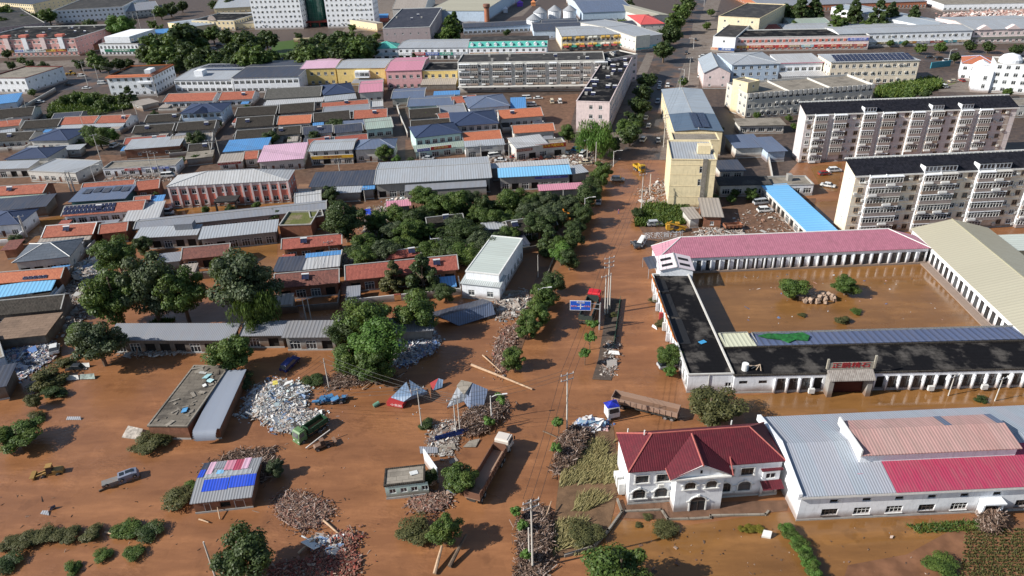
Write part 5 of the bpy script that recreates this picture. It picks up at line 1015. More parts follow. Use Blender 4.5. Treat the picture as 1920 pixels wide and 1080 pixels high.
b = bld('open_shed', 'long sky blue steel roof on a row of bays beside the mud yard', (1516, 437), (1574, 434), (1472, 362), 3.6, 'shed', .1, W_OFF, R_SKYY, None, 1, 'open', cat='shed', D=36)
# collapsed slate roof lying in the water
m = MB(); A_, B_, C_, D_ = P(860, 610, .2), P(929, 589, 1.0), P(922, 566, 3.2), P(826, 594, 2.6)
E_ = P(905, 560, .6); F_ = P(800, 588, .3)
c0 = (A_+B_+C_+D_)/4; rt = root('collapsed_shed', 'slate blue roof of a collapsed shed tilted into the water', 'collapsed shed', (c0.x, c0.y, 0))
q = [p-Vector((c0.x, c0.y, 0)) for p in (A_, B_, C_, D_, E_, F_)]; dz = Vector((0, 0, .18))
m.add([q[0], q[1], q[2], q[3], q[0]-dz, q[1]-dz, q[2]-dz, q[3]-dz], [(0, 1, 2, 3), (7, 6, 5, 4), (0, 4, 5, 1), (1, 5, 6, 2), (2, 6, 7, 3), (3, 7, 4, 0)]); m.build('roof_slope', R_BLSTEEL, rt)
m = MB(); m.add([q[3], q[2], q[4], q[5], q[3]-dz, q[2]-dz, q[4]-dz, q[5]-dz], [(0, 1, 2, 3), (7, 6, 5, 4), (0, 4, 5, 1), (1, 5, 6, 2), (2, 6, 7, 3), (3, 7, 4, 0)]); m.build('rear_slope', R_SLATE, rt)

b = bld('hall', 'tall pale sage flat roofed hall beside the long red tiled house', (872, 508), (936, 515), (915, 440), 6.5, 'flat', 0, W_WHITE, R_SAGE, 'small', 1, 'tall', cat='hall', parm=TRIM, par=.12)
b = bld('hall', 'lower ribbed roof porch in front of the sage hall', (862, 531), (938, 539), 5.5, 4.2, 'shed', .4, W_WHITE, rib_mat('pale_ribbed_sheet', (.52, .56, .55), .5, line=.55), 'win', 1, cat='porch')
# ---------------------------------------------------------------- yards of the low houses
r = random.Random(77)
YW = [W_OFF, W_GREY, W_GBRICK_SHADE, W_WHITE]; OUTR = [R_ASB, R_GREY, R_BLUE, R_LGREY, R_DARK, R_SLATE, R_RED, R_CONC]; oi = 0
for lb, b in BH.items():
    if b['o'].name.split('.')[0] not in ('tile_roof_house', 'grey_roof_house', 'villa') or b['L'] < 8: continue
    L_ = b['L']; dd = r.uniform(4.5, 7); q = root('courtyard_wall', ('yard wall before the '+' '.join(lb.split()[:12])), 'wall', b['o'].location.copy(), b['ang'], 'yard walls of the low houses')
    m = MB(); hh = r.uniform(1.6, 2.2); m.box(.1, -dd, -.1, .35, .3, hh); m.box(L_-.35, -dd, -.1, L_-.1, .3, hh); g_ = L_*r.uniform(.3, .6); m.box(.35, -dd, -.1, g_, -dd+.25, hh); m.box(g_+1.6, -dd, -.1, L_-.35, -dd+.25, hh); m.build('masonry', r.choice(YW), q)
    m = MB(); m.box(g_, -dd-.1, hh*.95, g_+1.6, -dd+.3, hh*.95+.2); m.build('gate_cap', r.choice(OUTR), q)
    for x0 in ((.5,), (L_-4.5,), (.5, L_-4.8), (.5, L_-4.8))[r.randrange(4)]:
        w_ = r.uniform(2.6, 4.2); o2 = root('outhouse', (('left ' if x0 < 1 else 'right ')+'outhouse in the yard of the '+' '.join(lb.split()[:9])), 'outhouse', b['o'].location.copy(), b['ang'], 'outhouses in the yards'); rm_ = OUTR[oi % 8]; oi += 1
        m = MB(); m.box(x0, -dd+.4, 0, x0+w_, -1.2, 2.2); m.build('wall', r.choice(YW), o2); m = MB(); m.extrude([(-dd+.2, 2.25), (-1.0, 2.6), (-1.0, 2.7), (-dd+.2, 2.35)], x0-.2, x0+w_+.2); m.build('roof', rm_, o2)
    if r.random() < .5 and b['roof'] == 'gable':
        y = b['D']*.25; put('water_heater', CACHE['heater'], b['o'], (L_*r.uniform(.15, .85), y, roofz(b, y)), 0)
# ---------------------------------------------------------------- flooded courtyard ring
N_W = bld('school_wing', 'long low range with rose pink steel roof behind the flooded courtyard', (1232, 486), (1746, 465), (1220, 447), 4.4, 'halfhip', 2.2, W_WHITE, R_ROSE, 'pil', 1, None, cat='range', fm=flat_mat('dark_frame', (.09, .07, .06)), trim=TRIM, slots=rib_mat('sunlit_rose_hip_sheet', (.62, .30, .37), 1.2, 1, dirt=.08, line=.9)); b = N_W  # hip ends coloured lighter, to read as slopes turned to the sun
for i in range(int(b['L']/2.25)):
    m = MB(); x = 7+i*2.25
    if x < b['L']-1: m.box(x-.14, b['y0']-.35, .3, x+.14, b['y0']-.01, 3.3); m.build('pier', W_WHITE, b['o'])
m = MB(); m.box(b['x0'], b['y0']-.45, 0, b['x1'], b['y0']-.02, .5); m.build('step', W_OFF, b['o'])
# east range: runs towards the camera
hE = 4.6; pA = P(1745, 463, hE); pB = P(1920, 628, hE); d = (pB-pA).normalized(); pr = Vector((-d.y, d.x, 0))
rg = P(1786, 411, hE+2.6); Wd = 2*(rg-pA).dot(pr); nearp = pA+d*75; farp = pA-d*((pA-P(1714, 428, hE)).length)
b = bld('school_wing', 'long range with pale beige steel roof on the right of the flooded courtyard', nearp, nearp+pr*Wd, 0, hE, 'ygable', 2.6, W_WHITE, R_BEIGE, None, 1, 'pil', cat='range', fm=flat_mat('dark_frame', (.09, .07, .06)), trim=rib_mat('beige_ridge', (.55, .52, .36)), D=(nearp-farp).length, right=False); E_W = b
m = MB(); m.box(-1.6, 8, -.1, .2, b['D']-8, .32); m.build('step', W_OFF, b['o'])
W_W = bld('school_wing', 'black felt roofed range with orange edge boards on the left of the courtyard', (1290, 702), (1377, 700), (1246, 512), 4.4, 'flat', 0, W_WHITE, R_FELT, None, 1, 'pil', cat='range', parm=W_OFF, ops=[(7.2, 1.2, 1.2, 1.0, 's')], par=.45); b = W_W
m = MB(); m.cyl((b['L']*.47, b['y0']-.08, .2), (b['L']*.47, b['y0']-.08, 4.2), .09, n=6); m.build('drainpipe', TRIMG, b['o'])
DARKF = flat_mat('new_black_felt', (.014, .014, .016), .7); ORB = flat_mat('orange_sign_board', (.62, .17, .03), .5)
for i, (y0, y1) in enumerate(((11, 20.5), (21.5, 31.5), (32.5, 38.5))):
    m = MB(); m.box(.3, y0, 3.95, 2.6 if i else 3.0, y1, 4.03); m.build('felt_patch', DARKF, b['o'])
    s_ = MB(); s_.obox((-.25, (y0+y1)/2, 4.9), (.16, y1-y0, 1.3), (0, rad(-35), 0)); s_ = s_.build('sign_board', ORB, b['o'])
    text(s_, ('农资经销处', '轮胎修理行', '加油站')[i], .85, (-.40, (y0+y1)/2, 4.93), (rad(90)-0.0, 0, rad(-90)), flat_mat('gold_letter', (.8, .6, .1)), sx=1.5)
m = MB(); m.obox((5.4, 11.5, 4.02), (1.5, 1.0, .05), (0, 0, .5)); m.build('blue_sheet', flat_mat('blue_scrap', (.06, .33, .62)), b['o'])
for i in range(7):
    m = MB(); y = 9+i*4.2; m.box(b['x0']-.8, y, .4, b['x0']-.02, y+.5, 2.4); m.build('gas_bottle_rack' if i % 3 == 1 else 'side_panel', flat_mat('side_panel%d' % (i % 3), ((.66, .64, .62), (.45, .06, .06), (.6, .6, .62))[i % 3]), b['o'])
PORCH = bld('gate_house', 'small gabled roof of white and pink sheets at the corner where two ranges meet', (1236, 507), (1303, 507), 8, 5.6, 'ygable', 1.0, W_WHITE, rib_mat('white_pink_sheet', (.76, .66, .68), .8, 1, line=.9, dirt=.1), None, 1, None, cat='gate house', D=7.5); b = PORCH
for s_ in (.10, .60):
    for k in (0, 1):
        m = MB(); x0_, x1_ = b['L']*s_, b['L']*(s_+.3); y0_ = 1.3+k*3; zf = lambda x: 5.6+1.0*(1-abs(x-b['L']/2)/(b['L']/2))+.02
        m.add([(x0_, y0_, zf(x0_)), (x1_, y0_, zf(x1_)), (x1_, y0_+1.3, zf(x1_)), (x0_, y0_+1.3, zf(x0_))], [(0, 1, 2, 3)]); m.build('torn_panel', DARKF, b['o'])
# white letters standing on the roof edge, seen from behind
c0 = P(1243, 446, 5.2); rt = root('roof_letters', 'white letter frame seen from behind at the pink roof corner', 'sign', (c0.x, c0.y, 5.0)); text(rt, '住宿洗浴', 1.7, (0, 0, 1.0), (math.pi/2, 0, math.pi+.05), flat_mat('white_letter', (.8, .8, .78)), sx=1.5)
m = MB(); m.cyl((-5.5, 0, .1), (5.5, 0, .1), .06, n=4); m.cyl((-5.5, 0, 1.8), (5.5, 0, 1.8), .04, n=4)
for x in (-5, 0, 5): m.cyl((x, 0, -1.0), (x, 0, 1.8), .04, n=4)
m.build('frame', STEEL, rt)
S_W = bld('school_wing', 'long black roofed front range with white piers and tiled gateway', (1377, 704), (2030, 689), (1362, 650), 4.3, 'flat', 0, W_WHITE, R_FELT, None, 1, None, cat='range', parm=R_DARK, par=.35, fm=flat_mat('dark_frame', (.09, .07, .06)),
          ops=[(1.0, 2.2, 1.6, .7, 'w'), (4.7, 2.2, 1.6, .7, 'w')]+[(8.2+i*2.33, .5, 1.6, 2.75, 'o' if i % 5 == 3 else 'w') for i in range(29) if not 16.5 < 8.2+i*2.33 < 25.8]); b = S_W
for i in range(29):
    x = 8.2+i*2.33-.42
    if 16.0 < x < 25.5: continue
    m = MB(); m.box(x-.12, b['y0']-.6, .3, x+.12, b['y0']-.01, 3.3); m.build('pier', W_WHITE, b['o'])
for x in (14.1, 36.5, 46.5, 55):
    m = MB(); m.box(x, b['y0']-1.3, .5, x+1.1, b['y0']-.8, 1.5); m.build('air_conditioner', ACM, b['o'])
gx = 17.3
m = MB(); m.box(gx, -1.8, 0, gx+.9, -.05, 4.2); m.build('gate_pillar', W_GREY, b['o']); m = MB(); m.box(gx+7.2, -1.8, 0, gx+8.1, -.05, 4.2); m.build('gate_pillar', W_GREY, b['o'])
m = MB(); m.extrude([(-2.2, 4.0), (-2.1, 4.2), (-.3, 5.3), (-.3, 5.0), (-2.0, 3.95)], gx-.2, gx+8.3); m.build('gate_roof', tile_mat('pale_grey_tile', (.30, .26, .23), (.42, .38, .34), .35), b['o'])
m = MB(); m.box(gx+1, -.35, 0.1, gx+7, -.2, 3.6); m.build('gate', flat_mat('dark_red_gate', (.07, .012, .01)), b['o'])
m = MB(); m.box(gx-.2, -.25, 5.3, gx+8.4, .0, 5.5); m.box(gx-.2, -.2, 5.5, gx+8.4, -.05, 6.8); m.box(gx-.4, -.3, 5.4, gx-.05, .05, 7.6); m.box(gx+8.3, -.3, 5.4, gx+8.65, .05, 8.2); sgn = m.build('gate_sign', flat_mat('grey_stone_board', (.36, .33, .27)), b['o'])
text(sgn, '正鹏精石', 1.35, (gx+4.1, -.24, 6.15), (math.pi/2, 0, 0), flat_mat('dark_red_letter', (.33, .01, .015)), sx=1.35)
m = MB(); m.cyl((2.6, 2.2, 3.95), (2.6, 2.2, 5.4), .62, .62, 14); m.build('water_tank', flat_mat('white_plastic', (.8, .8, .78)), b['o'])
for k in range(6):
    m = MB(); m.obox((3.6+k*.4, 3.6-k*.25, 4.05+.05*k), (2.2, .15, .05), (0, 0, -.5+k*.37)); m.build('loose_plank', flat_mat('pale_plank', (.55, .42, .30)), b['o'])
b = bld('lean_to', 'blue grey ribbed steel roof along the courtyard side of the front range', (1420, 648), (2030, 632), (1421, 624), 4.35, 'shed', -.5, W_OFF, rib_mat('indigo_steel_sheet', (.10, .13, .23), 1.4, dirt=.15, line=.55), None, 1, None, cat='lean-to', right=False)
b = bld('lean_to', 'small cream ribbed roof at the left end of the blue grey one', (1360, 650), (1419, 648), (1356, 624), 4.4, 'shed', -.4, W_OFF, rib_mat('cream_steel_sheet', (.66, .66, .48), .9, dirt=.1), None, 1, None, cat='lean-to')
m = MB(); q = [P(x, y, 4.75) for x, y in ((1422, 627), (1440, 623), (1475, 624), (1505, 621), (1519, 627), (1515, 636), (1492, 634), (1480, 640), (1466, 634), (1440, 631))]
m.prism([(p.x, p.y) for p in q], 4.28, 4.5); o = m.build('green_tarp', flat_mat('green_tarp', (.02, .14, .03), .6, .5)); tag(o, 'crumpled green tarpaulin lying on the blue grey roof', 'tarpaulin')
# ---------------------------------------------------------------- white villa with maroon roof
VH = 7.2
m_ops = []
V = bld('villa', 'white two storey house with maroon hipped tile roof and central gable', (1178, 886), (1474, 864), (1233, 812), VH, 'hip', 3.4, W_WHITE, R_MAROON, None, 1, None, cat='villa', fm=flat_mat('dark_frame', (.09, .07, .06)), trim=flat_mat('ridge_tile_pale', (.42, .12, .10)),
        ops=[(1.0, 4.5, 2.0, 1.5, 'w'), (4.3, 4.5, 2.0, 1.5, 'w'), (14.7, 4.5, 1.8, 1.5, 'w'), (17.6, 4.5, 2.0, 1.5, 'w')]); b = V
def arched(par, x, z, w, h, y, door=False):
    """round topped window: moulded white surround, sill, keystone, glass and glazing bars"""
    def fn(m):
        n = 10; r = w/2; zs = h-r*.75; k_ = .75
        arc = lambda R_: [(R_*math.cos(math.pi*i/n), zs+R_*k_*math.sin(math.pi*i/n)) for i in range(n+1)]
        inner = arc(r); outer = arc(r+.22)
        for i in range(n):
            a_, b1, c_, d_ = inner[i], inner[i+1], outer[i+1], outer[i]
            m.add([(a_[0], -.14, a_[1]), (b1[0], -.14, b1[1]), (c_[0], -.14, c_[1]), (d_[0], -.14, d_[1]), (a_[0], 0, a_[1]), (b1[0], 0, b1[1]), (c_[0], 0, c_[1]), (d_[0], 0, d_[1])], [(0, 3, 2, 1), (0, 1, 5, 4), (2, 3, 7, 6)], 0)
        m.box(-r-.22, -.14, 0, -r, 0, zs, 0); m.box(r, -.14, 0, r+.22, 0, zs, 0)
        if not door: m.box(-r-.4, -.22, -.18, r+.4, 0, 0, 0)
        m.box(-.18, -.22, h+.02, .18, 0, h+.42, 0); m.box(-r-.55, -.18, zs-.12, -r-.22, 0, zs+.12, 0); m.box(r+.22, -.18, zs-.12, r+.55, 0, zs+.12, 0)
        g_ = [(-r, 0), (r, 0)]+inner; m.add([(q[0], -.03, q[1]) for q in g_], [tuple(range(len(g_)))], 1)
        for q in ((-.03,) if door else (-w/4, w/4)): m.box(q, -.07, 0, q+.06, -.035, zs+(.5*r if not door else 0), 2)
        m.box(-r, -.07, zs-.04, r, -.035, zs+.03, 2)
    me = cached(('arch', round(w, 1), round(h, 1), door), 'arched_window', [TRIM, GLASS, flat_mat('dark_frame', (.09, .07, .06))], fn)
    return put('arched_door' if door else 'arched_window', me, par, (x, y, z))
for x in (1.0, 4.3, 14.7, 17.6):
    m = MB(); x += b['x0']; y = b['y0']; w_ = 1.8 if 14 < x < 16 else 2.0
    m.box(x-.3, y-.16, 4.3, x+w_+.3, y-.012, 4.49); m.box(x-.2, y-.1, 6.01, x+w_+.2, y-.012, 6.2); m.box(x-.2, y-.1, 4.5, x-.02, y-.012, 6.0); m.box(x+w_+.02, y-.1, 4.5, x+w_+.2, y-.012, 6.0); m.build('window_surround', TRIM, b['o'])
for x in (2.0, 5.5, 15.6, 18.8): arched(b['o'], x, 1.3, 2.0, 1.95, b['y0'])
m = MB(); bx0, bx1, by = 7.0, 14.4, -1.9
wall_sheet(m, bx1-bx0, 0, VH-.02, [], lambda u, dd, z: (bx0+u, by+dd, z)); m.quad((bx0, by, 0), (bx0, b['y0'], 0), (bx0, b['y0'], VH-.02), (bx0, by, VH-.02)); m.quad((bx1, by, 0), (bx1, b['y0'], 0), (bx1, b['y0'], VH-.02), (bx1, by, VH-.02))
xm = (bx0+bx1)/2; zp = VH+2.1
m.add([(bx0, by, VH-.02), (bx1, by, VH-.02), (xm, by, zp)], [(0, 1, 2)]); m.build('bay_wall', W_WHITE, b['o'])
m = MB()
e0, e1 = bx0-.9, bx1+.9
def ribbon(p, q, w_=.28):
    m.cyl(p, q, w_*.5, n=4)
ribbon((e0, by-.35, VH+.05), (xm, by-.35, zp+.35)); ribbon((xm, by-.35, zp+.35), (e1, by-.35, VH+.05)); m.box(e0, by-.5, VH-.2, e1, by-.02, VH+.08); m.build('pediment', TRIM, b['o'])
apex = (xm, b['D']/2-.6, VH+3.35); fa = (xm, by-.5, zp+.42)
m = MB(); m.add([(e0-.2, by-.5, VH+.1), fa, apex, (e0-.3, .1, VH+.16), (e1+.2, by-.5, VH+.1), (e1+.3, .1, VH+.16)], [(0, 1, 2, 3), (1, 4, 5, 2)]); m.build('gable_roof', R_MAROON, b['o'])
m = MB(); m.cyl(fa, apex, .14, n=5); m.cyl((e0-.2, by-.5, VH+.14), (e0-.3, .1, VH+.2), .1, n=5); m.cyl((e1+.2, by-.5, VH+.14), (e1+.9, 1.6, VH+.8), .1, n=5); m.build('ridge', flat_mat('ridge_tile_pale', (.42, .12, .10)), b['o'])
for x in (9.2, 12.5): arched(b['o'], x, 4.75, 1.7, 1.45, by)
arched(b['o'], xm, .15, 2.4, 2.9, by, True)
m = MB(); m.box(xm-.16, by-.04, VH+.6, xm+.16, by-.01, VH+1.2); m.build('vent', HOLE, b['o'])
m = MB(); m.box(b['x0'], b['y0']-.04, .35, bx0-.02, b['y0']-.012, .7); m.build('plinth_band', TRIMG, b['o'])
acs(b, 3, [3.5, 3.8], 44)
for (x, y) in ((2, 9.5), (3.5, 5.0), (20, 11)):
    z = roofz(b, min(y, b['D']-y)); m = MB(); m.cyl((x, y, z-.2), (x, y, z+.7), .12, n=6); m.build('vent_pipe', TRIM, b['o'])
for k in range(3):
    m = MB(); m.box(b['x0']-1.1, 2.2+k*1.6, .4, b['x0']-.1, 3.3+k*1.6, 2.6 if k < 2 else 1.5); m.build('condenser', ACM, b['o'])
LK = bld('link_block', 'narrow recessed link with maroon canopy between white house and warehouse', (1430, 884), (1470, 880), 9, 5.6, 'shed', .5, W_WHITE, R_MAROON, None, 1, None, cat='link block', ops=[(.5, 3.6, 1.6, 1.1, 'w'), (.4, .1, 2.0, 2.3, 'o')])
m = MB(); m.add([(0, -1.2, 2.7), (LK['L'], -1.2, 2.7), (LK['L'], .3, 3.3), (0, .3, 3.3)], [(0, 1, 2, 3)]); m.build('canopy', R_MAROON, LK['o'])
# ---------------------------------------------------------------- warehouse
WHh = 5.5
hw = WHh; a_ = P(1500, 932, hw); b_ = P(2080, 905, hw); cc = P(1443, 776, hw+.6); ex = (b_-a_).normalized(); ey = Vector((-ex.y, ex.x, 0)); Dw = (cc-a_).dot(ey)
ops = []
for i in range(12):
    x = 3.6+i*4.95
    ops.append((x+.9, 3.35, 1.35, .8, 'o'))
    if i != 5: ops.append((x, .85, 2.5, 1.35, 'o'))
    else: ops.append((x-.5, 0.1, 2.2, 2.4, 'o'))
WH = bld('warehouse', 'big white warehouse with chalky and crimson steel roof and a raised ridge monitor', (1500, 932), (2080, 905), 0, hw, 'gable', 2.2, W_WHITE, R_CHALK, None, 1, None, cat='warehouse', D=Dw, ops=ops, trim=R_CHALK, ridge=False, ov=.5) ; b = WH
L_, D_ = b['L'], b['D']; xs = P(1682, 925, hw); xsp = (xs-a_).dot(ex)
zz = lambda y: hw+2.2*(1-abs(y-D_/2)/(D_/2))
m = MB(); m.add([(xsp, -.05, zz(0)+.01), (L_, -.05, zz(0)+.01), (L_, D_*.40, zz(D_*.40)+.02), (xsp, D_*.40, zz(D_*.40)+.02)], [(0, 1, 2, 3)]); m.build('crimson_roof', R_CRIM, b['o'])
mx0 = (P(1612, 863, hw+1.7)-a_).dot(ex); mx1 = (P(1903, 848, hw+1.7)-a_).dot(ex); my0 = (P(1612, 863, hw+1.7)-a_).dot(ey); my1 = D_-my0
my1 = (P(1583, 797, hw+2.8)-a_).dot(ey)
m = MB(); m.add([(mx0-1.1, -.05+my0*.0+D_*.18, zz(D_*.18)+.02), (mx0-.2, D_*.18, zz(D_*.18)+.02), (mx0-.2, my1+4, zz(my1+4)+.02), (mx0-1.1, my1+4, zz(my1+4)+.02)], [(0, 1, 2, 3)]); m.build('pink_strip', R_PINK, b['o'])
m = MB(); m.box(mx0, my0, hw+.8, mx1, my1, hw+3.1); mo = m.build('monitor', W_WHITE, b['o'])
ymid = my0+(my1-my0)*.62
m = MB(); m.extrude([(my0-.5, hw+3.1), (ymid, hw+4.1), (my1+.5, hw+3.3), (my1+.5, hw+3.15), (ymid, hw+3.95), (my0-.5, hw+2.95)][::-1], mx0-.3, mx1+.3); m.build('roof', R_FADE, mo)
m = MB(); m.box(mx0-.4, my0-.5, hw+2.7, mx0-.15, my1+.5, hw+4.15); m.build('gable_trim', TRIM, mo)
for xf in (.62, .96):
    m = MB(); x = mx0+(mx1-mx0)*xf; m.add([(x, ymid, hw+4.13), (x+1.2, ymid, hw+4.13), (x+1.2, my1+.5, hw+3.35), (x, my1+.5, hw+3.35)], [(0, 1, 2, 3)]); m.build('skylight_strip', R_BLSTEEL, mo)
m = MB()
for (ya, yb) in ((0, D_/2), (D_/2, D_)):
    m.add([(-.25, ya, zz(ya)-.6), (.35, ya, zz(ya)-.6), (.35, yb, zz(yb)-.6), (-.25, yb, zz(yb)-.6), (-.25, ya, zz(ya)+.55), (.35, ya, zz(ya)+.55), (.35, yb, zz(yb)+.55), (-.25, yb, zz(yb)+.55)], [(4, 5, 6, 7), (0, 4, 7, 3), (1, 2, 6, 5), (0, 1, 5, 4), (2, 3, 7, 6)])
m.build('gable_parapet', W_WHITE, b['o'])
m = MB(); m.box(.3, -.02, hw-.55, L_-.2, .10, hw-.12); m.build('gutter', TRIM, b['o'])
for i in range(12):
    x = b['x0']+3.6+i*4.95
    if i != 5:
        m = MB(); m.box(x-.1, b['y0']-.15, .75, x+2.6, b['y0']-.01, .84)
        for q in (.62, 1.24, 1.86): m.box(x+q, b['y0']+.10, .86, x+q+.05, b['y0']+.14, 2.19)
        m.box(x, b['y0']+.10, 1.6, x+2.5, b['y0']+.14, 1.65); m.build('window_frame', FR_W if i % 3 else flat_mat('dark_frame', (.09, .07, .06)), b['o'])
x = b['x0']+3.6+5*4.95
m = MB(); m.box(x-1, -1.0, 2.9, x+2.3, .45, 3.15); m.box(x-.9, -.7, 0, x-.6, .4, 2.9); m.box(x+1.9, -.7, 0, x+2.2, .4, 2.9); m.build('porch', W_WHITE, b['o'])
# ---------------------------------------------------------------- the two six storey apartment blocks
def flats(label, A, B, C, h, wmat, offs, per, bw, side_w, seed, roofgrp, up=2.4):
    b = bld('apartment_block', label, A, B, C, h, 'shed', up, wmat, R_SHINGLE, None, 6, None, cat='apartment block', ops=[], group='six storey apartment blocks')
    r = random.Random(seed); fh = (h-.3)/6; n = int((b['L']-1)/per)+1; L_ = b['L']
    balc = MB_cols = None
    for i in range(n):
        for o_ in offs:
            x = 1.0+i*per+o_
            if x+bw > L_-.3: continue
            for k in range(6):
                if k == 0 and r.random() < .3: continue
                put('balcony', balcony_mesh(bw, fh, r.choice((0, 0, 1)), W_WHITE if r.random() < .72 else W_OFF), b['o'], (x, b['y0'], k*fh+.12))
            m = MB(); m.box(x-.09, b['y0']-.7, .1, x-.03, b['y0']-.02, h+.1); m.build('balcony_fin', W_WHITE, b['o'])
            if r.random() < .8:      # glazed attic room above the eave
                m = MB(); m.box(x, .2, h-.1, x+bw, 2.6, h+1.7, 0)
                for q in range(4): m.box(x+.2+q*bw/4.2, .12, h+.35, x+.2+q*bw/4.2+bw/6, .19, h+1.4, 1)
                m.box(x-.15, 0, h+1.7, x+bw+.15, 3.4, h+1.85, 2); m.build('dormer', [W_WHITE, GLASS, R_SHINGLE if r.random() < .9 else R_OR2], b['o'])
        for o_ in side_w:
            x = 1.0+i*per+o_
            if x+1.4 > L_-.3: continue
            for k in range(6):
                put('window', win_mesh(1.4, 1.4, 's', r.choice((FR_W, flat_mat('tan_frame', (.35, .25, .17))))), b['o'], (x, b['y0']-.13, k*fh+1.0))
                if r.random() < .75:
                    put('air_conditioner', CACHE['ac'], b['o'], (x+(1.9 if r.random() < .5 else -.6), b['y0'], k*fh+r.uniform(.3, 1.4)))
        x = 1.0+i*per+side_w[0]+1.6
        if x < L_-1:
            m = MB(); m.box(x, b['y0']-.04, .3, x+1.6, b['y0']-.012, h-.3); m.build('wall_panel', wall_mat('brown_panel', (.44, .37, .32), .5), b['o'])
    m = MB(); m.box(-.1, -.1, h-.45, L_+.1, .16, h-.02); m.build('eaves_band', TRIM, b['o'])
    m = MB(); m.box(-.06, b['D']-.25, h+up-.1, L_+.06, b['D']+.1, h+up+.25)
    for i in range(int(L_/1.2)): m.box(.5+i*1.2, b['D']-.35, h+up-.2, .7+i*1.2, b['D']-.26, h+up+.1)
    m.build('ridge_parapet', TRIM, b['o'])
    for k in range(1, 6):
        m = MB(); m.box(b['x0'], b['y0']-.05, k*fh-.04, b['x1'], b['y0']-.01, k*fh+.08); m.build('string_course', TRIM, b['o'])
    for k in range(5): put('window', win_mesh(.6, .7, 's'), b['o'], (b['x0']-.13, b['D']*.5, k*fh+3.8), -math.pi/2)
    m = MB()
    return b
FL1 = flats('six storey flats with black roof farther from the courtyard', (1511, 215), (1912, 201), (1484, 192), 17.0, wall_mat('pale_rose_grey', (.66, .60, .59), .5), (2.4, 8.8), 16.3, 4.0, (0.2, 13.0), 5, '')
FL2 = flats('six storey beige flats with black roof standing right behind the courtyard', (1604, 330), (1985, 312), (1569, 298), 17.2, W_APT, (3.0, 7.4), 14.6, 4.3, (.6, 12.4), 6, '')
# ---------------------------------------------------------------- far right villas
b = bld('villa', 'white villa with orange hipped roof and arched gable near the far right', (1803, 118), (1869, 122), (1822, 103), 8, 'hip', 2.4, W_WHITE, R_OR2, 'off', 2, 'small', cat='villa', trim=flat_mat('pale_blue_trim', (.45, .55, .75)))
m = MB(); x = b['L']*.6; m.extrude([(x-4, 7.9), (x, 9.7), (x+4, 7.9)], -1.4, 3, axis=1); m.box(x-3.6, -1.2, 0, x+3.6, b['y0']-.02, 7.9); m.build('gable_bay', W_WHITE, b['o'])
arched(b['o'], x, 3.6, 1.8, 3.0, -1.2)
b = bld('office_building', 'white building with round roof dome at the right edge', (1868, 118), (1990, 124), (1872, 106), 13, 'flat', 0, W_WHITE, R_CONC, 'off', 4, 'small', cat='building', parm=TRIM)
m = MB(); m.cyl((6, 6, 12.6), (6, 6, 14), 4.6, 4.6, 20); m.cyl((6, 6, 14), (6, 6, 15.6), 4.6, 3.2, 20); m.cyl((6, 6, 15.6), (6, 6, 16.4), 3.2, .6, 20); m.build('dome', W_WHITE, b['o'])
m = MB(); m.box(-7, -1, 0, -.02, 9, 9.5); m.build('side_wing', W_WHITE, b['o'])
for k in range(2): put('window', win_mesh(1.4, 1.8, 's'), b['o'], (-3.4, -1.12, 2+k*3.6))
# ---------------------------------------------------------------- huts in the foreground water
CRK = felt_mat('broken_concrete_roof', (.19, .165, .135), (.085, .075, .065), .9)
b = bld('brick_hut', 'long brick hut with cracked grey concrete roof standing in the water', (275, 798), (351, 799), (352, 684), 3.2, 'flat', 0, W_BRICK, CRK, None, 1, None, cat='hut', parm=R_CONC, par=.12); HUT = b
r = random.Random(4)
for k in range(34):
    m = MB(); m.obox((r.uniform(.6, b['L']-.6), r.uniform(.6, b['D']-.6), 3.16), (r.uniform(.3, 2.0), r.uniform(.2, .9), .1), (r.uniform(-.1, .1), r.uniform(-.1, .1), r.uniform(0, 3))); m.build('roof_rubble', R_CONC if k % 3 else CRK, b['o'])
for (x, y, w_, c) in ((4.6, 15, 1.9, (.35, .58, .62)), (5.8, 13.6, 1.6, (.42, .62, .66)), (5.0, 4.4, 1.7, (.10, .30, .55)), (5.4, 12, 1.2, (.7, .7, .68)), (3.2, 16.2, 1.4, (.66, .64, .6))):
    m = MB(); m.obox((x, y, 3.3), (w_, w_*.6, .06), (.12, -.15, x)); m.build('loose_sheet', flat_mat('sheet%d' % int(x*10), c, .5, .3), b['o'])
b = bld('sheet_roof_shed', 'flat blue grey sheet roofed lean-to beside the cracked concrete roof', (362, 806), (412, 803), (415, 695), 2.7, 'shed', .3, W_BRICK, rib_mat('smooth_blue_grey_sheet', (.27, .30, .36), 5.0, dirt=.1, line=.9), None, 1, None, cat='shed')
m = MB()
for i in range(8):
    t0, t1 = i/8*1.6, (i+1)/8*1.6; y0_, z0_, y1_, z1_ = -1.3*math.sin(t0), 2.7-1.3*(1-math.cos(t0))*1.2, -1.3*math.sin(t1), 2.7-1.3*(1-math.cos(t1))*1.2
    m.add([(0, y0_, z0_), (b['L']*.9, y0_, z0_), (b['L']*.9-.2*i*.2, y1_, z1_), (0.1*i, y1_, z1_)], [(0, 1, 2, 3)])
m.build('curled_edge', MATS['smooth_blue_grey_sheet'], b['o'])
b = bld('patchwork_shed', 'brick shed roofed in blue, pink and grey patchwork sheets among stalks', (355, 945), (472, 932), (372, 899), 2.6, 'gable', .7, W_BRICK, rib_mat('zinc_sheet', (.30, .31, .33), .45, dirt=.25, line=.5), None, 1, None, cat='shed', ridge=False, ops=[(1.5, .1, 1.0, 1.8, 'd'), (4, .8, 1.6, 1.1, 'o'), (6.2, .2, 1.6, 1.7, 'd')]); PS = b
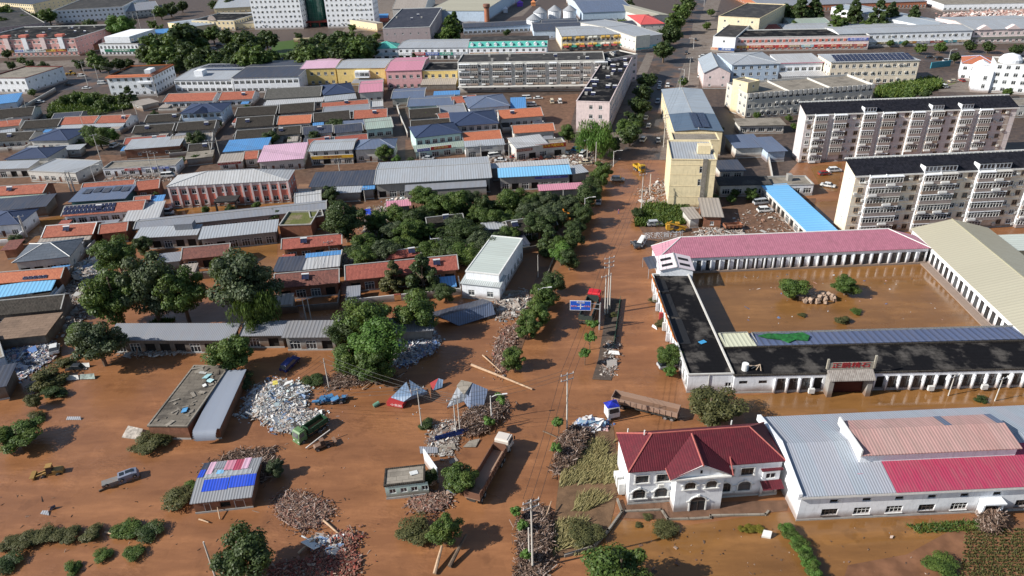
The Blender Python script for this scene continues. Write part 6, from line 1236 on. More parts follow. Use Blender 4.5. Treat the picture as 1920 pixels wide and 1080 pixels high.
L_, D_ = b['L'], b['D']; zz = lambda y: 2.6+.7*(1-abs(y-D_/2)/(D_/2))
BLU = rib_mat('royal_blue_sheet', (.015, .075, .60), .45, dirt=.1, line=.6)
def patch(x0, x1, y0, y1, mt, dz=.05, name='roof_sheet'):
    m = MB(); m.add([(x0, y0, zz(y0)+dz), (x1, y0, zz(y0)+dz), (x1, y1, zz(y1)+dz), (x0, y1, zz(y1)+dz)], [(0, 1, 2, 3)]); m.build(name, mt, b['o'])
patch(L_*.14, L_*.56, D_*.22, D_*.47, BLU); patch(L_*.575, L_+.05, D_*.24, D_*.49, BLU, .08)
for (x0, x1, y0, y1, mt) in ((.0, .1, .55, .78, BLU), (.0, .12, .78, 1.0, R_SLATE), (.12, .22, .62, 1.0, R_MAUVE), (.22, .40, .78, 1.0, R_GREY), (.12, .9, .51, .66, R_LGREY), (.40, .56, .7, 1.0, R_PINK), (.56, .70, .66, 1.0, R_CRIM), (.70, .82, .68, 1.02, R_MAUVE), (.3, .42, .6, .72, R_SKY)):
    patch(L_*x0, L_*x1, D_*y0, D_*y1, mt, .05+.02*rnd.random())
b = bld('cabin', 'mint green cabin with four square windows tilting in the mud', (720, 911), (798, 904), (722, 878), 3.1, 'flat', 0, W_MINT, R_CONC, None, 1, None, cat='cabin', parm=R_DARK, par=.12, ops=[(.6, 1.1, 1.1, .95, 'w'), (2.4, 1.1, 1.1, .95, 'w'), (4.1, 1.1, 1.1, .95, 'w'), (5.8, 1.1, 1.1, .95, 'w')])
b['o'].rotation_euler.y = rad(-2)
m = MB(); m.obox((4.8, 2.2, 3.1), (1.3, .9, .08), (0, .1, .3)); m.build('loose_sheet', flat_mat('white_scrap', (.7, .7, .68)), b['o'])
m = MB(); p0, p1 = P(797, 868), P(822, 905); v_ = p1-p0; m.obox((v_.x/2, v_.y/2, 1.6), (v_.length, .2, 3.2), (0, 0, math.atan2(v_.y, v_.x))); rt = root('boundary_wall', 'white leaning wall slab right of the mint cabin', 'wall', p0); m.build('slab', W_WHITE, rt)
def roofshard(name, label, pts, mt, cat, th=.1, extra=None):
    """a roof thrown into the water: planes through photo points at given heights"""
    q = [P(x, y, z) for x, y, z in pts]; c = sum(q, Vector())/len(q); c.z = 0; rt = root(name, label, cat, c); return rt, [p-c for p in q]
def slab(rt, nm, q, mt, th=.1):
    m = MB(); n = len(q); dz = Vector((0, 0, th)); m.add(list(q)+[p-dz for p in q], [tuple(range(n)), tuple(range(2*n-1, n-1, -1))]+[(i, n+i, n+(i+1) % n, (i+1) % n) for i in range(n)]); return m.build(nm, mt, rt)
BGS = rib_mat('blue_grey_canopy', (.16, .24, .36), .6, dirt=.15)
rt, q = roofshard('collapsed_kiosk', 'collapsed grey blue kiosk roof above a red sign box in the water', [(733, 745, 1.5), (762, 716, 2.6), (801, 734, 1.7), (757, 753, 1.4), (772, 742, 2.4), (727, 752, 1.2), (757, 757, 1.2), (757, 766, .2), (727, 762, .2)], 0, 'kiosk')
slab(rt, 'roof_sheet', [q[0], q[3], q[4], q[1]], BGS); slab(rt, 'roof_sheet', [q[3], q[2]-Vector((0, 0, .5)), q[2], q[4]], BGS)
slab(rt, 'roof_sheet', [q[4], q[2], q[1]+Vector((.5, .5, .1))], BGS)
m = MB(); w_ = (q[6]-q[5]).length; mid = (q[5]+q[6])/2; ang = math.atan2((q[6]-q[5]).y, (q[6]-q[5]).x); m.obox((mid.x, mid.y+.9, .55), (w_, 1.9, .9), (0, 0, ang)); bx = m.build('sign_box', flat_mat('red_box', (.42, .04, .04)), rt)
text(bx, '小卖部', .62, (mid.x+.03, mid.y-.08, .55), (math.pi/2, 0, ang), flat_mat('white_letter', (.8, .8, .78)), sx=1.3)
rt, q = roofshard('collapsed_kiosk', 'collapsed pavilion with tilted blue tiled roof and grey sheet above debris', [(838, 764, 1.0), (870, 752, 1.2), (886, 718, 3.4), (858, 724, 3.0), (915, 730, 2.6), (905, 768, .6), (880, 767, .8)], 0, 'pavilion')
slab(rt, 'roof_sheet', [q[0], q[1], q[2], q[3]], R_LGREY); slab(rt, 'roof_slope', [q[1], q[6], q[5], q[4], q[2]], R_BLSTEEL)
slab(rt, 'roof_sheet', [q[3]+Vector((-.2, 0, .1)), q[3]+Vector((1.3, -2, -.5)), q[2]+Vector((0, 0, .12)), q[2]+Vector((-2.2, .8, .2))], R_CONC)
m = MB()
for p in (q[0], q[1], q[5]): m.cyl((p.x, p.y+1, 0), (p.x, p.y+1, max(.6, p.z)), .12, n=6)
m.build('post', flat_mat('brown_post', (.2, .08, .05)), rt)
rt, q = roofshard('roof_wreck', 'small red and grey roof wreck lying in open water', [(806, 718, .9), (822, 709, 1.4), (831, 712, 1.2), (829, 726, .3), (812, 732, .2)], 0, 'wreckage')
slab(rt, 'roof_sheet', q[1:], BGS); slab(rt, 'red_sheet', [q[0], q[1], q[4]], flat_mat('red_scrap', (.42, .05, .05)))

p = P(1222, 505); rt = root('awning', 'slate grey sheet awning on posts at the pink roofed corner', 'awning', p); m = MB(); m.add([(-1.8, -5, 2.7), (1.6, -5.2, 3.3), (1.2, 1.5, 3.3), (-2.2, 1.5, 2.7)], [(0, 1, 2, 3)]); m.build('sheet', R_SLATE, rt)
m = MB()
for x, y in ((-1.8, -4.9), (1.5, -5.1), (-2.1, 1.4)): m.cyl((x, y, 0), (x, y, 2.7), .07, n=6)
m.build('post', STEEL, rt)
# ---------------------------------------------------------------- trees
GR = 'trees of the dark grove in the middle of the picture'
TR = [  # cx, cy, width px, label, kind, leaf, group
 (218, 472, 76, 'yellow green tree top left of the big leafy clump', 'broad', 'mid', None), (268, 455, 36, 'small dark tree behind the yellow green one', 'round', 'dark', None),
 (210, 545, 96, 'big leafy tree at the left of the clump by the rubbish', 'broad', 'mid', None, 1.4), (275, 528, 100, 'tallest leafy tree in the middle of the left clump', 'broad', 'grey', None, 1.5),
 (337, 540, 86, 'big leafy tree at the right end of the left clump', 'broad', 'mid', None, 1.45), (456, 522, 122, 'large grey green tree standing alone right of the leafy clump', 'broad', 'grey', None, 1.3), (482, 582, 80, 'bright willow like bush below the large grey green tree', 'willow', 'mid', None),
 (180, 636, 90, 'tree at the left end of the very long grey roof', 'broad', 'grey', None), (150, 620, 50, 'ragged green bush beside the long grey roof end', 'round', 'mid', None), (430, 652, 78, 'perfectly round tree in front of the long grey roof', 'round', 'mid', None),
 (690, 590, 90, 'leafy tree behind the thicket at the grey roof', 'broad', 'mid', None), (775, 580, 84, 'yellowish tree crown behind the half buried roof', 'round', 'mid', None), (640, 618, 60, 'dark tree at the left of the thicket', 'broad', 'dark', None),
 (700, 640, 100, 'bright leafy tree at the front of the thicket', 'broad', 'fresh', None), (655, 668, 66, 'low leafy tree at the lower left of the thicket', 'broad', 'mid', None), (700, 680, 74, 'lowest tree of the thicket above the driftwood', 'round', 'mid', None),
 (645, 405, 80, 'big round dark tree left of the grove', 'broad', 'dark', None), (618, 362, 34, 'small round tree before the slate roofed shed', 'round', 'dark', None), (516, 402, 28, 'small tree beside the grassy brick house', 'round', 'dark', None), (685, 452, 46, 'bright bush at the lower left of the grove', 'round', 'mid', None),
 (737, 515, 34, 'slender cypress in front of the red tiled house', 'cone', 'olive', None), (791, 510, 46, 'broad cypress in front of the red tiled house', 'cone', 'dark', None), (834, 542, 40, 'bush at the foot of the broad cypress', 'round', 'dark', None),
 (1030, 447, 32, 'tall dark cypress at the left of the avenue', 'cone', 'dark', None), (1052, 470, 46, 'bright green tree right beside the tall dark cypress', 'broad', 'fresh', None), (1072, 445, 46, 'dark tree at the roadside above the bright green one', 'broad', 'dark', None), (1050, 452, 42, 'leaning dark tree behind the bright green one', 'broad', 'mid', None),
 (1128, 320, 42, 'round tree at the street corner by the blue hall', 'round', 'mid', None), (1104, 360, 50, 'dark roadside tree below the corner tree', 'broad', 'dark', None), (1090, 398, 42, 'dark roadside tree behind the parked silver car', 'broad', 'dark', None), (1082, 425, 38, 'dark roadside tree near the orange crane', 'broad', 'dark', None),
 (1022, 552, 54, 'roadside tree nearest the direction sign across the road', 'round', 'mid', None), (1003, 582, 54, 'roadside tree just below the one facing the sign', 'round', 'mid', None), (989, 610, 46, 'lone roadside tree with a long pale trunk', 'round', 'mid', None), (961, 668, 44, 'roadside tree beside the fallen timber', 'round', 'mid', None),
 (1040, 526, 44, 'roadside tree above the one nearest the direction sign', 'round', 'dark', None), (1068, 482, 40, 'roadside tree at the right of the bright green one', 'round', 'dark', None), (1096, 398, 34, 'small roadside tree in the left row of the avenue', 'round', 'mid', None), (1112, 342, 36, 'roadside tree tucked under the round corner tree', 'broad', 'dark', None),
 (1117, 255, 62, 'willow below the pale pink end block', 'willow', 'fresh', None), (1177, 240, 42, 'dark tree between the willow and the avenue', 'broad', 'mid', None), (1065, 246, 32, 'small tree at the corner of the muddy yard', 'round', 'mid', None), (1152, 268, 30, 'small dark tree at the foot of the willow', 'broad', 'dark', None),
 (1182, 250, 40, 'dark street tree on the avenue nearest the willow', 'far', 'dark', None), (1191, 222, 40, 'second street tree up the avenue from the willow', 'far', 'dark', None), (1199, 196, 40, 'third street tree up the avenue from the willow', 'far', 'dark', None), (1205, 172, 37, 'fourth street tree up the avenue from the willow', 'far', 'dark', None), (1212, 150, 35, 'fifth street tree up the avenue from the willow', 'far', 'dark', None),
 (1245, 92, 40, 'big street tree beside the cream hoarding', 'far', 'dark', None), (1257, 62, 40, 'street tree next up the avenue from the hoarding', 'far', 'dark', None), (1266, 38, 40, 'street tree near the top of the avenue', 'far', 'mid', None), (1279, 18, 37, 'topmost but one street tree of the avenue', 'far', 'mid', None), (1291, 2, 35, 'topmost street tree of the avenue', 'far', 'dark', None),
 (1282, 152, 18, 'small tree on the right pavement below the crossroads', 'far', 'mid', None), (1268, 205, 16, 'small tree before the long grey steel roof', 'far', 'mid', None), (1258, 232, 18, 'small tree on the right pavement by the white cars', 'far', 'dark', None), (1325, 46, 16, 'small tree on the far right pavement', 'far', 'mid', None), (1334, 22, 14, 'small tree at the top of the right pavement', 'far', 'mid', None),
 (865, 888, 64, 'round tree between the mint cabin and the long truck', 'round', 'mid', None), (802, 890, 34, 'dark bushy tree growing against the mint cabin', 'broad', 'dark', None),
 (452, 1035, 110, 'dark tree at the bottom edge beside the leaning pole', 'broad', 'dark', None), (1160, 1068, 124, 'big tree at the bottom edge in front of the garden water', 'broad', 'mid', None),
 (832, 990, 62, 'battered tree standing in debris at the bottom', 'broad', 'mid', None), (515, 876, 34, 'small leaning tree above the rubble mound', 'round', 'grey', None),
 (1488, 533, 54, 'rounded low tree left in the flooded courtyard', 'round', 'mid', None, .8), (1588, 532, 50, 'rounded low tree right in the flooded courtyard', 'round', 'mid', None, .8),
 (1335, 758, 96, 'wide bushy tree between the villa roof and the front range', 'round', 'olive', None, .7), (1252, 663, 46, 'wispy tree beside the drowned silver car', 'broad', 'mid', None), (1258, 693, 22, 'little bright tree in front of the drowned silver car', 'round', 'fresh', None),
 (34, 812, 84, 'bushy low tree at the left edge in open water', 'round', 'mid', None, .62), (62, 748, 30, 'shrubby tree above the bushy one at the left edge', 'broad', 'olive', None),
 (722, 283, 34, 'bright tree in front of the grey hipped shop', 'broad', 'mid', None), (742, 297, 18, 'small bright tree beside the grey hipped shop', 'round', 'fresh', None), (803, 218, 20, 'small round tree left of the blue hipped villas', 'round', 'mid', None), (508, 256, 30, 'bush tree at the start of the fifth row', 'broad', 'dark', None), (588, 254, 22, 'dark bush before the slate roofs', 'round', 'dark', None), (625, 232, 30, 'low yard tree behind the slate roofs', 'round', 'dark', None),
 (182, 250, 46, 'round garden tree right of the navy hip', 'broad', 'mid', None), (157, 246, 28, 'smaller garden tree right of the navy hip', 'round', 'mid', None), (210, 250, 24, 'yellow green garden tree below the orange pair', 'round', 'fresh', None), (368, 258, 34, 'dark yard tree between grey corrugated roofs', 'broad', 'dark', None),
 (242, 180, 20, 'dark conifer in front of the white orange edged office', 'farcone', 'dark', None), (230, 186, 14, 'smaller conifer beside the dark one', 'farcone', 'dark', None), (103, 137, 26, 'dark roadside tree by the maroon corniced office', 'far', 'dark', None), (55, 118, 20, 'small roadside tree below the red shop row', 'far', 'dark', None), (82, 122, 20, 'second roadside tree below the red shop row', 'far', 'dark', None), (148, 118, 22, 'roadside tree at the end of the red shop row', 'far', 'dark', None), (182, 115, 32, 'bright topped tree beside the bank', 'far', 'mid', None), (200, 122, 26, 'dark tree just left of the bank front', 'far', 'dark', None), (222, 118, 24, 'dark tree in front of the bank', 'far', 'dark', None), (240, 118, 22, 'last dark tree in front of the bank', 'far', 'dark', None),
 (224, 46, 50, 'round willow before the white three storey office', 'round', 'fresh', None), (168, 46, 24, 'clipped dark tree at the foot of the white office', 'far', 'dark', None), (90, 28, 30, 'dark tree left of the white office', 'far', 'mid', None),
 (140, 182, 18, 'garden tree at the left of the overgrown plot', 'far', 'mid', None), (162, 186, 24, 'middle garden tree of the overgrown plot', 'far', 'mid', None), (188, 196, 22, 'garden tree at the right of the overgrown plot', 'far', 'mid', None),
 (843, 57, 30, 'tall green poplar behind the teal roofed shops', 'farcone', 'mid', None), (852, 40, 20, 'second poplar behind the teal roofed shops', 'farcone', 'mid', None), (752, 104, 8, 'slim conifer before the shop signs', 'farcone', 'dark', None), (776, 106, 8, 'second slim conifer before the shop signs', 'farcone', 'dark', None),
 (1472, 20, 34, 'bushy conifer leftmost before the brick hall', 'far', 'dark', None), (1502, 18, 28, 'second conifer before the brick hall', 'farcone', 'dark', None), (1528, 18, 26, 'third conifer before the brick hall', 'farcone', 'dark', None), (1571, 34, 27, 'single rounded conifer in front of the brick hall', 'farcone', 'mid', None), (1603, 20, 24, 'conifer right of the rounded one', 'farcone', 'dark', None), (1648, 26, 28, 'tallest broad conifer before the pale hall', 'farcone', 'dark', None), (1672, 26, 24, 'tall conifer beside the broadest one', 'farcone', 'dark', None), (1714, 30, 22, 'last conifer beside the white hall', 'farcone', 'dark', None),
 (1697, 80, 12, 'small street tree before the white shop row', 'far', 'mid', None), (1727, 88, 22, 'leafy street tree right of the solar roofed office', 'far', 'mid', None), (1765, 86, 22, 'second leafy street tree right of the solar roofed office', 'far', 'mid', None), (1820, 84, 22, 'street tree behind the orange roofed villa', 'far', 'dark', None), (1855, 86, 22, 'second street tree behind the orange roofed villa', 'far', 'dark', None), (1792, 106, 20, 'tree beside the blue archway', 'far', 'dark', None), (1905, 92, 24, 'street tree behind the domed building', 'far', 'dark', None), (1670, 80, 14, 'small yellowish street tree before the white shop row', 'far', 'mid', None),
 (1410, 362, 26, 'small tree in front of the shaded row behind the yellow tower', 'round', 'mid', None), (1378, 360, 16, 'little tree beside the shaded row', 'round', 'mid', None), (1196, 396, 22, 'dark shrub tree at the left of the weedy plot', 'broad', 'dark', None),
 (355, 408, 16, 'small tree poking above the long corrugated roof', 'round', 'dark', None), (292, 365, 14, 'small tree beside the school corner', 'round', 'mid', None), (30, 448, 26, 'dark bush at the left edge between roofs', 'round', 'dark', None),
]
for (x, y, w_, lb, kd, lf, gp, *rt_) in TR:
    tree(x, y, w_, lb, kd, lf, ratio=rt_[0] if rt_ else None, group=gp or ('street and yard trees' if kd.startswith('far') else None))
# parkland trees in front of the towers
r = random.Random(12)
for i, (x, y, w_) in enumerate([(300, 88, 46), (332, 70, 46), (350, 62, 36), (318, 105, 34), (352, 100, 38), (386, 104, 34), (372, 84, 26), (410, 110, 30), (278, 100, 30), (286, 76, 26), (440, 96, 34), (470, 80, 40), (480, 108, 44), (498, 72, 30), (425, 68, 26), (398, 62, 24), (455, 115, 30), (560, 100, 34), (585, 108, 40), (612, 96, 42), (640, 104, 40), (668, 98, 44), (690, 85, 34), (620, 76, 34), (650, 70, 30), (596, 74, 24), (545, 112, 24), (510, 106, 24), (380, 66, 20), (345, 90, 30), (292, 112, 30), (330, 118, 26), (366, 118, 28), (398, 118, 24), (432, 116, 26), (310, 76, 34), (492, 116, 26), (575, 88, 32), (628, 92, 36), (655, 84, 34), (680, 76, 26), (465, 98, 34), (450, 72, 24)]):
    tree(x, y, w_*1.35, 'dark green park tree in the wood before the white towers', 'far', 'dark' if i % 3 else 'mid', group='park trees before the white towers')
for i, (x, y) in enumerate([(795+28*i, 365+((i*37) % 22)) for i in range(9)]+[(742+30*i, 398+((i*29) % 24)) for i in range(10)]+[(738+31*i, 428+((i*41) % 20)) for i in range(9)]+[(735+33*i, 458+((i*31) % 14)) for i in range(6)]+[(905, 455), (940, 450), (985, 392), (1010, 380), (1040, 375), (1065, 380), (690, 480), (720, 470), (700, 412), (1000, 345+30), (1035, 402), (672, 470)]):
    if 895 < x < 935 and y > 430 and y < 450 or i in (5, 12, 22, 27): continue
    tree(x+r.uniform(-6, 6), y, r.uniform(34, 62), 'bushy dark tree in the dense grove above the red tiled house', 'broad', r.choice(('dark', 'mid', 'mid', 'grey', 'dark')), group=GR, ratio=r.uniform(.8, 1.1))
for x, y, lb, lf in ((1113, 612, 'sapling beside the open truck bed', 'fresh'), (1106, 635, 'sapling just below the open truck bed', 'fresh'), (1097, 664, 'sapling leaning over the pale planter stones', 'fresh'), (1047, 794, 'sapling beside the tall concrete pole', 'fresh'), (1042, 843, 'sapling against the heap of driftwood', 'fresh'), (918, 795, 'sapling on the debris below the blue pavilion', 'fresh'), (938, 750, 'sapling behind the blue pavilion', 'fresh'), (968, 962, 'sapling left of the twin crossarm pole', 'fresh'), (980, 987, 'leafy sapling at the foot of the twin crossarm pole', 'fresh'), (988, 1042, 'sapling at the bottom beside the pole', 'fresh')):
    tree(x, y, 21, lb, 'young', lf, group='young roadside trees')
r = random.Random(99)
for x, y, w_ in [(10, 20, 26), (70, 30, 20), (150, 50, 14), (300, 20, 22), (318, 14, 24), (340, 10, 18), (400, 8, 16), (430, 4, 20), (20, 60+60, 16), (660, 50, 14), (835, 78, 14), (1120, 118, 14), (1490, 44, 14), (1620, 44, 14), (1850, 120, 14), (1705, 178, 18), (1735, 176, 18), (1665, 184, 16), (1890, 172, 16), (1180, 8, 18), (1160, 2, 16), (118, 262, 14), (410, 232, 12), (120, 186, 18), (205, 186, 18), (178, 180, 16), (462, 200, 10), (545, 262, 12), (770, 300, 12), (850, 208, 12), (340, 300, 14), (365, 296, 16), (390, 292, 14), (590, 395, 16), (385, 392, 14), (432, 390, 16), (480, 384, 14), (225, 398, 12), (60, 410, 14), (24, 470, 16), (1340, 372, 18), (1370, 372, 16), (1350, 240, 12), (12, 100, 16), (40, 112, 12), (170, 100, 14), (8, 40, 20), (46, 34, 16), (250, 12, 20), (285, 44, 16), (300, 52, 14), (560, 66, 14), (705, 66, 14), (820, 66, 14), (950, 60, 12), (990, 74, 12), (60, 172, 12), (96, 214, 12), (18, 236, 12), (290, 212, 12), (150, 268, 12), (420, 300, 12), (436, 310, 10), (1480, 220, 12), (1420, 215, 12), (1490, 236, 12), (1345, 262, 10), (1630, 48, 14), (1540, 62, 12), (1745, 60, 12), (1210, 60, 14)]:
    tree(x, y, w_*1.15, 'small yard tree or bush squeezed between town buildings', 'far', r.choice(('dark', 'mid', 'mid')), group='small trees scattered through the town')
# shrubs: flattened bushes left along the flood
SH = [(285, 830, 62, 'olive shrub heap at the corner of the cracked roof hut', 'olive'), (268, 835, 36, 'smaller shrub heap left of the hut corner', 'olive'), (338, 930, 60, 'clump of bent stalks at the left of the patchwork shed', 'olive'), (358, 915, 40, 'bright weeds leaning on the patchwork shed', 'mid'), (232, 993, 48, 'round shrub at the right end of the drifted hedge line', 'mid'), (172, 1000, 46, 'shrub in the middle of the drifted hedge line', 'olive'), (128, 1003, 46, 'flattened shrub in the drifted hedge line', 'olive'), (92, 1004, 44, 'flattened shrub next along the drifted hedge line', 'olive'), (55, 1010, 50, 'shrub with a bare root in the drifted hedge line', 'olive'), (14, 1020, 36, 'leftmost shrub of the drifted hedge line', 'olive'), (275, 995, 50, 'dark trailing end of the drifted hedge line', 'dark'),
      (192, 1042, 34, 'small dark shrub below the drifted hedge line', 'mid'), (248, 1035, 36, 'yellowish shrub below the round one', 'mid'), (135, 1064, 36, 'lowest green shrub near the bottom left', 'mid'), (8, 1055, 50, 'dark broken shrub in the bottom left corner', 'dark'), (90, 708, 70, 'dry shrub heap below the upturned slabs', 'olive'), (122, 680, 40, 'dry shrub beside the black drowned car', 'olive'), (100, 735, 46, 'dark scrub trailing into the water', 'dark'), (68, 780, 34, 'scrub just above the left edge tree', 'olive'), (780, 1000, 64, 'brown green shrub heap left of the battered tree', 'olive'), (800, 795, 34, 'dark weeds at the foot of the thin pole', 'dark'), (440, 715, 60, 'dark tangle left of the white rubbish', 'dark'), (590, 712, 40, 'dark weeds at the top of the white rubbish', 'dark'), (1505, 590, 14, 'small weeds heap in the courtyard water', 'olive'), (1605, 585, 20, 'little shrub in the courtyard water', 'mid'), (1580, 600, 30, 'scattered flower shrub in the courtyard water', 'olive'),
      (1213, 968, 18, 'small drowned shrub before the villa', 'olive'), (1197, 985, 14, 'tiny drowned shrub before the villa', 'olive'), (1250, 990, 46, 'dark drowned shrub row in the garden water', 'olive'), (1392, 992, 20, 'yellow shrub leftmost beside the tilted box', 'yellow'), (1405, 990, 20, 'yellow shrub in the middle beside the tilted box', 'yellow'), (1420, 991, 20, 'yellow shrub touching the tilted box', 'yellow'), (1762, 1060, 60, 'dense round shrub in the flooded field', 'mid'), (1840, 748, 24, 'weed shrub against the warehouse roof edge', 'dark'), (1232, 560, 26, 'ragged weeds against the side of the black roofed range', 'olive'), (1242, 605, 30, 'bushy weeds at the foot of the orange edge boards', 'olive'), (1105, 1000, 60, 'grey green shrub heap at the field edge', 'olive'), (845, 430, 60, 'low scrub inside the grove', 'dark'), (690, 502, 50, 'yard scrub behind the red tiled house', 'mid'), (1150, 590, 16, 'tall grass beside the truck on the median', 'olive')]
for (x, y, w_, lb, lf) in SH: tree(x, y, w_, lb, 'shrub', lf, name='shrub', cat='shrub', group='shrubs left by the flood', ratio=.42)
for k in range(9):
    x, y = 1478+k*6.5, 992+k*10.5
    tree(x, y, 30, 'piece of the clipped hedge at the edge of the flooded garden', 'shrub', 'mid' if k % 2 else 'fresh', name='hedge', cat='hedge', group='clipped hedge at the garden edge', ratio=.8)
# weedy plots and low growth: nobody could count these
def inpoly(p, q):
    c = False; n = len(q)
    for i in range(n):
        a_, b_ = q[i], q[i-1]
        if (a_.y > p.y) != (b_.y > p.y) and p.x < (b_.x-a_.x)*(p.y-a_.y)/(b_.y-a_.y)+a_.x: c = not c
    return c
def scatter(pts, n, seed):
    q = [P(x, y) for x, y in pts]; r = random.Random(seed); x0, x1 = min(p.x for p in q), max(p.x for p in q); y0, y1 = min(p.y for p in q), max(p.y for p in q); out = []; t = 0
    while len(out) < n and t < n*40:
        t += 1; p = Vector((r.uniform(x0, x1), r.uniform(y0, y1), 0))
        if inpoly(p, q): out.append(p)
    return out, r, sum(q, Vector())/len(q)
def growth(name, label, pts, n, h, w, mat, lean=.5, dirn=None, seed=1):
    """blades and stalks leaning where the water pushed them"""
    out, r, c = scatter(pts, n, seed); m = MB()
    from mathutils import noise as mn
    for p in out:
        if name == 'maize_stalks' and mn.noise(p*.22) < -.12+r.uniform(-.1, .1): continue
        hh = h*r.uniform(.4, 1.2); th = r.uniform(0, 6.28); ld = Vector((r.gauss(0, lean), r.gauss(0, lean), 0))
        if dirn: ld += Vector((dirn[0], dirn[1], 0))
        tip = p+ld*hh+Vector((0, 0, hh*(1 if not dirn else .45))); s = Vector((math.cos(th), math.sin(th), 0))*w*r.uniform(.5, 1.2)
        m.add([p-s-c, p+s-c, tip+s*.4-c, tip-s*.4-c], [(0, 1, 2, 3)])
    o = m.build(name, mat, None, (c.x, c.y, .02)); tag(o, label, name.replace('_', ' '), None, 'stuff'); return o
STALK = leaf_mat('flattened_stalks', (.19, .165, .065), (.36, .31, .14), (.20, .15, .06))
FIELD = [(1088, 812), (1150, 800), (1162, 900), (1150, 960), (1140, 1000), (1080, 1040), (1040, 1050), (1035, 1010), (1048, 900)]
poly_sheet('field', FIELD, 0.055, flat_mat('field_mud', (.17, .10, .055), .7, .35, .3, sc=.6))
growth('maize_stalks', 'maize field flattened by the flood left of the white villa', [(1050, 880), (1090, 830), (1150, 830), (1158, 930), (1100, 960), (1045, 960)], 7500, 1.5, .10, STALK, .25, (.55, .6), 3)
growth('maize_stalks', 'flattened maize at the lower end of the field', [(1040, 985), (1100, 975), (1130, 1005), (1080, 1045), (1035, 1045)], 3800, 1.4, .10, STALK, .3, (.5, .5), 4)
growth('weeds', 'green weedy plot beside the silver car and yellow machines', [(1190, 412), (1210, 385), (1290, 384), (1292, 420), (1240, 425), (1190, 425)], 5200, 1.3, .22, LEAF['mid'], .5, None, 5)
growth('weeds', 'overgrown green garden behind the orange pair of roofs', [(88, 222), (95, 198), (140, 176), (240, 186), (262, 200), (180, 218)], 5200, 1.6, .5, LEAF['mid'], .5, None, 6)
growth('weeds', 'weeds between the far sheds at the top', [(1085, 40), (1200, 32), (1190, 48), (1090, 50)], 2200, 1.5, .6, LEAF['mid'], .6, None, 7)
growth('weeds', 'green hedge ground behind the far six storey flats', [(1640, 182), (1650, 166), (1750, 150), (1770, 165), (1690, 185)], 4200, 2.2, .55, LEAF['mid'], .5, None, 8)
growth('weeds', 'weeds on the low mossy roof by the long grey roof', [(290, 600), (330, 598), (320, 608), (280, 608)], 500, .6, .15, LEAF['mid'], .5, None, 9)
growth('weeds', 'thin green growth along the warehouse front', [(1700, 985), (1850, 975), (1880, 995), (1720, 1000)], 1500, .35, .10, LEAF['mid'], .8, None, 10)
growth('weeds', 'undergrowth on the ground of the grove', [(700, 400), (1080, 375), (1050, 430), (960, 470), (700, 480)], 7000, 1.6, .4, LEAF['dark'], .6, None, 11)
m = MB(); r = random.Random(5); c = P(1880, 1040)      # crop rows
for i in range(17):
    for j in range(60):
        y = 995+i*6+(i*.3); x = 1812+j*3.4+(i % 2)*1.5-i*.8
        p = P(x, y)-c
        if r.random() < .12: continue
        for q in range(5):
            th = r.uniform(0, 6.28); s = Vector((math.cos(th), math.sin(th), 0)); hh = r.uniform(.15, .4); m.add([p, p+s*.16+Vector((0, 0, hh)), p+s*.34+Vector((0, 0, hh*.6)), p+s*.15-Vector((s.y, -s.x, 0))*.09], [(0, 1, 2, 3)])
o = m.build('crop_rows', LEAF['olive'], None, (c.x, c.y, .02)); tag(o, 'rows of low leafy crops in the bottom right corner', 'crops', None, 'stuff')
poly_sheet('field', [(1800, 985), (1990, 975), (2040, 1150), (1800, 1150), (1560, 1150), (1590, 1060), (1700, 1040)], 0.06, flat_mat('wet_field_mud', (.22, .105, .055), .5, .35, .3, sc=.4))
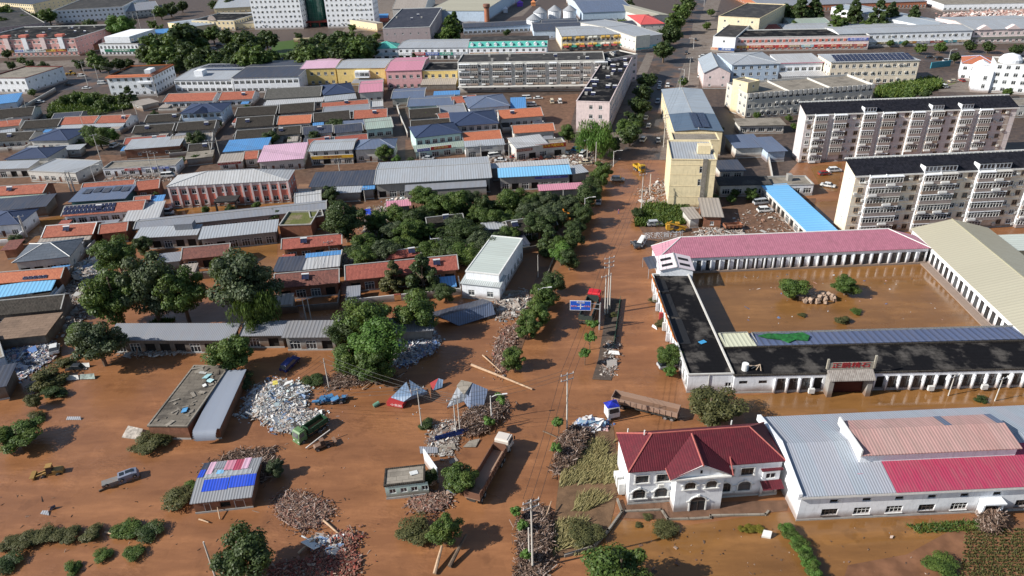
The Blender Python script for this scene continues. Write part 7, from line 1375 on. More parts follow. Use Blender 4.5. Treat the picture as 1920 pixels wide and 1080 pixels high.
# ---------------------------------------------------------------- loose material
def debris(name, label, pts, n, s0, s1, hgt, mat, mode='chip', seed=1, base=None, cat=None):
    n = int(n*(1.9 if mode == 'stick' and hgt > 0 else 1.5 if hgt > 0 else .4)); s0, s1 = (s0*.8, s1*.72) if hgt > 0 else (s0, s1*.8)
    out, r, c = scatter(pts, n, seed); m = MB(); q = [P(x, y) for x, y in pts]
    rad_ = max((p-c).length for p in q)
    for p in out:
        fz = r.random() < .3
        if fz and hgt > 0: p = c+(p-c)*r.uniform(1.0, 1.28)+Vector((r.gauss(0, .5), r.gauss(0, .5), 0))
        d = min(1, (p-c).length/rad_); z = hgt*(1-d**1.6)*r.uniform(.55, 1.05)
        s = (s0+(s1-s0)*r.random()**1.8)*(1 if r.random() < .93 else 2.3); e = (r.gauss(0, .35), r.gauss(0, .35), r.uniform(0, 6.28))
        if mode == 'stick': s *= .62; dm = (s*3.4, .05+s*.09, .05+s*.07); e = (r.gauss(0, .2), r.gauss(0, .28), r.uniform(0, 6.28) if r.random() < .5 else r.gauss(.9, .5))
        elif mode == 'brick': dm = (s, s*.6, s*.45) if r.random() < .95 else (r.uniform(.8, 2.4), .12, .06)
        elif r.random() < .12: dm = (s*r.uniform(2, 4.5), s*.3, .05)
        elif r.random() < .04: dm = (s*3, s*2.2, .05)
        else: dm = (s, s*r.uniform(.4, 1), s*r.uniform(.08, .3))
        m.obox((p.x-c.x, p.y-c.y, z+.05), dm, e)
    if hgt > .25 and base is not None:      # the heap itself
        b0 = len(m.v); N_ = 20; rings = 5; qq = []
        for k in range(rings):
            t = 1-k/(rings); 
            for i in range(N_):
                u = i/N_*len(q); a_ = q[int(u) % len(q)].lerp(q[(int(u)+1) % len(q)], u-int(u)); v_ = c.lerp(a_, t*r.uniform(.74, 1.0)); dd = (v_-c).length/rad_
                qq.append((v_.x-c.x, v_.y-c.y, max(-.05, hgt*.8*(1-dd**1.6)*r.uniform(.8, 1.1)) if k else -.05))
        fs = [(k*N_+i, k*N_+(i+1) % N_, (k+1)*N_+(i+1) % N_, (k+1)*N_+i) for k in range(rings-1) for i in range(N_)]+[tuple((rings-1)*N_+i for i in range(N_))]
        mm = MB(); mm.add(qq, fs); mo_ = mm.mesh(name, base)
    o = m.build(name, mat, None, (c.x, c.y, 0)); tag(o, label, cat or name.replace('_', ' '), None, 'stuff')
    if hgt > .25 and base is not None: put('heap', mo_, o)
    return o
MUDB = felt_mat('heap_mud', (.19, .105, .065), (.12, .075, .05), .6)
WASTE = island_mat('white_waste', ((.64, .64, .62), (.45, .44, .42), (.52, .49, .45), (.68, .68, .67), (.30, .26, .23), (.46, .38, .33), (.20, .28, .42), (.50, .42, .37), (.10, .09, .08), (.58, .60, .62), (.42, .5, .5), (.36, .31, .27), (.22, .15, .11)))
WASTE2 = island_mat('mixed_waste', ((.60, .60, .60), (.40, .42, .46), (.62, .58, .55), (.16, .22, .36), (.10, .10, .11), (.45, .45, .47), (.30, .26, .24), (.66, .66, .66), (.10, .18, .38), (.5, .3, .28)))
BRICKS = island_mat('brick_rubble', ((.22, .12, .09), (.26, .16, .12), (.17, .10, .075), (.33, .24, .19), (.24, .10, .07), (.14, .09, .07), (.36, .28, .24), (.20, .12, .08)))
REDB = island_mat('red_brick_rubble', ((.24, .075, .055), (.19, .075, .055), (.30, .15, .11), (.15, .07, .05), (.30, .22, .17), (.33, .085, .06), (.2, .11, .07)))
WOOD = island_mat('driftwood', ((.13, .085, .06), (.19, .125, .09), (.30, .21, .16), (.085, .055, .04), (.16, .09, .065), (.42, .33, .28), (.055, .035, .028), (.10, .065, .045)))
GREY = island_mat('grey_rubble', ((.26, .22, .19), (.34, .29, .25), (.18, .14, .12), (.42, .38, .34), (.30, .18, .13), (.5, .48, .45)))
debris('rubbish', 'bright white rubbish heap beside the blue grey sheet roof', [(456, 778), (474, 730), (520, 714), (574, 728), (568, 762), (552, 784), (505, 790)], 4600, .2, .6, 1.1, WASTE, seed=2, base=GREY)
debris('rubbish', 'pinkish white rubbish spreading to the green truck', [(500, 790), (560, 770), (604, 775), (602, 800), (570, 812), (520, 812)], 1700, .18, .5, .7, WASTE, seed=3, base=GREY)
debris('rubbish', 'bluish white rubbish heap right of the bright thicket', [(735, 682), (745, 640), (800, 626), (822, 640), (812, 662), (770, 684)], 2100, .2, .6, 1.3, WASTE2, seed=4, base=GREY)
debris('rubbish', 'pale bags caught on the half buried grey roof', [(775, 626), (810, 620), (815, 628), (780, 634)], 160, .3, .6, .4, WASTE, seed=5)
debris('rubbish', 'blue grey rubbish spill at the left edge among houses', [(0, 665), (60, 640), (100, 632), (92, 680), (40, 712), (0, 712)], 2400, .2, .7, 1.0, WASTE2, seed=6, base=GREY)
debris('rubbish', 'pale rubbish beside the grey hipped villa', [(128, 512), (150, 490), (190, 486), (200, 515), (150, 530)], 900, .25, .8, .9, WASTE, seed=7, base=GREY)
debris('rubble', 'dark rubble behind the left leafy clump', [(120, 530), (180, 520), (205, 545), (150, 610), (100, 625), (110, 560)], 1300, .3, .9, .6, GREY, seed=8, base=MUDB)
debris('rubble', 'pinkish gravel mound shaped like a fan in the water', [(520, 938), (540, 924), (590, 936), (628, 962), (602, 974), (594, 990), (556, 994), (526, 965)], 5200, .1, .3, .5, BRICKS, 'brick', 9, MUDB)
debris('rubble', 'red brick rubble with white scraps at the bottom edge', [(595, 1018), (650, 998), (676, 1008), (660, 1034), (680, 1052), (660, 1084), (500, 1100), (500, 1060), (580, 1052)], 2600, .16, .45, .6, REDB, 'brick', 10, MUDB)
debris('rubbish', 'white and blue scraps on the red brick rubble', [(575, 1015), (640, 1005), (660, 1035), (600, 1050)], 90, .4, 1.2, .7, WASTE, seed=11)
debris('rubble', 'brown rubble tongue in front of the mint cabin', [(765, 938), (805, 928), (845, 922), (845, 946), (812, 962), (785, 960)], 1500, .15, .45, .5, BRICKS, 'brick', 12, MUDB)
debris('driftwood', 'tangle of timber and branches under the blue pavilion', [(862, 800), (872, 778), (925, 758), (955, 756), (935, 792), (895, 820), (872, 820)], 1000, .3, .8, 1.4, WOOD, 'stick', 13, MUDB)
debris('rubble', 'pale rubble spread around the fallen blue banner', [(800, 832), (812, 800), (850, 785), (862, 826), (845, 856), (806, 854)], 900, .15, .5, .4, GREY, 'chip', 14, MUDB)
debris('driftwood', 'high heap of driftwood against the maize field', [(1040, 888), (1050, 838), (1078, 800), (1108, 802), (1090, 850), (1062, 884)], 1600, .3, .9, 1.6, WOOD, 'stick', 15, MUDB)
debris('driftwood', 'long heap of driftwood around the twin crossarm pole', [(975, 985), (992, 950), (1025, 960), (1032, 1010), (1015, 1095), (972, 1095)], 2400, .3, .85, 1.3, WOOD, 'stick', 16, MUDB)
debris('rubbish', 'blue and white sign scraps beside the villa corner', [(1080, 795), (1095, 786), (1140, 790), (1135, 806), (1090, 808)], 120, .5, 1.6, .5, WASTE2, seed=17)
debris('rubble', 'rough rubble strip along the left kerb of the wide road', [(926, 648), (945, 618), (972, 604), (968, 636), (945, 700), (932, 700), (924, 672)], 1500, .15, .5, .6, BRICKS, 'brick', 18, MUDB)
debris('rubble', 'brick rubble above the road between roof wreck and trees', [(930, 560), (985, 545), (1000, 575), (960, 600), (930, 598)], 900, .25, .9, .6, GREY, 'chip', 19, MUDB)
debris('driftwood', 'line of broken timber below the bright thicket', [(610, 735), (640, 690), (700, 698), (745, 704), (720, 716), (640, 728)], 900, .3, .7, .6, WOOD, 'stick', 20, MUDB)
debris('driftwood', 'timber tangle at the lower left of the white rubbish', [(480, 870), (430, 862), (380, 880), (440, 850), (520, 842), (500, 858)], 900, .3, .7, .5, WOOD, 'stick', 21, MUDB)
debris('driftwood', 'dark tangle right behind the patchwork shed', [(455, 905), (460, 868), (500, 850), (520, 870), (500, 900)], 900, .3, .8, 1.0, WOOD, 'stick', 22, MUDB)
debris('driftwood', 'brush piled against the porch of the warehouse', [(1836, 992), (1842, 958), (1872, 955), (1882, 980), (1862, 1000)], 700, .3, .8, 1.8, WOOD, 'stick', 23, MUDB)
debris('rubble', 'wreckage strewn on the muddy street of shops', [(760, 305), (900, 296), (1110, 282), (1110, 312), (940, 312), (780, 318)], 1600, .3, 1.1, .3, GREY, seed=24)
debris('rubble', 'red brick wreckage on the street before the gold signed shop', [(965, 290), (1050, 285), (1060, 305), (970, 308)], 900, .25, .8, .3, REDB, seed=25)
debris('rubble', 'wreckage below the yellow tower by the leaning pole', [(1195, 360), (1250, 335), (1252, 384), (1208, 392)], 300, .3, .9, .4, GREY, seed=26)
debris('rubble', 'scattered wreckage in the mud yard of the drowned white cars', [(1370, 420), (1400, 395), (1510, 385), (1500, 432), (1390, 440)], 170, .25, .9, .3, GREY, seed=27)
debris('rubble', 'wreckage under the brick shed beside the yellow machines', [(1300, 438), (1330, 420), (1395, 428), (1390, 444), (1310, 448)], 420, .3, 1.0, .5, GREY, seed=28)
debris('rubble', 'broken boards and rubble left of the grove', [(680, 440), (690, 395), (735, 385), (745, 432), (720, 450)], 1100, .3, 1.1, .6, GREY, seed=29, base=MUDB)
debris('rubble', 'wreckage in the yard left of the small red roof', [(638, 500), (645, 468), (695, 462), (705, 492), (670, 505)], 1000, .3, .9, .7, GREY, seed=30, base=MUDB)
debris('rubble', 'pale rubble along the back of the red tiled house', [(800, 492), (900, 462), (930, 468), (870, 500)], 700, .3, .8, .4, GREY, seed=31)
debris('rubbish', 'pale bags and boxes along the front of the pale steel hall', [(724, 378), (760, 366), (860, 358), (870, 368), (770, 380)], 500, .3, .9, .8, WASTE, seed=32)
debris('rubble', 'dark wreckage under the eaves of the very long grey roof', [(230, 668), (240, 645), (430, 645), (400, 655), (300, 668)], 1100, .3, .8, .4, GREY, seed=33)
debris('rubble', 'wreckage in front of the coral school', [(320, 392), (330, 382), (545, 362), (548, 376), (440, 384)], 1000, .25, .7, .6, GREY, seed=34)
debris('rubble', 'wreckage on the mud street behind the school', [(190, 345), (200, 332), (330, 325), (320, 340)], 500, .25, .8, .2, GREY, seed=35)
debris('rubble', 'rubble on the median strip under the poles', [(1128, 700), (1138, 640), (1160, 640), (1155, 705)], 260, .2, .6, .3, GREY, seed=36)
debris('rubble', 'pink demolition rubble at the top right edge', [(1775, 26), (1990, 18), (1990, 34), (1790, 40)], 1800, .8, 2.4, 1.0, island_mat('far_pink_rubble', ((.42, .24, .20), (.55, .42, .38), (.32, .20, .17), (.66, .62, .58))), seed=37)
debris('rubbish', 'flotsam specks on the open brown water', [(0, 900), (520, 850), (700, 860), (720, 1080), (0, 1080)], 330, .12, .5, 0, WOOD, 'stick', 38)
debris('rubbish', 'flotsam specks on the garden and field water', [(1170, 990), (1780, 990), (1760, 1080), (1200, 1080)], 240, .12, .4, 0, WOOD, 'chip', 39)
debris('rubbish', 'flotsam specks between pavilion and white rubbish', [(620, 700), (920, 650), (900, 760), (640, 860)], 120, .12, .45, 0, WASTE2, 'chip', 40)
debris('rubbish', 'flotsam specks in the courtyard water', [(1380, 520), (1700, 500), (1850, 600), (1400, 612)], 130, .15, .5, 0, WASTE2, 'chip', 41)
poly_sheet('median', [(1110, 712), (1122, 672), (1140, 562), (1166, 562), (1155, 640), (1150, 700), (1146, 714)], .10, felt_mat('wet_median', (.11, .085, .07), (.17, .11, .075), .6))
poly_sheet('terrace', [(1168, 972), (1176, 938), (1262, 944), (1480, 938), (1475, 958), (1300, 976)], .058, MUDY)
poly_sheet('pavement', [(940, 700), (985, 580), (1012, 500), (1030, 500), (1005, 580), (965, 690)], .06, MUDY)
# logs, planks and odd boards
def log(label, a, b, r0=.2, z0=.3, z1=.3, mat=None, name='log', cat='log', grp='fallen logs and poles'):
    p, q = P(*a), P(*b); m = MB(); d = q-p
    m.cyl((0, 0, z0), (d.x*.5, d.y*.5, (z0+z1)/2+.05), r0, r0*.85, 8); m.cyl((d.x*.5, d.y*.5, (z0+z1)/2+.05), (d.x, d.y, z1), r0*.85, r0*.6, 8)
    rt = root(name, label, cat, (p.x, p.y, 0), 0, grp); m.build('stem', mat or flat_mat('peeled_timber', (.50, .34, .22), .8, .3), rt)
    return rt
log('long peeled log lying across the road from the rubble strip', (884, 686), (998, 732), .28)
log('thin peeled log beside the roadside tree', (905, 668), (940, 700), .16)
log('dark thick log pointing up beside the battered tree', (843, 1065), (876, 1016), .34, .3, 1.6, BARK)
log('bare forked trunk at the foot of the battered tree', (815, 1078), (830, 1036), .3, .2, 1.4)
log('broken pole across the rubble fan', (607, 978), (648, 1015), .18)
log('long timber across the red rubble', (560, 1040), (590, 1018), .2, .3, .8)
log('white pole leaning on the cab of the green truck', (574, 843), (622, 820), .14, .3, 1.8, flat_mat('white_pole', (.66, .60, .54)))
log('pale log left of the heap by the maize field', (1060, 870), (1075, 800), .18, .4, 1.0)
log('bent bare pole at the field edge', (1014, 1000), (1034, 950), .14, .3, 1.2)
log('thin beam floating near the bottom left shrubs', (292, 1010), (300, 992), .1)
log('timber beside the drifted hedge line', (198, 1000), (216, 1006), .13)
log('timber floating by the patchwork shed', (374, 976), (392, 982), .14)
log('slanting post before the patchwork shed', (413, 975), (408, 944), .1, .2, 1.6)
log('snapped beam in the water right of the white rubbish', (680, 732), (704, 714), .15)
log('dark beam near the log across the road', (1018, 810), (1045, 822), .15, .2, .2, BARK)
def board(label, pts, z, mat, name='sheet', cat='sheet', th=.08, txt=None):
    q = [P(x, y, z_) for (x, y), z_ in zip(pts, z)]; c = sum(q, Vector())/len(q); c.z = 0; rt = root(name, label, cat, c); slab(rt, 'panel', [p-c for p in q], mat, th); return rt, c, q
rt, c, q = board('long fallen blue banner board with dark lettering', [(816, 827), (870, 812), (868, 803), (815, 818)], (.3, .5, 1.5, 1.3), flat_mat('banner_blue', (.03, .09, .36), .5, .2), 'banner_board', 'banner')
text(rt, '欢迎光临汽车', .8, tuple((q[0]+q[2])/2-c+Vector((0, -.12, .0))), (rad(70), rad(-4), math.atan2((q[1]-q[0]).y, (q[1]-q[0]).x)), flat_mat('dark_letter_blue', (.01, .02, .08)), sx=1.6)
board('grey slatted panel lying at the end of the blue banner', [(788, 850), (821, 849), (820, 838), (786, 837)], (.4, .4, .6, .6), R_GREY, 'panel_sheet')
board('pale pink concrete slab beside the slatted panel', [(823, 848), (855, 842), (852, 830), (822, 836)], (.3, .3, .5, .5), R_CONC, 'concrete_slab', 'slab')
board('pale round edged slab at the roadside below the sapling', [(868, 838), (892, 838), (900, 822), (880, 826)], (.2, .2, .3, .3), R_CONC, 'concrete_slab', 'slab')
board('white slab leaning beside the dark drowned car', [(140, 688), (168, 688), (167, 680), (140, 681)], (.2, .2, .9, .9), flat_mat('dusty_white_sheet', (.60, .58, .54), .6, .15), 'slab', 'slab')
board('white slab in the water left of the green edged slab', [(121, 713), (148, 711), (146, 703), (120, 704)], (.2, .2, .8, .8), flat_mat('dusty_white_sheet', (.60, .58, .54)), 'slab', 'slab')
board('white and dark green slab at the end of the pair', [(150, 711), (178, 710), (176, 700), (150, 702)], (.2, .2, .8, .8), flat_mat('green_white_sheet', (.30, .36, .32), .6, .6), 'slab', 'slab')
board('row of four pale crates frozen in the mud as one block', [(124, 787), (152, 787), (151, 781), (126, 781)], (.1, .1, .4, .4), R_GREY, 'crate_row', 'crate')
board('twisted grey sheet in the open water at the lower left', [(75, 963), (92, 966), (90, 957), (80, 957)], (.1, .1, .3, .3), R_GREY, 'panel_sheet')
board('bent blue sheet standing beside the twisted grey one', [(92, 958), (104, 950), (103, 946), (95, 950)], (.1, .1, .7, .7), R_BLSTEEL, 'panel_sheet')
board('dark sheet tilted at the foot of the round tree', [(835, 922), (852, 925), (856, 910), (842, 905)], (.2, .3, 1.2, 1.2), R_BLSTEELY, 'panel_sheet')
board('blue and white billboard sheet fallen by the villa corner', [(1085, 800), (1134, 803), (1136, 790), (1086, 787)], (.3, .3, .9, .9), flat_mat('sky_poster', (.35, .52, .66), .5, .6, sc=.4), 'billboard_sheet', 'billboard')
board('white wooden gate frame drifting right of the round tree', [(385, 674), (398, 674), (398, 671), (385, 671)], (.2, .2, .3, .3), flat_mat('pink_board', (.55, .33, .25)), 'board', 'board')
board('tilted grey box lid beside the yellow shrubs', [(1428, 1005), (1445, 1008), (1448, 996), (1432, 993)], (.3, .3, 1.0, 1.0), ACM, 'metal_box', 'box', .7)
board('long flat white boat like shell on the white rubbish', [(530, 724), (548, 716), (550, 712), (536, 716)], (1.6, 1.7, 1.8, 1.7), TRIM, 'shell', 'sheet')
board('yellow panel on the white rubbish heap', [(511, 722), (521, 720), (520, 713), (511, 714)], (1.5, 1.5, 1.7, 1.7), flat_mat('yellow_panel', (.7, .58, .12)), 'panel_sheet')
board('white car bonnet lying on the median', [(1140, 663), (1162, 665), (1160, 658), (1142, 657)], (.3, .3, .6, .6), TRIM, 'panel_sheet')
board('torn white sheet by the range side wall', [(1222, 612), (1232, 618), (1230, 612), (1224, 608)], (.1, .1, .3, .3), TRIM, 'board', 'board')
board('white and grey crumpled cloth below the cracked roof hut', [(228, 820), (262, 824), (268, 804), (240, 798)], (.1, .1, 1.1, .9), flat_mat('pale_tarp', (.42, .37, .32), .8, .5), 'tarpaulin', 'tarpaulin', .5)
board('slanting blue tarp on the rubble by the grove', [(682, 402), (697, 404), (694, 391), (684, 392)], (.5, .5, 1.4, 1.4), flat_mat('royal_blue_tarp', (.02, .06, .45), .6, .3), 'tarpaulin', 'tarpaulin')
board('bright blue tarp near the orange crane', [(1074, 398), (1091, 400), (1089, 393), (1078, 392)], (1.2, 1.2, 1.5, 1.5), flat_mat('sky_tarp', (.04, .30, .70)), 'tarpaulin', 'tarpaulin')
rk = [(1501, 563), (1506, 560), (1512, 565), (1517, 560), (1523, 563), (1529, 559), (1535, 564), (1541, 560), (1547, 563), (1553, 559), (1559, 562), (1563, 564), (1510, 569), (1520, 569), (1532, 569), (1545, 569)]
for i, (x, y) in enumerate(rk):
    p = P(x, y); rr = random.Random(i); m = MB()
    for k in range(3): m.obox((rr.uniform(-.2, .2), rr.uniform(-.2, .2), .5+.3*k*rr.random()), (rr.uniform(.5, 1.0), rr.uniform(.5, .9), rr.uniform(.8, 1.3)), (rr.uniform(-.4, .4), rr.uniform(-.4, .4), rr.uniform(0, 3)))
    o = m.build('rock', flat_mat('pale_rock', (.42, .30, .22), .9, .4), None, (p.x, p.y, 0)); tag(o, 'upright tan rock of the rockery in the flooded courtyard', 'rock', 'rockery in the courtyard')
# garden walls round the villa and kerbs
def low_wall(label, pts, h=.6, t=.3, mat=None, name='garden_wall', cat='wall'):
    q = [P(x, y) for x, y in pts]; rt = root(name, label, cat, q[0]); m = MB()
    for a_, b_ in zip(q, q[1:]):
        d = b_-a_; m.obox(((a_+b_)/2-q[0])+Vector((0, 0, h/2-.05)), (d.length+t, t, h), (0, 0, math.atan2(d.y, d.x)))
    m.build('masonry', mat or R_CONC, rt); return rt
low_wall('low garden wall running from the villa corner to the field', [(1158, 940), (1166, 962), (1140, 998), (1112, 1028), (1060, 1044)])
low_wall('low step wall in front of the white villa', [(1172, 960), (1240, 957), (1252, 975), (1290, 974)], .35)
low_wall('low step wall in front of the villa door and warehouse', [(1292, 974), (1332, 972), (1332, 968), (1435, 966), (1440, 960)], .35)
low_wall('thin wall beside the road left of the avenue trees', [(1012, 560), (1030, 505), (1040, 480)], .5)
low_wall('thin green fence line on the median under the poles', [(1150, 655), (1163, 562)], 1.0, .08, flat_mat('green_fence_mesh', (.05, .13, .08)), 'fence', 'fence')
low_wall('white balustrade wall beside the roof wreck', [(925, 556), (972, 552)], 1.1, .3, R_CONC)
low_wall('long compound wall running past the garden plot', [(30, 215), (88, 182), (105, 172)], 2.2, .3, W_OFF, 'compound_wall')
low_wall('cream compound wall at the slope by the car yard', [(88, 325), (140, 282)], 2.2, .3, W_OFF, 'compound_wall')
low_wall('grey wall along the lane of the right rows', [(765, 258), (750, 222), (745, 205)], 2.2, .3, W_OFF, 'compound_wall')
low_wall('grey wall at the back of the apartment car yard', [(1448, 345), (1440, 300)], 2, .3, W_OFF, 'compound_wall')
low_wall('blue archway wall beside the far villa', [(1745, 128), (1780, 124)], 3, .5, flat_mat('teal_arch', (.05, .25, .32)), 'archway', 'archway')
# ---------------------------------------------------------------- vehicles
TYRE = flat_mat('tyre_rubber', (.02, .02, .02), .8); RIM = flat_mat('wheel_rim', (.4, .4, .4), .4, .1, .5, .5); LAMP = flat_mat('headlight_lens', (.75, .75, .72), .2)
def wheel(par, x, y, r=.33, w=.24, name='wheel'):
    def fn(m): m.cyl((0, -w/2, 0), (0, w/2, 0), r, n=12, mi=0); m.cyl((0, -w/2-.012, 0), (0, w/2+.012, 0), r*.55, n=8, mi=1)
    return put(name, cached(('wheel', r, w), 'wheel', [TYRE, RIM], fn), par, (x, y, r))
def car_meshes(kind, mat):
    key = ('car', kind, mat.name)
    if key in CACHE: return CACHE[key]
    L, W, H, cab = {'sedan': (4.6, 1.8, 1.45, (-1.55, -.95, .75, 1.45)), 'hatch': (4.0, 1.72, 1.5, (-1.85, -1.35, .6, 1.2)), 'suv': (4.7, 1.9, 1.75, (-2.2, -1.75, .65, 1.25)), 'van': (4.7, 1.75, 1.95, (-2.3, -2.15, 1.45, 2.1)), 'pickup': (5.2, 1.85, 1.75, (-.6, -.3, 1.0, 1.5))}[kind]
    hb = H*.56; m = MB()
    prof = [(-L/2+.05, .32), (-L/2, .55), (-L/2+.08, hb), (L/2-.9, hb), (L/2-.15, hb*.86), (L/2, .55), (L/2-.05, .32)]
    m.extrude(prof, -W/2+.04, W/2-.04, axis=1); m.box(-L/2+.1, -W/2, .45, L/2-.25, W/2, hb-.12)
    x0, x1, x2, x3 = cab; w0, w1 = W/2-.06, W/2-.24
    if kind == 'pickup': m.box(-L/2+.1, -W/2+.12, hb-.02, x0-.1, W/2-.12, hb-.01); m.box(-L/2, -W/2, hb, x0, -W/2+.1, hb+.3); m.box(-L/2, W/2-.1, hb, x0, W/2, hb+.3)
    g = MB(); g.add([(x0, -w0, hb), (x3, -w0, hb), (x3, w0, hb), (x0, w0, hb), (x1, -w1, H-.06), (x2, -w1, H-.06), (x2, w1, H-.06), (x1, w1, H-.06)], [(4, 5, 6, 7), (0, 1, 5, 4), (1, 2, 6, 5), (2, 3, 7, 6), (3, 0, 4, 7)])
    rf = MB(); rf.add([(x1-.06, -w1-.04, H-.08), (x2+.06, -w1-.04, H-.08), (x2+.06, w1+.04, H-.08), (x1-.06, w1+.04, H-.08), (x1+.08, -w1+.08, H), (x2-.08, -w1+.08, H), (x2-.08, w1-.08, H), (x1+.08, w1-.08, H)], [(4, 5, 6, 7), (0, 1, 5, 4), (1, 2, 6, 5), (2, 3, 7, 6), (3, 0, 4, 7)])
    for px in ((x1+x2)/2-.06,):
        for s in (-1, 1): rf.add([(px, s*(w0+.005), hb), (px+.1, s*(w0+.005), hb), (px+.1, s*(w1+.015), H-.07), (px, s*(w1+.015), H-.07)], [(0, 1, 2, 3)])
    CACHE[key] = (m.mesh('body', mat), g.mesh('windows', GLASS), rf.mesh('car_roof', mat), L, W, hb); return CACHE[key]
PAINT = {k: muddy_mat('paint_'+k, c, am, .35) for k, c, am in (('white', (.72, .72, .70), .15), ('silver', (.42, .44, .46), .2), ('black', (.03, .032, .036), .3), ('red', (.30, .03, .03), .3), ('blue', (.06, .30, .55), .2), ('navy', (.02, .03, .14), .3), ('cream', (.6, .52, .38), .2), ('muddy', (.40, .38, .34), .7))}
def car(x, y, deg, kind, col, label, z=0, rot=None, group=None, lamps=True):
    b_, g_, r_, L, W, hb = car_meshes(kind, PAINT[col]); p = P(x, y, z)
    rt = root('car' if kind != 'van' else 'minivan', label, 'car' if kind != 'van' else 'van', p, rad(deg), group, (rot[0], rot[1], rad(deg)) if rot else None)
    put('body', b_, rt); put('windows', g_, rt); put('car_roof', r_, rt)
    for sx in (-L*.3, L*.31):
        for sy in (-W/2+.1, W/2-.1): wheel(rt, sx, sy)
    for s in (-1, 1):
        put('headlight', cached('hl', 'headlight', LAMP, lambda m: m.box(-.05, -.18, -.08, .04, .18, .08)), rt, (L/2-.06, s*(W/2-.3), .68))
    return rt
A1, A2 = -106, 74
CARS = [(1158, 339, -12, 'suv', 'silver', 'silver car skewed across the road below the corner tree'), (1122, 381, -100, 'sedan', 'silver', 'silver car half hidden under the roadside trees'), (1228, 423, 5, 'suv', 'silver', 'silver estate car parked at the weedy plot'), (1192, 462, 100, 'sedan', 'black', 'black car jammed against the pink roofed corner'), (1434, 397, 3, 'suv', 'white', 'white off road car in the muddy yard'), (1426, 383, 8, 'van', 'silver', 'silver van in the muddy yard'), (1545, 328, 5, 'hatch', 'red', 'red car between the two blocks of flats'), (1564, 322, 5, 'suv', 'white', 'white car beside the red one between the flats'), (1552, 350, -35, 'sedan', 'white', 'white car slewed behind the small concrete office'), (1254, 688, 10, 'suv', 'silver', 'silver car drowned beside the side wall of the range'),
 (803, 299, -10, 'sedan', 'silver', 'silver car with open doors on the muddy street'), (721, 304, 0, 'van', 'black', 'black van in front of the grey hipped shop'), (927, 295, 20, 'van', 'white', 'white van on the muddy street'), (945, 289, 35, 'sedan', 'black', 'black car pushed over beside the white van'), (939, 303, 0, 'sedan', 'white', 'white car right behind the pale steel hall'), (967, 297, 5, 'sedan', 'red', 'dark red car buried in wreckage on the street'), (1028, 298, 10, 'sedan', 'black', 'black wrecked car before the gold signed shop'), (1054, 290, 5, 'suv', 'white', 'white car before the gold signed shop'), (1083, 284, -35, 'suv', 'blue', 'bright blue car by the street corner'), (1094, 292, 60, 'van', 'white', 'white van beside the bright blue car'),
 (1237, 158, A1, 'sedan', 'white', 'first white car below the crossroads on the left lane'), (1236, 166, A1, 'sedan', 'white', 'second white car below the crossroads on the left lane'), (1252, 162, A2, 'suv', 'white', 'white car driving in the middle of the avenue'), (1233, 193, A1, 'suv', 'silver', 'silver car in the shade of the avenue'), (1211, 223, A1, 'sedan', 'white', 'white car beside the street trees on the avenue'), (1216, 238, A2, 'sedan', 'white', 'white car just below the one by the street trees'), (1272, 222, 0, 'suv', 'white', 'white car parked nose in at the right pavement'), (1271, 234, 0, 'suv', 'white', 'second white car parked nose in at the right pavement'), (1267, 250, 0, 'hatch', 'silver', 'third car parked nose in at the right pavement'), (1187, 263, -112, 'sedan', 'white', 'white car at the edge of the flood on the avenue'), (1206, 264, 66, 'suv', 'white', 'white car side by side with another at the flood edge'), (1234, 266, -100, 'hatch', 'silver', 'small silver car at the flood edge on the avenue'), (1318, 107, 5, 'sedan', 'white', 'white car turning at the crossroads'), (1287, 101, A1, 'sedan', 'black', 'black car entering the crossroads'), (1304, 76, A2, 'sedan', 'black', 'dark car above the crossroads'), (1297, 40, A1, 'sedan', 'silver', 'silver car near the top of the avenue'), (1311, 145, 70, 'hatch', 'white', 'white car beside the grey gable ended building'), (1282, 187, 70, 'hatch', 'white', 'white hatchback beside the long steel roof'), (1280, 148, A1, 'sedan', 'black', 'dark car under the small pavement tree'),
 (988, 186, 0, 'van', 'white', 'white van at the left of the muddy car yard'), (1009, 186, 0, 'sedan', 'white', 'white car next to the van in the car yard'), (997, 199, 0, 'van', 'white', 'white van behind the orange roof in the car yard'), (1035, 193, 90, 'van', 'cream', 'cream van in the car yard'), (1050, 193, 90, 'van', 'white', 'white van beside the cream one in the car yard'),
 (75, 193, 10, 'sedan', 'white', 'white car on the lane by the maroon corniced office'), (154, 144, 0, 'suv', 'white', 'white car on the far road'), (192, 158, 0, 'van', 'white', 'white van on the far road by the orange edged office'), (163, 167, 0, 'sedan', 'white', 'white car below the far road'), (129, 160, 0, 'sedan', 'black', 'dark car on the far road'), (196, 274, 10, 'van', 'white', 'white van in the yard beside the brick workshop'), (216, 275, 80, 'suv', 'white', 'white car in the yard beside the brick workshop'), (312, 402, 0, 'van', 'white', 'small white van behind the long corrugated roof'), (316, 332, 5, 'van', 'white', 'white van half behind the coral school roof'), (1768, 164, 95, 'suv', 'white', 'white car in the yard behind the far flats'), (1787, 154, 5, 'sedan', 'cream', 'cream car in the yard behind the far flats'), (1803, 153, 90, 'hatch', 'red', 'red car beside the orange roofed villa'), (1743, 109, 0, 'sedan', 'black', 'leftmost dark car parked on the far right road'), (1762, 112, 0, 'suv', 'black', 'second dark car parked on the far right road'), (1776, 116, 0, 'suv', 'silver', 'silver car parked on the far right road'), (1407, 239, 5, 'sedan', 'white', 'white car under the scalloped cream block'), (533, 114, 0, 'suv', 'black', 'dark car before the park lawn'), (400, 93, 0, 'sedan', 'white', 'white car among the park trees'), (412, 86, 0, 'sedan', 'black', 'dark car among the park trees'), (1098, 285+22, 0, 'sedan', 'cream', 'pale crushed car at the end of the sky blue hall')]
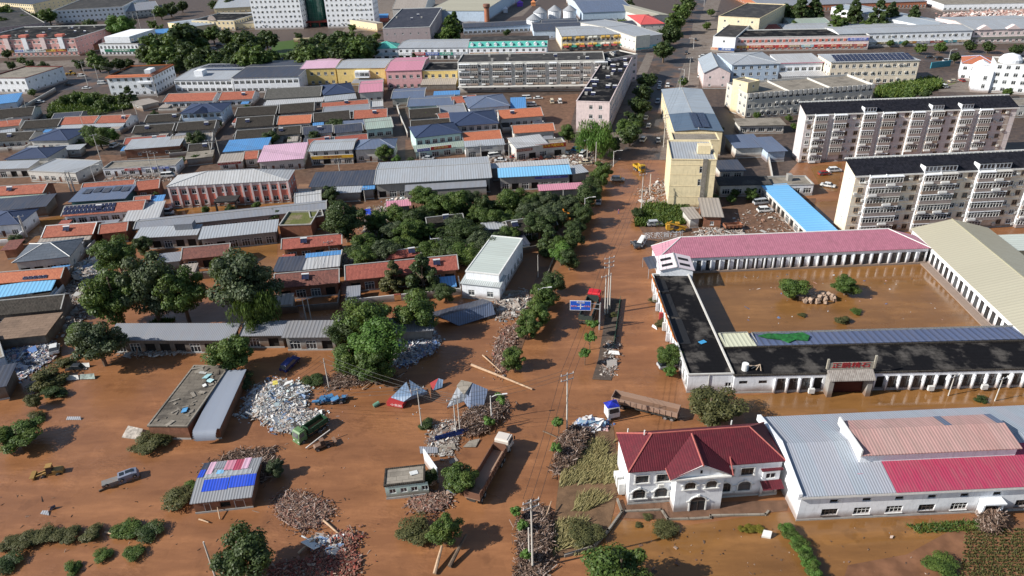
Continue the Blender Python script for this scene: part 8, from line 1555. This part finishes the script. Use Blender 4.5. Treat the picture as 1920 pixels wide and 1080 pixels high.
for (x, y, a, k, c, lb) in CARS: car(x, y, a, k, c, lb, group='cars and vans caught by the flood')
car(104, 659, 118, 'suv', 'white', 'white car washed up nose down among the rubbish', .2, (.05, .12))
car(147, 694, 0, 'sedan', 'black', 'black car sunk to its windows beside the white slabs', -.5)
car(545, 686, 62, 'suv', 'navy', 'dark blue car in the shade behind the white rubbish', 0, (.05, -.15))
car(1204, 457, 60, 'van', 'white', 'white van wedged at the pink roofed corner', .2, (0, -.2))
def truck(x, y, deg, label, cabc, bedc, inner, bl=6.5, bw=2.4, bh=1.1, cl=2.0, sink=0, group=None, tag_='dump truck', cabin=True, load=None, gap=.5, bedz=1.3):
    p = P(x, y); rt = root('dump_truck' if cabin else 'trailer', label, tag_, (p.x, p.y, -sink), rad(deg)); T_ = (cl+gap+bl)/2
    bx0, bx1 = -T_, -T_+bl; cx0, cx1 = bx1+gap, T_; mb = muddy_mat('truck_bed_%s' % label[:14], bedc, .35); mi = muddy_mat('truck_inner_%s' % label[:14], inner, .6)
    m = MB(); t = .12; z = bedz
    m.box(bx0, -bw/2, z, bx1, bw/2, z+.12, 1)
    for s in (-1, 1):
        m.box(bx0, s*bw/2-(t if s > 0 else 0), z+.12, bx1, s*bw/2+(t if s < 0 else 0), z+bh, 0)
        for k in range(int(bl/1.1)+1): m.box(bx0+k*1.1, s*(bw/2+.001)-(0 if s > 0 else .1), z, bx0+k*1.1+.12, s*(bw/2+.001)+(.1 if s > 0 else 0), z+bh, 0)
    m.box(bx0, -bw/2+t, z+.12, bx0+t, bw/2-t, z+bh, 0); m.box(bx1-t, -bw/2+t, z+.12, bx1, bw/2-t, z+bh+(.35 if cabin else 0), 0); m.build('bed', [mb, mi], rt)
    m = MB(); m.box(bx0, -.5, .75, (cx1-.3) if cabin else bx1, .5, z-.02); m.box(bx0+.3, -bw/2+.1, .8, bx1, bw/2-.1, .95); m.build('chassis', flat_mat('dark_chassis', (.05, .045, .04), .8), rt)
    for wx in ([bx0+1.0, bx0+2.2]+([cx0+.9] if cabin else [])+([bx0+bl-2.2, bx0+bl-1.0] if bl > 9 else [])):
        for s in (-1, 1): wheel(rt, wx, s*(bw/2-.25), .52, .45)
    if cabin:
        cm = muddy_mat('truck_cab_%s' % label[:14], cabc, .15); w = bw/2-.04
        m = MB(); prof = [(cx0, .8), (cx1, .8), (cx1+.04, 1.7), (cx1-.22, 2.75), (cx1-.45, 2.95), (cx0+.15, 2.95), (cx0, 2.75)]; m.extrude(prof, -w, w, axis=1); m.box(cx0+.3, -w+.3, 2.95, cx1-.5, w-.3, 3.05); cb = m.build('cab', cm, rt)
        m = MB(); m.add([(cx1+.05, -w+.15, 1.75), (cx1+.05, w-.15, 1.75), (cx1-.19, w-.2, 2.65), (cx1-.19, -w+.2, 2.65)], [(0, 1, 2, 3)]); m.build('windscreen', GLASS, cb)
        for s in (-1, 1): m = MB(); m.add([(cx0+.5, s*(w+.01), 1.8), (cx1-.12, s*(w+.01), 1.8), (cx1-.3, s*(w+.01), 2.6), (cx0+.5, s*(w+.01), 2.6)], [(0, 1, 2, 3)]); m.build('side_window', GLASS, cb)
        for s in (-1, 1): put('headlight', cached('hl', 'headlight', LAMP, lambda m: m.box(-.05, -.18, -.08, .04, .18, .08)), rt, (cx1+.03, s*(w-.35), 1.0))
        m = MB(); m.box(cx1-.02, -w, .55, cx1+.16, w, .85); m.build('bumper', cm, rt)
        for s in (-1, 1): m = MB(); m.box(cx1-.1, s*(w+.28)-.1, 1.7, cx1, s*(w+.28)+.1, 2.4); m.build('mirror', flat_mat('dark_chassis', (.05, .045, .04)), rt)
    return rt, bx0, bx1, z
t_, x0_, x1_, z_ = truck(920, 888, 68, 'long rusty bedded truck with a mud topped white cab', (.62, .56, .50), (.17, .085, .055), (.36, .24, .165), 11.5, 2.5, 1.3, 2.4, 0, gap=.7)
t_.scale = (1.03, 1.03, 1.05)
truck(584, 812, -128, 'green dump truck with muddy orange lined bed facing the camera', (.12, .21, .09), (.025, .07, .035), (.34, .17, .08), 4.4, 2.0, 1.1, 1.7, .5)
rt0, *_ = truck(1107, 588, 72, 'truck with bright red cab and open rusty bed behind the direction sign', (.55, .02, .03), (.04, .055, .05), (.24, .11, .06), 7.2, 2.4, 1.2, 2.1); rt0.scale = (1.22, 1.2, 1.2)
truck(1198, 320, -70, 'yellow dump truck standing in the flooded avenue', (.50, .31, .03), (.50, .31, .03), (.40, .24, .05), 3.2, 2.0, .9, 1.6, .3)
truck(1380, 430, 5, 'rusty flatbed truck body beside the brick shed', (.3, .12, .07), (.28, .12, .07), (.22, .12, .08), 5, 2.3, .8, 1.7, .3, cabin=False, tag_='trailer')
t_, x0_, x1_, z_ = truck(1197, 766, math.degrees(math.atan2(*(P(1145, 752)-P(1252, 778)).yx)), 'long open dark trailer with brown side rails behind the villa roof', (0, 0, 0), (.30, .20, .15), (.20, .12, .08), 12.5, 2.6, 1.1, 2, .3, cabin=False, tag_='trailer')
p = P(1147, 782); rt = root('truck_cab', 'white truck cab under a crumpled bright blue tarp', 'truck cab', p, rad(-75)); m = MB(); m.extrude([(-1, .6), (1, .6), (1.05, 1.6), (.8, 2.7), (-1, 2.8)], -1.15, 1.15, axis=1); m.build('cab', PAINT['white'], rt)
m = MB(); m.add([(-1.1, -1.3, 2.85), (.7, -1.2, 2.8), (.8, 1.2, 2.78), (-1.2, 1.3, 2.9), (-.3, 0, 3.5), (-1.9, -1.0, 2.2), (-2.0, 1.0, 2.3)], [(0, 1, 4), (1, 2, 4), (2, 3, 4), (3, 0, 4), (0, 3, 6, 5)]); m.build('tarpaulin', flat_mat('bright_blue_tarp', (.015, .03, .42), .6, .4), rt)
m = MB(); m.add([(1.06, -.95, 1.7), (1.06, .95, 1.7), (.84, .9, 2.55), (.84, -.9, 2.55)], [(0, 1, 2, 3)]); m.build('windscreen', GLASS, rt)
for s in (-.9, .9): wheel(rt, 0, s, .5, .35)
def machine(x, y, deg, label, col, kind='loader', sc=1.0, sink=.3, cat='loader'):
    """loader or crane truck: frame, engine hood, cab, boom, bucket or jib and four big wheels"""
    p = P(x, y); mt = muddy_mat('machine_%s' % label[:12], col, .45); rt = root('wheel_loader' if kind == 'loader' else 'crane_truck', label, cat, (p.x, p.y, -sink), rad(deg)); rt.scale = (sc,)*3
    m = MB(); m.extrude([(-2.6, .8), (-.6, .8), (-.6, 1.9), (-2.2, 1.8), (-2.6, 1.5)], -.8, .8, axis=1); m.box(-.6, -.6, .7, 1.6, .6, 1.2); m.build('frame', mt, rt)
    m = MB(); m.add([(-.7, -.7, 1.6), (.7, -.7, 1.2), (.7, .7, 1.2), (-.7, .7, 1.6), (-.6, -.6, 3.0), (.4, -.6, 3.0), (.4, .6, 3.0), (-.6, .6, 3.0)], [(0, 1, 5, 4), (1, 2, 6, 5), (2, 3, 7, 6), (3, 0, 4, 7)], 1); m.box(-.75, -.75, 3.0, .55, .75, 3.15, 0); m.build('cab', [mt, GLASS], rt)
    if kind == 'loader':
        for s in (-.5, .5): m = MB(); m.obox((1.9, s, 1.3), (2.6, .2, .3), (0, .25, 0)); m.build('arm', mt, rt)
        m = MB(); m.extrude([(3.0, .3), (4.1, .25), (3.5, .5), (3.2, 1.2), (3.9, 1.5), (3.0, 1.4)], -1.3, 1.3, axis=1); m.build('bucket', mt, rt)
    else:
        m = MB(); m.obox((.2, 1.0, 2.8), (6.5, .35, .4), (0, -.28, 0)); m.obox((2.8, 1.0, 3.6), (2.4, .22, .25), (0, .5, 0)); m.build('boom', mt, rt)
        m = MB(); m.box(1.2, -.9, 1.0, 3.3, .9, 1.5); m.box(2.2, -.9, 1.5, 3.3, .9, 2.6); m.build('front_cab', mt, rt)
    for wx in (-1.7, 1.3):
        for s in (-.95, .95): wheel(rt, wx, s, .62, .42)
    return rt
machine(96, 888, 195, 'yellow wheel loader stuck deep in open mud', (.34, .20, .06), sc=.78, sink=.6)
machine(1268, 434, 178, 'yellow crane truck beside the silver estate car', (.52, .28, .03), 'crane', .9, .1, 'crane truck')
machine(1064, 413, 100, 'orange crane truck among the roadside trees', (.5, .2, .03), 'crane', .75, .1, 'crane truck')
machine(135, 141, 180, 'small yellow loader on the far road', (.5, .3, .05), 'loader', .9, 0)
machine(606, 838, 30, 'burnt looking overturned machine with an orange mudguard next to the green truck', (.20, .12, .08), 'loader', .62, .2, 'machine')
# overturned lorry and blue wreck in the open water
p = P(237, 899); rt = root('overturned_van', 'grey van lying on its side in open brown water', 'van', (p.x, p.y, 0), rad(28)); rt.scale = (.85,)*3; m = MB(); m.extrude([(-1.2, -.1), (2.2, -.1), (2.5, .5), (2.2, 1.5), (1.2, 1.7), (-1.2, 1.6)], -.95, .95, axis=1); m.build('body', muddy_mat('overturned_paint', (.20, .22, .28), .45), rt)
m = MB(); m.box(-4.2, -.9, -.1, -1.2, .7, 1.1); m.build('cargo_box', muddy_mat('overturned_box', (.20, .19, .18), .5), rt)
m = MB(); m.box(.2, -.3, 1.66, 1.6, .6, 1.74); m.box(-.9, -.4, 1.6, -.1, .5, 1.72); m.build('side_door', GLASS, rt)
for wx in (-3.4, -.6, 1.7):
    w_ = wheel(rt, wx, -1.0, .36, .26); w_.location.z = .9; w_.rotation_euler = (rad(10), 0, 0)
log('dark beam trailing from the van on its side', (186, 922), (208, 913), .2, .15, .25, BARK)
p = P(621, 753); rt = root('wrecked_truck', 'crushed blue truck wreck lying in brown water', 'truck', (p.x, p.y, 0), rad(2)); WB = muddy_mat('wreck_blue', (.05, .18, .36), .45); r = random.Random(3)
m = MB()
for k in range(26): m.obox((r.uniform(-2.8, 2.8), r.uniform(-.8, .8), r.uniform(.2, 1.1)), (r.uniform(.4, 1.6), r.uniform(.3, 1.0), r.uniform(.1, .6)), (r.uniform(-.5, .5), r.uniform(-.5, .5), r.uniform(-.5, .5)))
m.build('body', WB, rt); m = MB(); m.box(-2.9, -.95, .1, 2.9, .95, .45); m.build('chassis', flat_mat('dark_chassis', (.05, .045, .04)), rt)
for wx in (-2.2, 0.4, 2.2): wheel(rt, wx, -.95, .4, .3)
p = P(706, 761); rt = root('barrel', 'small green drum floating left of the red sign box', 'drum', (p.x, p.y, .2)); m = MB(); m.cyl((-.5, -.3, 0), (.5, .4, .25), .42, n=12); m.build('drum', flat_mat('green_drum', (.12, .26, .18)), rt)
# ---------------------------------------------------------------- poles, lamps, sign, wires
def height_at(base, ytop):
    p = P(*base); lo, hi = 0.0, 60.0
    for _ in range(40):
        mid = (lo+hi)/2; v = Vector((p.x, p.y, mid-CAM_H)); yy = 540-F_PX*v.dot(_U)/v.dot(_f)
        if yy > ytop: lo = mid
        else: hi = mid
    return lo
CONCP = flat_mat('pole_concrete', (.55, .52, .47), .8, .1)
POLES = {}
def pole(key, base, ytop, label, arms=1, r=.17, rz=0.4, dx=0, twin=False, group='concrete utility poles', h=None):
    h = h or height_at(base, ytop); p = P(*base); rt = root('utility_pole', label, 'pole', p, rz, group)
    m = MB(); m.cyl((0, 0, -.3), (0, 0, h), r, r*.62, 10); m.build('mast', CONCP, rt)
    if twin: m = MB(); m.cyl((1.1, 0, -.3), (1.1, 0, h*.97), r*.9, r*.6, 10); m.build('mast', CONCP, rt)
    for k in range(arms):
        z = h-.35-k*1.1; m = MB(); m.box(-1.25, -.06, z, 1.25+(1.1 if twin else 0), .06, z+.12); m.build('crossarm', STEEL, rt)
        for x in (-1.15, 0, 1.15): m = MB(); m.cyl((x, 0, z+.12), (x, 0, z+.45), .08, .05, 6); m.build('insulator', TRIM, rt)
    POLES[key] = (p, h, rz); return rt
pole('a', (1063, 808), 700, 'tall concrete pole with crossarm standing in the middle of the lower road', 2)
pole('b', (999, 1066), 938, 'twin concrete pole with wide crossarm at the bottom of the road', 2, twin=False)
pole('b2', (993, 1058), 990, 'shorter bare pole touching the bottom crossarm pole', 0)
pole('c', (1139, 588), 482, 'tallest of the clustered poles on the median', 3)
pole('c2', (1134, 590), 516, 'shorter pole left in the median cluster', 1); pole('c3', (1143, 580), 512, 'shorter pole right in the median cluster', 0)
pole('d', (405, 1084), 1016, 'leaning pole beside the dark tree at the bottom edge', 0); pole('e', (791, 803), 728, 'thin pole left of the blue pavilion', 1, .12)
pole('f', (856, 818), 747, 'left pole of the pair in front of the blue pavilion', 1, .13); pole('f2', (863, 812), 742, 'right pole of the pair in front of the blue pavilion', 0, .13)
pole('g', (617, 727), 672, 'pole standing in the timber below the thicket', 0, .13); pole('h', (503, 780), 733, 'dark pole planted in the white rubbish', 0, .12)
pole('i', (575, 604), 560, 'pair of poles behind the pillared grey shop', 1, .15, twin=True); pole('j', (620, 482), 452, 'pole before the red tiled house with blue board', 1, .14)
pole('k', (1202, 398), 326, 'tall pale pole at the left of the weedy plot', 1); pole('k2', (1218, 362), 326, 'shorter pole up the road from the tall pale one', 0); pole('l', (1244, 276), 214, 'concrete pole on the avenue beside the white cars', 2); pole('m', (1271, 210), 150, 'tall pole with lamp arm beside the long steel roof', 1); pole('n', (1291, 153), 108, 'concrete pole at the crossroads', 1)
pole('o', (50, 444), 405, 'thick lattice pole at the left among navy roofs', 1, .4); pole('p', (134, 360), 322, 'thick twin pole above the teal sided shed', 1, .3, twin=True); pole('q', (288, 330), 284, 'left pole of the pair before the white office row', 1); pole('q2', (301, 332), 286, 'right pole of the pair before the white office row', 1); pole('r', (191, 305), 252, 'tall pole beside the yard of white vans', 1); pole('s', (160, 248), 213, 'pole standing in front of the first orange roof', 0, .14); pole('s2', (240, 242), 205, 'pole standing in front of the adjoining orange roof', 0, .14); pole('t', (262, 232), 190, 'pole left of the dark tiled house below the willow plot', 1); pole('t2', (57, 224), 192, 'pole by the lane at the left compound wall', 0); pole('u', (165, 160), 116, 'tall pole on the far road left of the bank', 1); pole('u2', (186, 154), 120, 'second pole on the far road left of the bank', 0); pole('v', (320, 150), 114, 'pole left of the solar panel strip', 1); pole('w', (296, 182), 140, 'pole at the right wall of the orange edged office', 1); pole('x', (257, 60), 24, 'far pole right of the round willow', 1); pole('x2', (265, 58), 22, 'second far pole right of the round willow', 0); pole('y', (293, 46), 12, 'far pole left of the arched office', 1)
pole('z1', (789, 313), 285, 'pole in front of the mint shop corner', 0); pole('z2', (903, 306), 272, 'pole before the pale roofed shop', 1); pole('z3', (955, 302), 268, 'pole before the white striped shop', 1); pole('z4', (685, 378), 352, 'pole beside the small blue canopy', 1, .13); pole('z5', (637, 322), 297, 'pole before the yellow signed shop', 1); pole('z6', (1101, 300), 262, 'pole at the street corner trees', 1); pole('z7', (1117, 310), 266, 'bare pole next to the street corner trees', 0); pole('z8', (399, 300), 262, 'pole at the lane mouth by the bright blue roof', 1); pole('z9', (413, 296), 258, 'second pole at the lane mouth by the bright blue roof', 0); pole('za', (1778, 742), 704, 'thin pole in the lane before the front range', 1, .12); pole('zb', (1865, 752), 708, 'pale pole at the right of the lane before the front range', 1, .12); pole('zc', (612, 160), 132, 'dark pole on the yellow block front', 0, .1); pole('zd', (1056, 392), 356, 'pole in the grove near the pink strip roof', 0, .13); pole('ze', (1009, 520), 478, 'thin pole beside the avenue cypress', 0, .1)
def lamp(base, ytop, label, deg=0, double=False, arm=2.2):
    h = height_at(base, ytop); p = P(*base); rt = root('street_lamp', label, 'street lamp', p, rad(deg), 'white street lamps'); m = MB(); m.cyl((0, 0, 0), (0, 0, h), .12, .07, 8); m.build('mast', TRIM, rt)
    for s in ((1, -1) if double else (1,)): m = MB(); m.cyl((0, 0, h-.4), (s*arm*.5, 0, h+.1), .06, n=6); m.cyl((s*arm*.5, 0, h+.1), (s*arm, 0, h+.1), .06, n=6); m.build('arm', TRIM, rt); m = MB(); m.box(min(s*arm, s*(arm+.9)), -.16, h+.04, max(s*arm, s*(arm+.9)), .16, h+.18); m.build('lamp_head', TRIM, rt)
for bs, yt, lb, dg in (((1096, 420), 371, 'white street lamp above the roadside trees by the crane', 5), ((1010, 590), 541, 'white street lamp rising from the roadside trees', 5), ((922, 788), 742, 'white street lamp behind the blue pavilion', 5), ((1150, 312), 283, 'white gantry lamp at the flooded street corner', 0), ((1274, 190), 176, 'street lamp beside the long steel roof', 150), ((1282, 150), 130, 'street lamp at the crossroads pavement', 160), ((1300, 92), 72, 'street lamp above the crossroads', 160), ((1776, 122), 93, 'tall lamp on the far right road', 0), ((180, 345), 310, 'curved lamp before the white office row', 5), ((1320, 12), 0, 'street lamp at the top of the avenue', 160), ((1162, 268), 250, 'street lamp at the foot of the willow', 0), ((22, 250), 222, 'street lamp at the left lane', 0)):
    lamp(bs, yt, lb, dg)
# blue direction sign on a mast
p = P(1124, 618); hs = height_at((1124, 618), 568); rt = root('direction_sign', 'blue road direction sign on a single arm beside the red truck', 'road sign', p, rad(-7)); m = MB(); m.cyl((0, 0, 0), (0, 0, hs), .2, .16, 12); m.build('mast', STEEL, rt)
m = MB(); m.cyl((0, 0, hs-.4), (-6.2, 0, hs+.2), .08, n=6); m.cyl((0, 0, hs-1.6), (-6.2, 0, hs-1.0), .08, n=6); m.build('arm', STEEL, rt)
m = MB(); m.box(-6.6, -.22, hs-1.9, -2.0, -.12, hs+.55, 1); m.box(-6.48, -.235, hs-1.78, -2.12, -.221, hs+.43, 0); sg = m.build('sign_panel', [flat_mat('sign_blue', (.015, .10, .55), .4, .05), TRIM], rt)
text(sg, '市政府', .55, (-4.25, -.25, hs+.08), (math.pi/2, 0, 0), TRIM, sx=1.1)
m = MB(); m.box(-4.37, -.25, hs-1.5, -4.17, -.24, hs-.35); m.box(-4.95, -.25, hs-.95, -3.6, -.24, hs-.78); m.add([(-4.5, -.25, hs-.5), (-4.04, -.25, hs-.5), (-4.27, -.25, hs-.2)], [(0, 1, 2)]); m.build('arrow', TRIM, sg)
for x in (-5.7, -2.9): text(sg, '西环路' if x < -4 else '东环路', .42, (x, -.25, hs-.85), (math.pi/2, 0, 0), flat_mat('pink_letter', (.8, .35, .4)), sx=1.0)
def wire(label, a, b, za=None, zb=None, sag=.8, n=10, off=((0, 0),)):
    (pa, ha, _), (pb, hb, _2) = POLES[a], POLES[b]; rt = root('power_line', label, 'power line', pa, 0, 'overhead power lines')
    d = (pb-pa).normalized(); s = Vector((-d.y, d.x, 0))
    for k in (-1.1, 0, 1.1):
        m = MB(); pts = []
        for i in range(n+1):
            t = i/n; q = pa.lerp(pb, t)+s*k; q.z = (ha+(hb-ha)*t)-sag*4*t*(1-t); pts.append(q-pa)
        for u, v in zip(pts, pts[1:]): m.cyl(u, v, .028, n=4, caps=False)
        m.build('wire', flat_mat('wire_black', (.03, .03, .03)), rt)
wire('power line over the lower road between the crossarm poles', 'a', 'b'); wire('power line from the middle road pole to the median cluster', 'a', 'c'); wire('power line from the median cluster to the weedy plot', 'c', 'k'); wire('power line from the pavilion pole to the timber pole', 'f', 'g'); wire('power line from the thin pole to the rubbish pole', 'e', 'h'); wire('power line along the flooded avenue', 'k', 'l'); wire('power line along the upper avenue', 'l', 'm'); wire('power line between pavilion pole and middle road pole', 'f', 'a'); wire('power line over the muddy street', 'z2', 'z3'); wire('power line before the white office row', 'q2', 'r')
for i, (a_, b_) in enumerate((('o', 'p'), ('p', 'q'), ('r', 's'), ('s', 's2'), ('s2', 't'), ('q2', 'z8'), ('z8', 'z5'), ('z5', 'z1'), ('z1', 'z2'), ('z3', 'z6'), ('u', 'w'), ('w', 'v'), ('m', 'n'), ('e', 'f'), ('g', 'h'), ('i', 'j'), ('t', 'w'), ('za', 'zb'))):
    wire('wires from the %s to the %s' % tuple(' '.join(next(o['label'] for o in bpy.data.objects if o.name.startswith('utility_pole') and (o.location-POLES[k][0]).length < .01).split()[:5]) for k in (a_, b_)), a_, b_)
# ---------------------------------------------------------------- one person wading on the flooded road
p = P(1160, 401)
V_ = [(0, 0, .92), (0, 0, 1.12), (0, 0, 1.36), (0, 0, 1.47), (0, -.01, 1.60), (-.19, 0, 1.36), (-.25, -.02, 1.10), (-.24, -.12, .88), (.19, 0, 1.36), (.26, -.02, 1.10), (.25, -.12, .88), (-.10, 0, .88), (-.11, -.03, .48), (-.12, .02, .02), (.10, 0, .88), (.12, .05, .48), (.12, .12, .04), (-.12, -.12, .02), (.12, -.02, .02)]
E_ = [(0, 1), (1, 2), (2, 3), (3, 4), (2, 5), (5, 6), (6, 7), (2, 8), (8, 9), (9, 10), (0, 11), (11, 12), (12, 13), (0, 14), (14, 15), (15, 16), (13, 17), (16, 18)]
R_ = [.13, .12, .14, .05, .10, .06, .045, .035, .06, .045, .035, .09, .065, .05, .09, .065, .05, .04, .04]
me = bpy.data.meshes.new('person'); me.from_pydata(V_, E_, []); o = bpy.data.objects.new('tmp', me); COL.objects.link(o); md = o.modifiers.new('s', 'SKIN'); o.modifiers.new('d', 'SUBSURF').levels = 1
for i, sv in enumerate(me.skin_vertices[0].data): sv.radius = (R_[i], R_[i]*.8); sv.use_root = (i == 0)
bpy.context.view_layer.update(); me2 = bpy.data.meshes.new_from_object(o.evaluated_get(bpy.context.evaluated_depsgraph_get())); bpy.data.objects.remove(o)
me2.materials.clear()
for mt in (flat_mat('skin', (.45, .26, .18)), flat_mat('pink_top', (.62, .20, .30)), flat_mat('blue_trousers', (.05, .10, .35)), flat_mat('dark_hair', (.02, .015, .012))): me2.materials.append(mt)
for f_ in me2.polygons:
    c = f_.center; f_.material_index = 0 if (c.z > 1.46 or (abs(c.x) > .2 and c.z < 1.12)) else (1 if c.z > .9 else 2)
    if c.z > 1.60 or (c.z > 1.54 and c.y > .02): f_.material_index = 3
rt = root('person', 'person in pink top and blue trousers wading along the flooded road', 'person', p, .2); put('body', me2, rt)
print('FACES', sum(len(o.data.polygons) for o in bpy.data.objects if o.type == 'MESH'))
